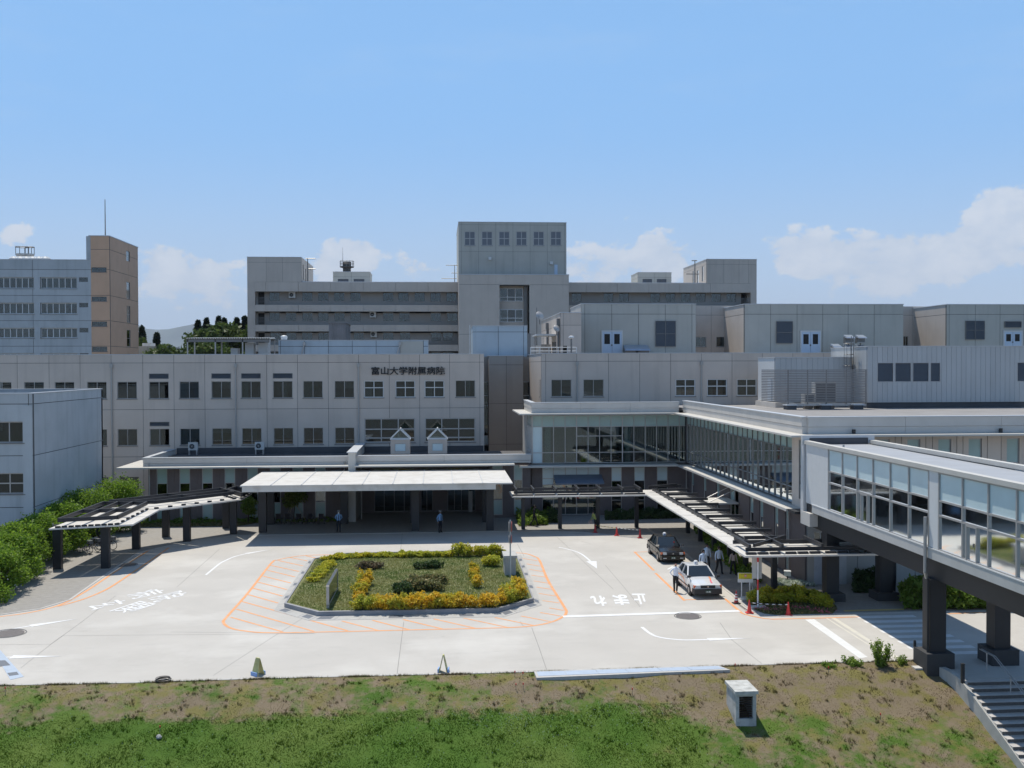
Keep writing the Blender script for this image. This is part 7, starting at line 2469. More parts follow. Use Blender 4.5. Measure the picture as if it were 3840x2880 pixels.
# ================================================================= people
def person(label, loc, rz, h=1.70, shirt=(.5, .5, .5), trousers=(.03, .03, .035), skin=(.42, .27, .20), hair=(.015, .013, .012),
           arms=None, legs=None, lean=0.0, hairstyle='short', head_turn=0.0, build_=1.0, sleeve='long', shoe=(.02, .02, .02), extras=None):
    t = thing('person', label, 'person', loc, rz, local=True)
    s = h / 1.70
    J = {'pelvis': (0, 0, .92), 'waist': (0, -.01 - lean * .1, 1.06), 'chest': (0, -.02 - lean * .25, 1.27), 'collar': (0, -.01 - lean * .36, 1.41), 'neck': (0, -.015 - lean * .4, 1.47),
         'jaw': (0, -.035 - lean * .42, 1.545), 'face': (0, -.022 - lean * .44, 1.60), 'crown': (0, -.005 - lean * .45, 1.665), 'nose': (0, -.125 - lean * .44, 1.58)}
    Rr = {'pelvis': (.155, .115), 'waist': (.145, .10), 'chest': (.17, .115), 'collar': (.10, .075), 'neck': (.052, .055), 'jaw': (.066, .078), 'face': (.076, .092), 'crown': (.058, .066), 'nose': (.012, .014)}
    B = [('pelvis', 'waist', 0), ('waist', 'chest', 0), ('chest', 'collar', 0), ('collar', 'neck', 2), ('neck', 'jaw', 2), ('jaw', 'face', 2), ('face', 'crown', 2), ('face', 'nose', 2)]
    arms = arms or {}
    legs = legs or {}
    for sd, sg in (('L', 1), ('R', -1)):
        el, wr_ = arms.get(sd, ((.235, .01, 1.12), (.245, -.05, .88)))
        J['sh' + sd] = (sg * .175, -lean * .33, 1.375)
        J['el' + sd] = (sg * el[0], el[1] - lean * .25, el[2])
        J['wr' + sd] = (sg * wr_[0], wr_[1] - lean * .2, wr_[2])
        a, b = Vector(J['el' + sd]), Vector(J['wr' + sd])
        dv = (b - a).normalized()
        J['pa' + sd] = tuple(b + dv * .075)
        Rr['sh' + sd] = (.068, .068); Rr['el' + sd] = (.045, .045); Rr['wr' + sd] = (.030, .028); Rr['pa' + sd] = (.036, .024)
        fa = 0 if sleeve == 'long' else 2
        B += [('collar', 'sh' + sd, 0), ('sh' + sd, 'el' + sd, 0), ('el' + sd, 'wr' + sd, fa), ('wr' + sd, 'pa' + sd, 2)]
        side = dv.cross(Vector((0, 1, 0)))
        if side.length < .2:
            side = dv.cross(Vector((1, 0, 0)))
        side.normalize()
        curl = side.cross(dv)
        for k_, ln in enumerate((.068, .078, .072, .058)):
            off = side * ((k_ - 1.5) * .021)
            p1 = Vector(J['pa' + sd]) + off + dv * ln * .55 + curl * .008
            p2 = p1 + dv * ln * .4 + curl * .022
            J['f%d%s' % (k_, sd)] = tuple(p1); J['g%d%s' % (k_, sd)] = tuple(p2)
            Rr['f%d%s' % (k_, sd)] = (.0095, .0095); Rr['g%d%s' % (k_, sd)] = (.008, .008)
            B += [('pa' + sd, 'f%d%s' % (k_, sd), 2), ('f%d%s' % (k_, sd), 'g%d%s' % (k_, sd), 2)]
        th = b + dv * .035 - side * .045 + curl * .01
        J['th' + sd] = tuple(th); Rr['th' + sd] = (.010, .010)
        B += [('wr' + sd, 'th' + sd, 2)]
        kn, an = legs.get(sd, ((.10, -.02, .49), (.105, .02, .085)))
        J['hip' + sd] = (sg * .088, .0, .88)
        J['kn' + sd] = (sg * kn[0], kn[1], kn[2])
        J['an' + sd] = (sg * an[0], an[1], an[2])
        toe = an[3] if len(an) > 3 else 0.0
        J['to' + sd] = (sg * (an[0] + .025), an[1] - .17, max(.035, an[2] - .05 + toe))
        J['he' + sd] = (sg * an[0], an[1] + .045, max(.035, an[2] - .05))
        Rr['hip' + sd] = (.098, .10); Rr['kn' + sd] = (.068, .07); Rr['an' + sd] = (.052, .055); Rr['to' + sd] = (.04, .032); Rr['he' + sd] = (.04, .035)
        B += [('pelvis', 'hip' + sd, 1), ('hip' + sd, 'kn' + sd, 1), ('kn' + sd, 'an' + sd, 1), ('an' + sd, 'to' + sd, 3), ('an' + sd, 'he' + sd, 3)]
    names = list(J)
    if head_turn:
        R2 = Matrix.Rotation(head_turn, 3, 'Z')
        for nme in ('jaw', 'face', 'crown', 'nose'):
            c0 = Vector(J['neck'])
            J[nme] = tuple(c0 + R2 @ (Vector(J[nme]) - c0))
    me = bpy.data.meshes.new('body')
    me.from_pydata([tuple(c * s for c in J[k_]) for k_ in names], [(names.index(a), names.index(b)) for a, b, _ in B], [])
    o = bpy.data.objects.new('body', me)
    COL.objects.link(o)
    md = o.modifiers.new('skin', 'SKIN')
    md.use_smooth_shade = True
    sv = me.skin_vertices[0].data
    for i, k_ in enumerate(names):
        w_ = build_ if k_ in ('pelvis', 'waist', 'chest') else 1.0
        sv[i].radius = (Rr[k_][0] * s * w_, Rr[k_][1] * s * w_)
        sv[i].use_root = (k_ == 'pelvis')
    ss = o.modifiers.new('sub', 'SUBSURF')
    ss.levels = ss.render_levels = 1
    bpy.context.view_layer.update()
    dg = bpy.context.evaluated_depsgraph_get()
    fm_ = bpy.data.meshes.new_from_object(o.evaluated_get(dg))
    bpy.data.objects.remove(o)
    n = len(fm_.polygons)
    cen = np.zeros(n * 3)
    fm_.polygons.foreach_get('center', cen)
    cen = cen.reshape(-1, 3)
    best, idx = np.full(n, 1e9), np.zeros(n, int)
    for a, b, m_ in B:
        pa, pb = np.array(J[a]) * s, np.array(J[b]) * s
        d_ = pb - pa
        f = np.clip(((cen - pa) @ d_) / (d_ @ d_ + 1e-9), 0, 1)
        ds = np.linalg.norm(cen - (pa + f[:, None] * d_), axis=1) - (.5 * (Rr[a][0] + Rr[b][0]) * s * .8)
        k_ = ds < best
        best[k_] = ds[k_]
        idx[k_] = m_
    idx[(cen[:, 2] < .965 * s) & (idx == 0) & (np.abs(cen[:, 0]) < .19)] = 1
    fm_.materials.clear()
    key = label[:24]
    for nm_, c_ in (('shirt', shirt), ('trousers', trousers), ('skin', skin), ('shoe', shoe)):
        fm_.materials.append(M('%s_%s' % (nm_, key), c_, .8, .08, 9, bump=.2 if nm_ in ('shirt', 'trousers') else 0, bscale=14))
    fm_.polygons.foreach_set('material_index', idx)
    fm_.polygons.foreach_set('use_smooth', [True] * n)
    fm_.update()
    body = bpy.data.objects.new('body', fm_)
    COL.objects.link(body)
    body.parent = t
    # hair or cap, ears, eyes
    hc = Vector(J['face']) * s
    R2 = Matrix.Rotation(head_turn, 3, 'Z')
    def place(mb):
        mb.v = [tuple(hc + R2 @ Vector(v)) for v in mb.v]
        return mb
    HM = M('hair_' + key, hair, .6)
    if hairstyle != 'bald':
        hb = MB()
        vs, fs = [], []
        nu, nv = 14, 7
        for j in range(nv + 1):
            ph = math.pi * .5 * j / nv
            for i in range(nu):
                th = 2 * math.pi * i / nu
                back = max(0, math.sin(th))
                zz = math.sin(ph) * .118 - .0 - (.06 + .05 * back if j == 0 else 0)
                vs.append((.092 * math.cos(th) * math.cos(ph * .92), (.105 * math.sin(th)) * math.cos(ph * .92) + .018, zz + .012))
        for j in range(nv):
            for i in range(nu):
                fs.append((j * nu + i, j * nu + (i + 1) % nu, (j + 1) * nu + (i + 1) % nu, (j + 1) * nu + i))
        hb.add([tuple(c * s for c in v) for v in vs], fs)
        if hairstyle == 'long':
            hb.hexa([(x * s, y * s, z * s) for x, y, z in ((-.08, .02, -.24), (.08, .02, -.24), (.07, .11, -.24), (-.07, .11, -.24), (-.088, 0, .02), (.088, 0, .02), (.075, .12, .02), (-.075, .12, .02))])
        place(hb).build('hair', HM, t, smooth=True)
    if hairstyle == 'cap':
        cm_ = M('cap_' + key, (.30, .30, .30), .7)
        c_ = MB().lathe((0, 0, .055 * s), [(.098 * s, 0), (.102 * s, .03 * s), (.125 * s, .075 * s), (.11 * s, .10 * s), (.02, .105 * s)], 16)
        c_.hexa([(x * s, y * s, z * s) for x, y, z in ((-.08, -.17, .04), (.08, -.17, .04), (.09, -.07, .055), (-.09, -.07, .055), (-.08, -.17, .05), (.08, -.17, .05), (.09, -.07, .065), (-.09, -.07, .065))])
        place(c_).build('cap', cm_, t)
    f_ = MB()
    for sg in (-1, 1):
        f_.lathe((sg * .032 * s, -.086 * s, .0), [(.002, -.008), (.010, -.003), (.010, .003), (.002, .008)], 8)
    place(f_).build('eyes', M('eye_dark', (.02, .02, .02), .4), t)
    f_ = MB()
    f_.box(-.024 * s, .024 * s, -.092 * s, -.078 * s, -.064 * s, -.056 * s)
    place(f_).build('mouth', M('lips', (.30, .13, .11), .6), t)
    f_ = MB()
    for sg in (-1, 1):
        f_.hexa([(sg * x * s, y * s, z * s) for x, y, z in ((.076, -.02, -.035), (.088, .0, -.03), (.09, .02, -.025), (.076, .02, -.03), (.078, -.02, .025), (.094, .0, .03), (.096, .022, .03), (.078, .02, .025))])
    place(f_).build('ears', M('ear_' + key, skin, .6), t)
    if extras:
        extras(t, J, s, key)
    return t
def gp(u, v):
    p = G(u, v)
    return (p.x, p.y, .015)
BLUES = (.20, .36, .58)
def tie(t, J, s, key):
    MB().hexa([(x * s, y * s, z * s) for x, y, z in ((-.03, -.155, 1.02), (.03, -.155, 1.02), (.03, -.14, 1.02), (-.03, -.14, 1.02), (-.018, -.115, 1.40), (.018, -.115, 1.40), (.018, -.10, 1.40), (-.018, -.10, 1.40))]).build('tie', M('tie_' + key, (.015, .02, .05), .6), t)
def tie_mask(t, J, s, key):
    tie(t, J, s, key)
    MB().box(-.06 * s, .06 * s, -.142 * s, -.09 * s, 1.515 * s, 1.59 * s).build('face_mask', M('mask_white', (.75, .75, .73), .7), t)
def bag(off, col, sz=(.16, .10, .22)):
    def f(t, J, s, key):
        w_ = Vector(J['paR']) * s
        m_ = MB().hexa([(w_.x + x * sz[0], w_.y + y * sz[1], w_.z - .08 - (0 if z else 1) * sz[2]) for x, y, z in ((-1, -1, 0), (1, -1, 0), (1, 1, 0), (-1, 1, 0), (-.85, -.7, 1), (.85, -.7, 1), (.85, .7, 1), (-.85, .7, 1))])
        m_.ring((w_.x, w_.y, w_.z - .05), .07, .012, 'y', 14, 5)
        m_.build('bag', M('bag_' + key, col, .6), t)
    return f
person('guard in pale blue shirt and white mask facing out, hands behind back', gp(1270, 1997), .05, 1.72, BLUES, (.012, .014, .022), hairstyle='cap', arms={'L': ((.27, .10, 1.14), (.10, .18, .98)), 'R': ((.27, .10, 1.14), (.10, .18, .96))}, extras=tie_mask)
person('guard in pale blue shirt and peaked cap turned sideways', gp(1650, 1998), .75, 1.72, BLUES, (.012, .014, .022), hairstyle='cap', arms={'L': ((.25, .06, 1.13), (.20, -.10, .92)), 'R': ((.25, .08, 1.13), (.23, -.02, .90))}, extras=tie)
person('man in dark suit walking with a dark bag', gp(2002, 1973), 1.45, 1.72, (.018, .018, .02), (.018, .018, .02), lean=.12, arms={'L': ((.24, .08, 1.13), (.25, .04, .90)), 'R': ((.24, -.02, 1.12), (.26, -.12, .90))},
       legs={'L': ((.10, -.20, .52), (.10, -.30, .10, .03)), 'R': ((.10, .06, .48), (.10, .32, .13, -.02))}, extras=bag(None, (.02, .02, .02)))
person('woman in yellow green jacket bending over a pale bag', gp(2233, 1989), -1.2, 1.56, (.36, .40, .12), (.03, .03, .035), lean=.5, hairstyle='short', build_=1.08,
       arms={'L': ((.22, -.12, 1.12), (.12, -.32, 1.0)), 'R': ((.22, -.10, 1.10), (.12, -.30, .96))}, legs={'L': ((.10, -.12, .50), (.10, -.12, .09)), 'R': ((.10, .02, .49), (.10, .16, .10))}, extras=bag(None, (.40, .32, .30), (.15, .12, .22)))
person('balding man in white shirt leaning a hand on the white taxi', gp(2534, 2222), 3.14 - .12, 1.70, (.78, .80, .86), (.022, .02, .02), hair=(.2, .2, .2), hairstyle='bald', skin=(.38, .20, .14),
       arms={'L': ((.34, .04, 1.16), (.20, -.03, 1.0)), 'R': ((.34, -.16, 1.14), (.58, -.32, .98))}, legs={'L': ((.09, -.02, .49), (.08, .03, .085)), 'R': ((.09, .0, .49), (.06, -.05, .085))}, shoe=(.10, .05, .03))
walkL = {'L': ((.10, -.16, .51), (.10, -.20, .09, .02)), 'R': ((.10, .02, .48), (.10, .24, .13, -.02))}
person('office man in pale blue shirt walking nearest the white taxi', gp(2637, 2165), .12, 1.72, (.56, .66, .80), (.02, .021, .025), legs=walkL, arms={'L': ((.25, .08, 1.13), (.26, .04, .9)), 'R': ((.25, -.02, 1.12), (.27, -.14, .9))})
person('office man in pale blue shirt half hidden behind his colleague', gp(2650, 2142), .1, 1.74, (.50, .60, .74), (.02, .021, .025), legs=walkL)
person('office man in pale blue shirt walking under the covered walkway', gp(2696, 2153), .2, 1.74, (.54, .63, .76), (.018, .019, .022), legs=walkL, arms={'L': ((.27, .06, 1.13), (.30, -.02, .9)), 'R': ((.26, -.02, 1.12), (.28, -.12, .9))})
person('woman in pale pink top with long dark hair walking away', gp(2750, 2158), 3.2, 1.60, (.50, .40, .38), (.025, .025, .03), hairstyle='long', build_=.9, legs=walkL, arms={'L': ((.23, .04, 1.12), (.27, -.02, .92)), 'R': ((.22, .0, 1.12), (.28, .0, .9))})
person('visitor in pale blue shirt standing behind the hall glass doors', (fg.s(2285, 1900), 92.2, .02), .2, 1.68, (.45, .58, .75), (.03, .03, .03))
person('visitor in dark clothes standing behind the hall glass doors', (fg.s(2240, 1900), 92.8, .02), .4, 1.62, (.10, .10, .12), (.03, .03, .03))

# ================================================================= cones, bars and signs
CONE = M('red_cone', (.62, .055, .045), .5, .06, 4)
CONED = M('faded_red_cone', (.42, .05, .05), .55, .08, 4)
def cone(u, v, label, dark=False, band=False):
    p = G(u, v)
    t = thing('traffic_cone', label, 'traffic cone', (p.x, p.y, .012), random.uniform(-.2, .2), local=True)
    m_ = CONED if dark else CONE
    MB().lathe((0, 0, .03), [(.13, 0), (.125, .02), (.03, .62), (.028, .655), (.02, .66)], 18).build('cone_body', m_, t, smooth=False)
    MB().box(-.19, .19, -.19, .19, 0, .032).build('base_plate', DARK if band else m_, t)
    if band:
        for z0, z1 in ((.14, .23), (.30, .37), (.44, .50)):
            r0, r1 = .125 - (z0 - .02) * .158, .125 - (z1 - .02) * .158
            MB().lathe((0, 0, .03), [(r0 + .003, z0), (r1 + .003, z1)], 18).build('reflective_band', WPAINT2, t)
    return p
c1_ = cone(2232, 1998, 'faded red cone at the feet of the woman in yellow green', True)
c2_ = cone(2313, 2009, 'red cone at the middle of the barrier line by the entrance')
c3_ = cone(2400, 2018, 'faded red cone at the end of the barrier line behind the black taxi', True)
c4_ = cone(2761, 2263, 'red and white banded cone beside the yellow sign', True, True)
c5_ = cone(2810, 2299, 'red cone at the road corner of the flower bed')
c6_ = cone(2956, 2307, 'red cone on the turf of the flower bed')
def conebar(a, b, label, cols, z=.62):
    t = thing('cone_bar', label, 'barrier bar', (a.x, a.y, z))
    n = 12
    for i in range(n):
        f0, f1 = i / n, (i + 1) / n
        sag = lambda f: z - .10 * 4 * f * (1 - f) * .3
        pa, pb = a.lerp(b, f0), a.lerp(b, f1)
        MB().tube((pa.x, pa.y, sag(f0)), (pb.x, pb.y, sag(f1)), .019, n=7).build('bar_segment', cols[i % 2], t)
YEL, BLK = M('bar_yellow', (.75, .50, .05), .5), M('bar_black', (.02, .02, .02), .5)
conebar(c1_, c2_, 'yellow and black barrier bar by the entrance', (YEL, BLK))
conebar(c2_, c3_, 'white and black barrier bar behind the black taxi', (WPAINT2, BLK))
conebar(c5_, c6_, 'white and black barrier bar before the flower bed', (BLK, WPAINT2), .56)
conebar(c4_, c5_, 'dark barrier bar lying between the banded cone and the corner cone', (BLK, BLK), .10)
# yellow stand sign
p = G(2795, 2250)
ys = thing('stand_sign', 'yellow and white notice board on two posts in a white base', 'sign', (p.x, p.y, .015), -.12, local=True)
for x in (-.2, .26):
    MB().tube((x, .05, .1), (x, .05, 1.42), .032, n=8).build('post', WHITEM, ys)
MB().box(-.42, .42, -.02, .015, .98, 1.52).build('board', WHITEM, ys)
MB().box(-.38, .40, -.024, -.0205, 1.18, 1.50).build('yellow_panel', M('sign_yellow', (.62, .52, .03), .5), ys)
MB().lathe((0, 0, 0), [(.075, 0), (.075, .003)], 18).build('roundel', M('sign_pink', (.62, .20, .25), .5), ys).matrix_local = Matrix.Translation((.0, -.0245, 1.36)) @ Matrix.Rotation(math.pi / 2, 4, 'X')
MB().box(-.04, .04, -.030, -.0285, 1.335, 1.385).build('roundel_mark', M('mark_pale', (.75, .55, .6), .5), ys)
ln_ = M('sign_ink', (.16, .13, .02), .6)
for (z, x0, x1, n) in ((1.455, -.25, .3, 12), (1.225, -.26, .28, 11)):
    for i in range(n):
        a = x0 + (x1 - x0) * i / n
        MB().box(a, a + (x1 - x0) / n * .72, -.027, -.0245, z - random.uniform(.012, .02), z + random.uniform(.012, .02)).build('lettering', ln_, ys)
MB().lathe((0, .05, 0), [(.30, 0), (.32, .05), (.28, .13), (.08, .17)], 16).build('base_weight', CONCL, ys)
p = G(2822, 2240)
ps = thing('stand_sign', 'small plain grey notice board behind the yellow sign', 'sign', (p.x, p.y, .015), -.1, local=True)
MB().box(-.2, .2, -.015, .015, .62, .98).build('board', ALU, ps)
MB().tube((.0, .02, .0), (0, .02, .7), .02, n=6).build('post', WHITEM, ps)
p = G(2842, 2281)
bp_ = thing('bus_stop_pole', 'red and white banded pole with grey timetable board', 'pole', (p.x, p.y, .05), local=True)
z = 0
for i, (dz, m_) in enumerate(((.95, WPAINT2), (.58, M('pole_red', (.50, .03, .04), .4)), (.95, WPAINT2), (.3, M('pole_red2', (.50, .03, .04), .4)))):
    MB().tube((0, 0, z), (0, 0, z + dz), .045, n=10).build('pole_band', m_, bp_)
    z += dz
MB().box(-.30, .24, .06, .10, 1.55, 2.75).build('timetable_board', M('board_grey', (.36, .36, .34), .6), bp_)
MB().box(-.28, -.05, .05, .058, 1.6, 2.7).build('timetable_sheet', M('sheet_grey', (.44, .44, .42), .6), bp_)
MB().box(-.42, .42, -.25, .25, -.04, .07).build('base_slab', CONCL, bp_)
# sandwich boards at the lawn edge
def sandwich(u, v, rz, label):
    p = G(u, v)
    t = thing('floor_sign', label, 'sign', (p.x, p.y + .05, .0), rz, local=True)
    YB = M('cream_yellow_plastic_%d' % u, (.50, .47, .20), .5, .06, 3)
    for sg in (-1, 1):
        m_ = MB()
        m_.hexa(((-.22, sg * .17 - .012, .02), (.22, sg * .17 - .012, .02), (.22, sg * .17 + .012, .02), (-.22, sg * .17 + .012, .02),
                 (-.13, sg * .02 - .012, .70), (.13, sg * .02 - .012, .70), (.13, sg * .02 + .012, .70), (-.13, sg * .02 + .012, .70)))
        m_.build('board', YB, t)
    MB().box(-.10, .10, -.03, .03, .695, .74).build('handle', YB, t)
    e_ = MB().ring((0, 0, 0), .05, .012, 'y', 14, 5)
    e_.v = [(v_[0], v_[1] - .075, v_[2] + .48) for v_ in e_.v]
    e_.build('pictogram', M('sign_mark_%d' % u, (.36, .33, .14), .5), t)
    bm_ = M('blue_weight', (.22, .36, .66), .5)
    MB().box(-.20, .20, -.24, -.19, .0, .16).build('weight_bag', bm_, t)
    MB().box(-.20, .20, .19, .24, .0, .16).build('weight_bag', bm_, t)
sandwich(967, 2532, -.75, 'cream yellow floor sign turned flat to the lawn, near the cable coil')
sandwich(1663, 2520, 1.45, 'cream yellow floor sign standing edge on, near the cover strip')
# island signboard, concrete post, sign pole
pa, pb = G(1229, 2283, .19), G(1264, 2214, .19)
sb = thing('signboard', 'dark glossy signboard with steel edge standing across the island', 'signboard', (pa.x, pa.y, .19))
dv = (pb - pa).normalized()
nv_ = Vector((-dv.y, dv.x, 0))
m_ = MB()
def sbq(a, b, z0, z1, w_):
    return ((a.x - nv_.x * w_, a.y - nv_.y * w_, z0), (b.x - nv_.x * w_, b.y - nv_.y * w_, z0), (b.x + nv_.x * w_, b.y + nv_.y * w_, z0), (a.x + nv_.x * w_, a.y + nv_.y * w_, z0),
            (a.x - nv_.x * w_, a.y - nv_.y * w_, z1), (b.x - nv_.x * w_, b.y - nv_.y * w_, z1), (b.x + nv_.x * w_, b.y + nv_.y * w_, z1), (a.x + nv_.x * w_, a.y + nv_.y * w_, z1))
MB().hexa(sbq(pa + dv * .12, pb - dv * .12, .42, 1.38, .05)).build('panel', M('dark_gloss_panel', (.035, .035, .025), .15, .1, 1, spec=.7), sb)
for q_ in (pa, pb):
    MB().hexa(sbq(q_, q_ + dv * .1 if q_ is pa else q_ - dv * .1, .15, 1.385, .075)).build('post', ALU, sb)
MB().hexa(sbq(pa, pb, 1.388, 1.46, .085)).build('top_rail', CHROME, sb)
MB().hexa(sbq(pa, pb, .32, .40, .06)).build('bottom_rail', ALU, sb)
p = G(1908, 2158, .19)
cp = thing('concrete_post', 'grey concrete marker block with sloped shade on the island', 'concrete block', (p.x, p.y, .19))
CT = M('block_top', (.42, .41, .39), .85, .1, 3, bump=.3)
f_ = G(1890, 2160, .19); w2 = G(1936, 2158, .19)
MB().box(f_.x + .06, w2.x - .02, f_.y + .1, f_.y + 1.6, .15, 1.28).build('block', CONC, cp)
MB().box(f_.x - .02, w2.x + .05, f_.y, f_.y + 1.7, 1.283, 1.44).build('cap', CT, cp)
p = G(1914, 2166, .19)
sp = thing('sign_pole', 'steel pole with two road signs seen edge on before the concrete block', 'sign pole', (p.x, p.y, .19))
MB().tube((p.x, p.y, .15), (p.x, p.y, 3.75), .045, n=10).build('pole', M('galvanised', (.42, .46, .48), .4, .05, 3, metal=.4), sp)
RS = M('sign_back', (.35, .33, .32), .5, .05, 3, metal=.3)
REDE = M('sign_red', (.45, .12, .10), .5)
for (z, r_) in ((3.35, .32), (2.55, .26)):
    d_ = MB().lathe((0, 0, 0), [(r_, 0), (r_, .02)], 22)
    d_.v = [(p.x + .07 + v[2], p.y + v[0], z + v[1]) for v in d_.v]
    d_.build('sign_disc', REDE, sp)
    d_ = MB().lathe((0, 0, 0), [(r_ * .97, 0), (r_ * .97, .015)], 22)
    d_.v = [(p.x - .09 + v[2], p.y + v[0], z + v[1]) for v in d_.v]
    d_.build('sign_disc', RS, sp)
# concrete vent box on the lawn
q_ = G(2790, 2690, -1.2)
xb0, yb0 = 11.15, 38.75
def on_lawn(u, v):
    d_ = RM @ Vector(((u - CX) / FPX, -(v - CY) / FPX, -1.0))
    t_ = 30.0
    for _ in range(60):
        pt = CAMP + d_ * t_
        t_ += (pt.z - float(lawn_z(pt.x, pt.y))) / -d_.z * .8
    return CAMP + d_ * t_
a, b = on_lawn(2760, 2723), on_lawn(2838, 2727)
vb = thing('vent_box', 'weathered concrete vent box with dark opening on the lawn', 'concrete box', (a.x, a.y, a.z))
W_ = b.x - a.x
D_ = 1.35
z0 = a.z - .35
ztop = a.z + 1.28
CW = M('weathered_white_concrete', (.48, .48, .46), .9, .12, 2.5, streak=.8, bump=.5, bscale=30, blotch=(3.0, .55, (.20, .20, .18)))
fr_ = front(a.y)
m_ = MB()
grid_faces(m_, fr_, a.x, b.x, z0, ztop, [(a.x + .13, b.x - .13, a.z + .28, ztop - .10)], 0, .12)
m_.build('front_wall', CW, vb)
MB().box(a.x, a.x + .12, a.y + .121, a.y + D_, z0, ztop).build('side_wall', CW, vb)
MB().box(b.x - .12, b.x, a.y + .121, a.y + D_, z0, ztop).build('side_wall', CW, vb)
MB().box(a.x + .121, b.x - .121, a.y + D_ - .1, a.y + D_, z0, ztop).build('back_wall', CW, vb)
MB().box(a.x - .06, b.x + .06, a.y - .09, a.y + D_ + .05, ztop + .002, ztop + .13).build('top_slab', CW, vb)
lb_ = MB()
for i in range(9):
    zz = a.z + .32 + i * (ztop - a.z - .45) / 9
    lb_.box(a.x + .14, b.x - .14, a.y + .14, a.y + .2, zz, zz + .03)
lb_.build('louvre', M('rusty_louvre', (.05, .03, .022), .8), vb)
# cable coil at the lawn edge, marker stakes, lawn stone
p = G(608, 2551, .03)
cc_ = thing('cable_coil', 'coil of black cable dropped at the lawn edge', 'cable', (p.x, p.y, 0))
m_ = MB()
for i in range(5):
    m_.ring((p.x + random.uniform(-.08, .08), p.y + random.uniform(-.05, .05), .03 + i * .022), .26 + .03 * (i % 3), .014, 'z', 22, 5)
m_.build('loops', DARK, cc_)
for i, (u, v, lbs) in enumerate([(1931, 2540, 'red tipped stake at the kerb left of the cover strip'), (1961, 2544, 'red tipped stake beside the cover strip end'), (1935, 2588, 'short red stake below the cover strip end'), (1962, 2586, 'red valve marker below the cover strip end'),
                                 (2371, 2605, 'lone red stake on the lawn below the cover strip'), (2757, 2512, 'red stake in the dry turf right of the cover strip'), (3107, 2524, 'red stake left of the low weeds'), (3302, 2700, 'pair of red flowers on the dry slope'), (600, 2748, 'red topped stake above a stone on the lawn'), (20, 2602, 'orange stake at the left lawn edge')]):
    p = on_lawn(u, v)
    t = thing('marker_stake', lbs, 'stake', (p.x, p.y, p.z), local=True)
    MB().tube((0, 0, -.05), (0, 0, .20), .010, n=6).build('rod', ALUD, t)
    MB().tube((0, 0, .20), (0, 0, .28), .024, n=8).build('red_tip', CONE, t)
p = on_lawn(596, 2768)
st_ = thing('stone', 'small grey stone lying in the lawn grass', 'stone', (p.x, p.y, p.z), local=True)
m_ = MB().lathe((0, 0, 0), [(.03, -.03), (.10, 0), (.11, .06), (.07, .12), (.02, .14)], 9)
m_.v = [(x * random.uniform(.85, 1.15), y * random.uniform(.8, 1.1), z) for x, y, z in m_.v]
m_.build('rock', CONC, st_)
p = on_lawn(3448, 2505)
MB().box(p.x - .28, p.x + .28, p.y - .2, p.y + .2, p.z - .05, p.z + .05).build('valve_cover', CONCL, None, label='small grey valve cover in the turf by the bridge column', cat='cover')

# ================================================================= stairs under the bridge
stp = thing('stairs', 'wide concrete stairs descending under the footbridge', 'stairs', (25.5, 42, 0))
TREAD = M('stair_tread', (.46, .43, .40), .85, .08, 3, bump=.2)
NOSE = M('stair_riser', (.10, .095, .09), .8, .2, 12)
y0, run_, rise = 41.5, .38, .16
for i in range(12):
    MB().box(22.0, 34, y0 - (i + 1) * run_, y0 - i * run_ + .02, -rise * i - .6, -rise * i - .02).build('tread', TREAD, stp)
    MB().box(22.0, 34, y0 - (i + 1) * run_ - .012, y0 - (i + 1) * run_ - .002, -rise * i - rise + .0, -rise * i - .03).build('riser', NOSE, stp)
MB().box(22.0, 34, 28, y0 - 12 * run_, -3.2, -rise * 12 - .02).build('lower_landing', TREAD, stp)
KW = M('stair_kerb_wall', (.43, .42, .39), .85, .1, 2, bump=.3, streak=.3)
kw = [(21.55, 43.7, .0), (21.75, 43.2, .0), (21.92, 42.4, -.02), (22.0, 41.5, -.10), (22.05, 40.4, -.56), (22.1, 38.0, -1.57), (22.1, 34.0, -3.2)]
m_ = MB()
sec_ = []
for (x, y, z) in kw:
    sec_.append([(x - .14, y, z - 1.0), (x + .14, y, z - 1.0), (x + .14, y, z + .12), (x - .14, y, z + .12)])
loft(m_, sec_)
m_.build('kerb_wall', KW, stp)
p = G(3610, 2560)
t = thing('bollard', 'dark square bollard at the head of the stairs', 'bollard', (p.x, p.y, -.02), local=True)
MB().box(-.06, .06, -.06, .06, 0, .78).build('post', GIRDER, t)
MB().box(-.07, .07, -.07, .07, .782, .82).build('cap', GIRDER, t)
p = G(3470, 2505)
t = thing('bollard', 'short dark bollard beside the bridge footing', 'bollard', (p.x, p.y + 1.0, .0), local=True)
MB().lathe((0, 0, 0), [(.06, 0), (.06, .9), (.04, .95)], 12).build('post', GIRDER, t)
MB().lathe((0, 0, 0), [(.075, .55), (.075, .62)], 12).build('band', ALU, t)
hr = thing('stair_handrail', 'steel double handrail down the middle of the stairs', 'handrail', (23.5, 42, 0))
xh = 23.5
path = [(xh, 42.9, .85), (xh, 41.8, .85), (xh, 41.5 - 12 * run_, .85 - 12 * rise)]
for (dx, dz) in ((0, 0), (.09, 0)):
    m_ = MB()
    for a_, b_ in zip(path, path[1:]):
        m_.tube((a_[0] + dx, a_[1], a_[2] + dz), (b_[0] + dx, b_[1], b_[2] + dz), .022, n=7)
    m_.build('rail', ALU, hr)
for k_, (y, zb_) in enumerate(((42.4, 0), (41.5 - 2.5 * run_, -rise * 3), (41.5 - 7.5 * run_, -rise * 8))):
    zt_ = float(np.interp(-y, [-43, -41.8, -(41.5 - 12 * run_)], [.85, .85, .85 - 12 * rise]))
    MB().tube((xh + .045, y, zb_ - .05), (xh + .045, y, zt_), .025, n=7).build('post', ALU, hr)

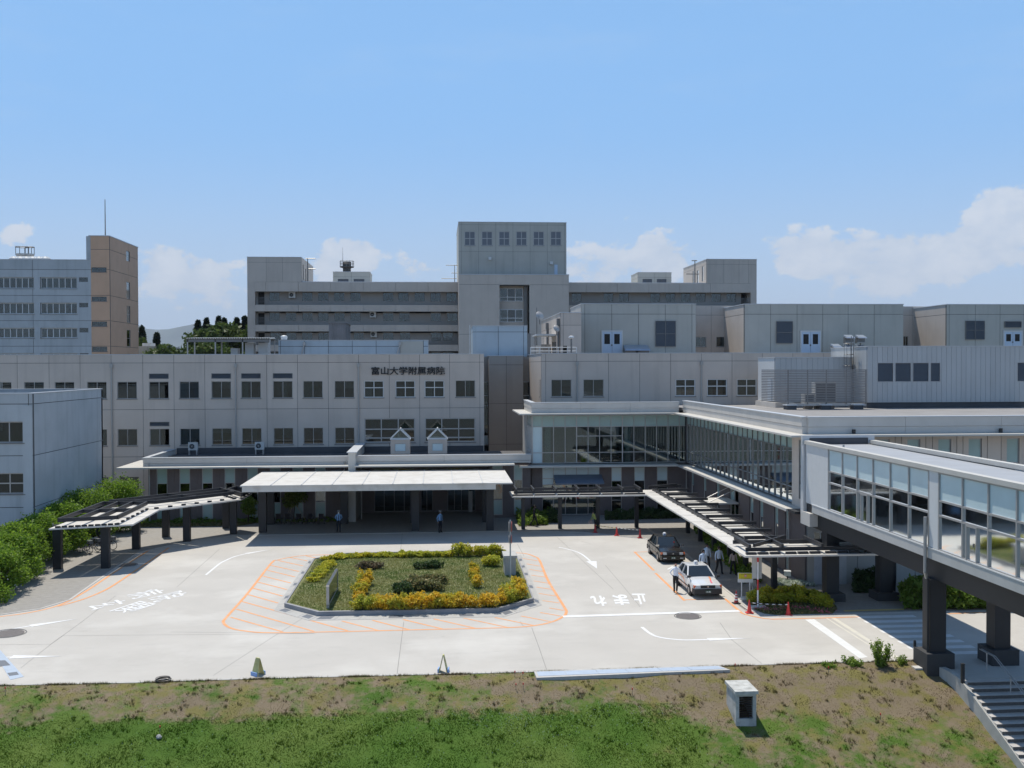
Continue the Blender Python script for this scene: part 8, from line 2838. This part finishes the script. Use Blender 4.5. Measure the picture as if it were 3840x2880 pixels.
# ================================================================= wheelchairs, bicycles, floodlight, trolley
def wheelchair(loc, rz, label, group):
    t = thing('wheelchair', label, 'wheelchair', loc, rz, group, local=True)
    SM = M('wheelchair_vinyl', (.02, .015, .018), .6)
    MB().box(-.21, .21, -.22, .20, .46, .50).build('seat', SM, t)
    MB().hexa(((-.21, .18, .50), (.21, .18, .50), (.21, .22, .50), (-.21, .22, .50), (-.21, .25, .92), (.21, .25, .92), (.21, .29, .92), (-.21, .29, .92))).build('backrest', SM, t)
    f_ = MB()
    for sg in (-1, 1):
        f_.tube((sg * .23, .27, .30), (sg * .23, .28, .95), .012, n=5)
        f_.tube((sg * .23, .28, .95), (sg * .23, .40, .95), .014, n=5)
        f_.tube((sg * .23, -.24, .46), (sg * .23, .24, .46), .012, n=5)
        f_.tube((sg * .23, -.22, .66), (sg * .23, .24, .66), .016, n=5)
        f_.tube((sg * .23, -.24, .66), (sg * .23, -.30, .18), .012, n=5)
    f_.build('frame', CHROME, t)
    for sg in (-1, 1):
        w_ = MB().ring((sg * .28, .14, .30), .285, .016, 'x', 20, 5).build('wheel', DARK, t)
        r_ = MB().ring((sg * .31, .14, .30), .255, .008, 'x', 18, 4)
        for k_ in range(6):
            a_ = k_ * math.pi / 3
            r_.tube((sg * .28, .14, .30), (sg * .28, .14 + .28 * math.cos(a_), .30 + .28 * math.sin(a_)), .004, n=4)
        r_.build('rim', CHROME, w_)
        MB().ring((sg * .20, -.28, .08), .065, .018, 'x', 14, 5).build('castor', DARK, t)
        MB().box(min(sg * .04, sg * .19), max(sg * .04, sg * .19), -.46, -.32, .10, .13).build('footrest', CHROME, t)
    return t
w0 = None
for i, u in enumerate((1045, 1081, 1123, 1165, 1206)):
    p = G(u, 1966)
    lbw = ['folded black wheelchair at the column end of the parked row', 'black wheelchair second from the column in the parked row', 'black wheelchair in the middle of the parked row', 'black wheelchair second from the guard in the parked row', 'black wheelchair at the guard end of the parked row'][i]
    if w0 is None:
        w0 = wheelchair((p.x, p.y, .017), 3.14, lbw, 'wheelchairs parked in a row')
    else:
        c_ = copy_tree(w0)
        c_.location = (p.x, p.y, .017)
        c_.rotation_euler = (0, 0, 3.14 + random.uniform(-.12, .12))
        c_['label'] = lbw
def bicycle(loc, rz, label):
    t = thing('bicycle', label, 'bicycle', loc, rz, None, local=True)
    for y, nm in ((-.52, 'wheel'), (.52, 'wheel')):
        w_ = MB().ring((0, y, .33), .32, .02, 'x', 26, 5).build('wheel', DARK, t)
        r_ = MB()
        for k_ in range(9):
            a_ = k_ * math.pi / 4.5
            r_.tube((0, y, .33), (0, y + .31 * math.cos(a_), .33 + .31 * math.sin(a_)), .003, n=4)
        r_.ring((0, y, .33), .295, .008, 'x', 24, 4)
        r_.build('spokes', CHROME, w_)
    FRM = M('bicycle_paint_%d' % int(abs(loc[1] * 10)), (.03, .03, .035), .35)
    f_ = MB()
    for a_, b_ in (((0, -.52, .33), (0, -.42, .72)), ((0, -.42, .72), (0, -.38, .95)), ((0, -.43, .68), (0, 0, .30)), ((0, 0, .30), (0, .17, .78)), ((0, 0, .30), (0, .52, .33)), ((0, .52, .33), (0, .14, .68)), ((0, -.42, .58), (0, .10, .45))):
        f_.tube(a_, b_, .018, n=6)
    f_.build('frame', FRM, t)
    MB().tube((-.27, -.26, .97), (.27, -.26, .97), .014, n=6).add([(-.03, -.4, .94), (.03, -.4, .94), (.03, -.24, .98), (-.03, -.24, .98)], [(0, 1, 2, 3)]).build('handlebar', CHROME, t)
    MB().hexa(((-.03, .06, .80), (.03, .06, .80), (.09, .30, .80), (-.09, .30, .80), (-.02, .06, .85), (.02, .06, .85), (.085, .30, .86), (-.085, .30, .86))).build('saddle', DARK, t)
    MB().box(-.16, .16, -.68, -.44, .72, .95).build('basket', GRATE, t)
    MB().box(-.03, .03, .30, .72, .68, .71).build('rack', CHROME, t)
for (u, v, rz, lbb) in ((398, 2062, 1.35, 'bicycle whose wheel shows in the sun beside a walkway column'), (372, 2058, 1.2, 'bicycle standing in the shade behind the second walkway column'), (345, 2068, 1.1, 'shaded bicycle in the middle of the parked bicycles'), (318, 2076, 1.0, 'shaded bicycle at the hedge end of the parked bicycles')):
    p = G(u, v)
    bicycle((p.x, p.y, .017), rz, lbb)
p = G(2953, 2178)
fl_ = thing('floodlight', 'white box floodlight on the gravel by the wing corner', 'floodlight', (p.x, p.y, .0), -.3, local=True)
fl_.scale = (.62, .62, .62)
MB().hexa(((-.32, -.2, .5), (.32, -.2, .5), (.30, .2, .55), (-.30, .2, .55), (-.34, -.24, .98), (.34, -.24, .98), (.34, .24, 1.02), (-.34, .24, 1.02))).build('housing', WHITEM, fl_)
MB().box(-.05, .05, -.04, .06, 0, .52).build('stand', DARK, fl_)
p = G(1312, 1952)
tl_ = thing('hand_trolley', 'low pale hand trolley beside the white divider wall', 'trolley', (p.x, p.y, .016), .3, local=True)
MB().box(-.35, .35, -.5, .5, .16, .21).build('platform', WHITEM, tl_)
m_ = MB()
for sg in (-1, 1):
    m_.tube((sg * .3, .5, .2), (sg * .3, .6, .95), .018, n=6)
m_.tube((-.3, .6, .95), (.3, .6, .95), .018, n=6)
m_.build('push_handle', ALU, tl_)
for sx in (-.28, .28):
    for sy in (-.38, .38):
        MB().ring((sx, sy, .08), .06, .02, 'x', 12, 5).build('castor', DARK, tl_)

# ================================================================= hazy summer air between here and the mountains
mh, th = newmat('summer_haze')
pv = nd(th, 'ShaderNodeVolumePrincipled')
pv.inputs['Color'].default_value = (.80, .88, 1.0, 1)
pv.inputs['Density'].default_value = 5.0e-5
pv.inputs['Anisotropy'].default_value = 0.0
ho = nd(th, 'ShaderNodeOutputMaterial')
th.links.new(pv.outputs[0], ho.inputs['Volume'])
hz = MB().box(-9100, 9100, -9100, 26100, -9, 1300).build('haze', mh)
hz['kind'] = 'stuff'
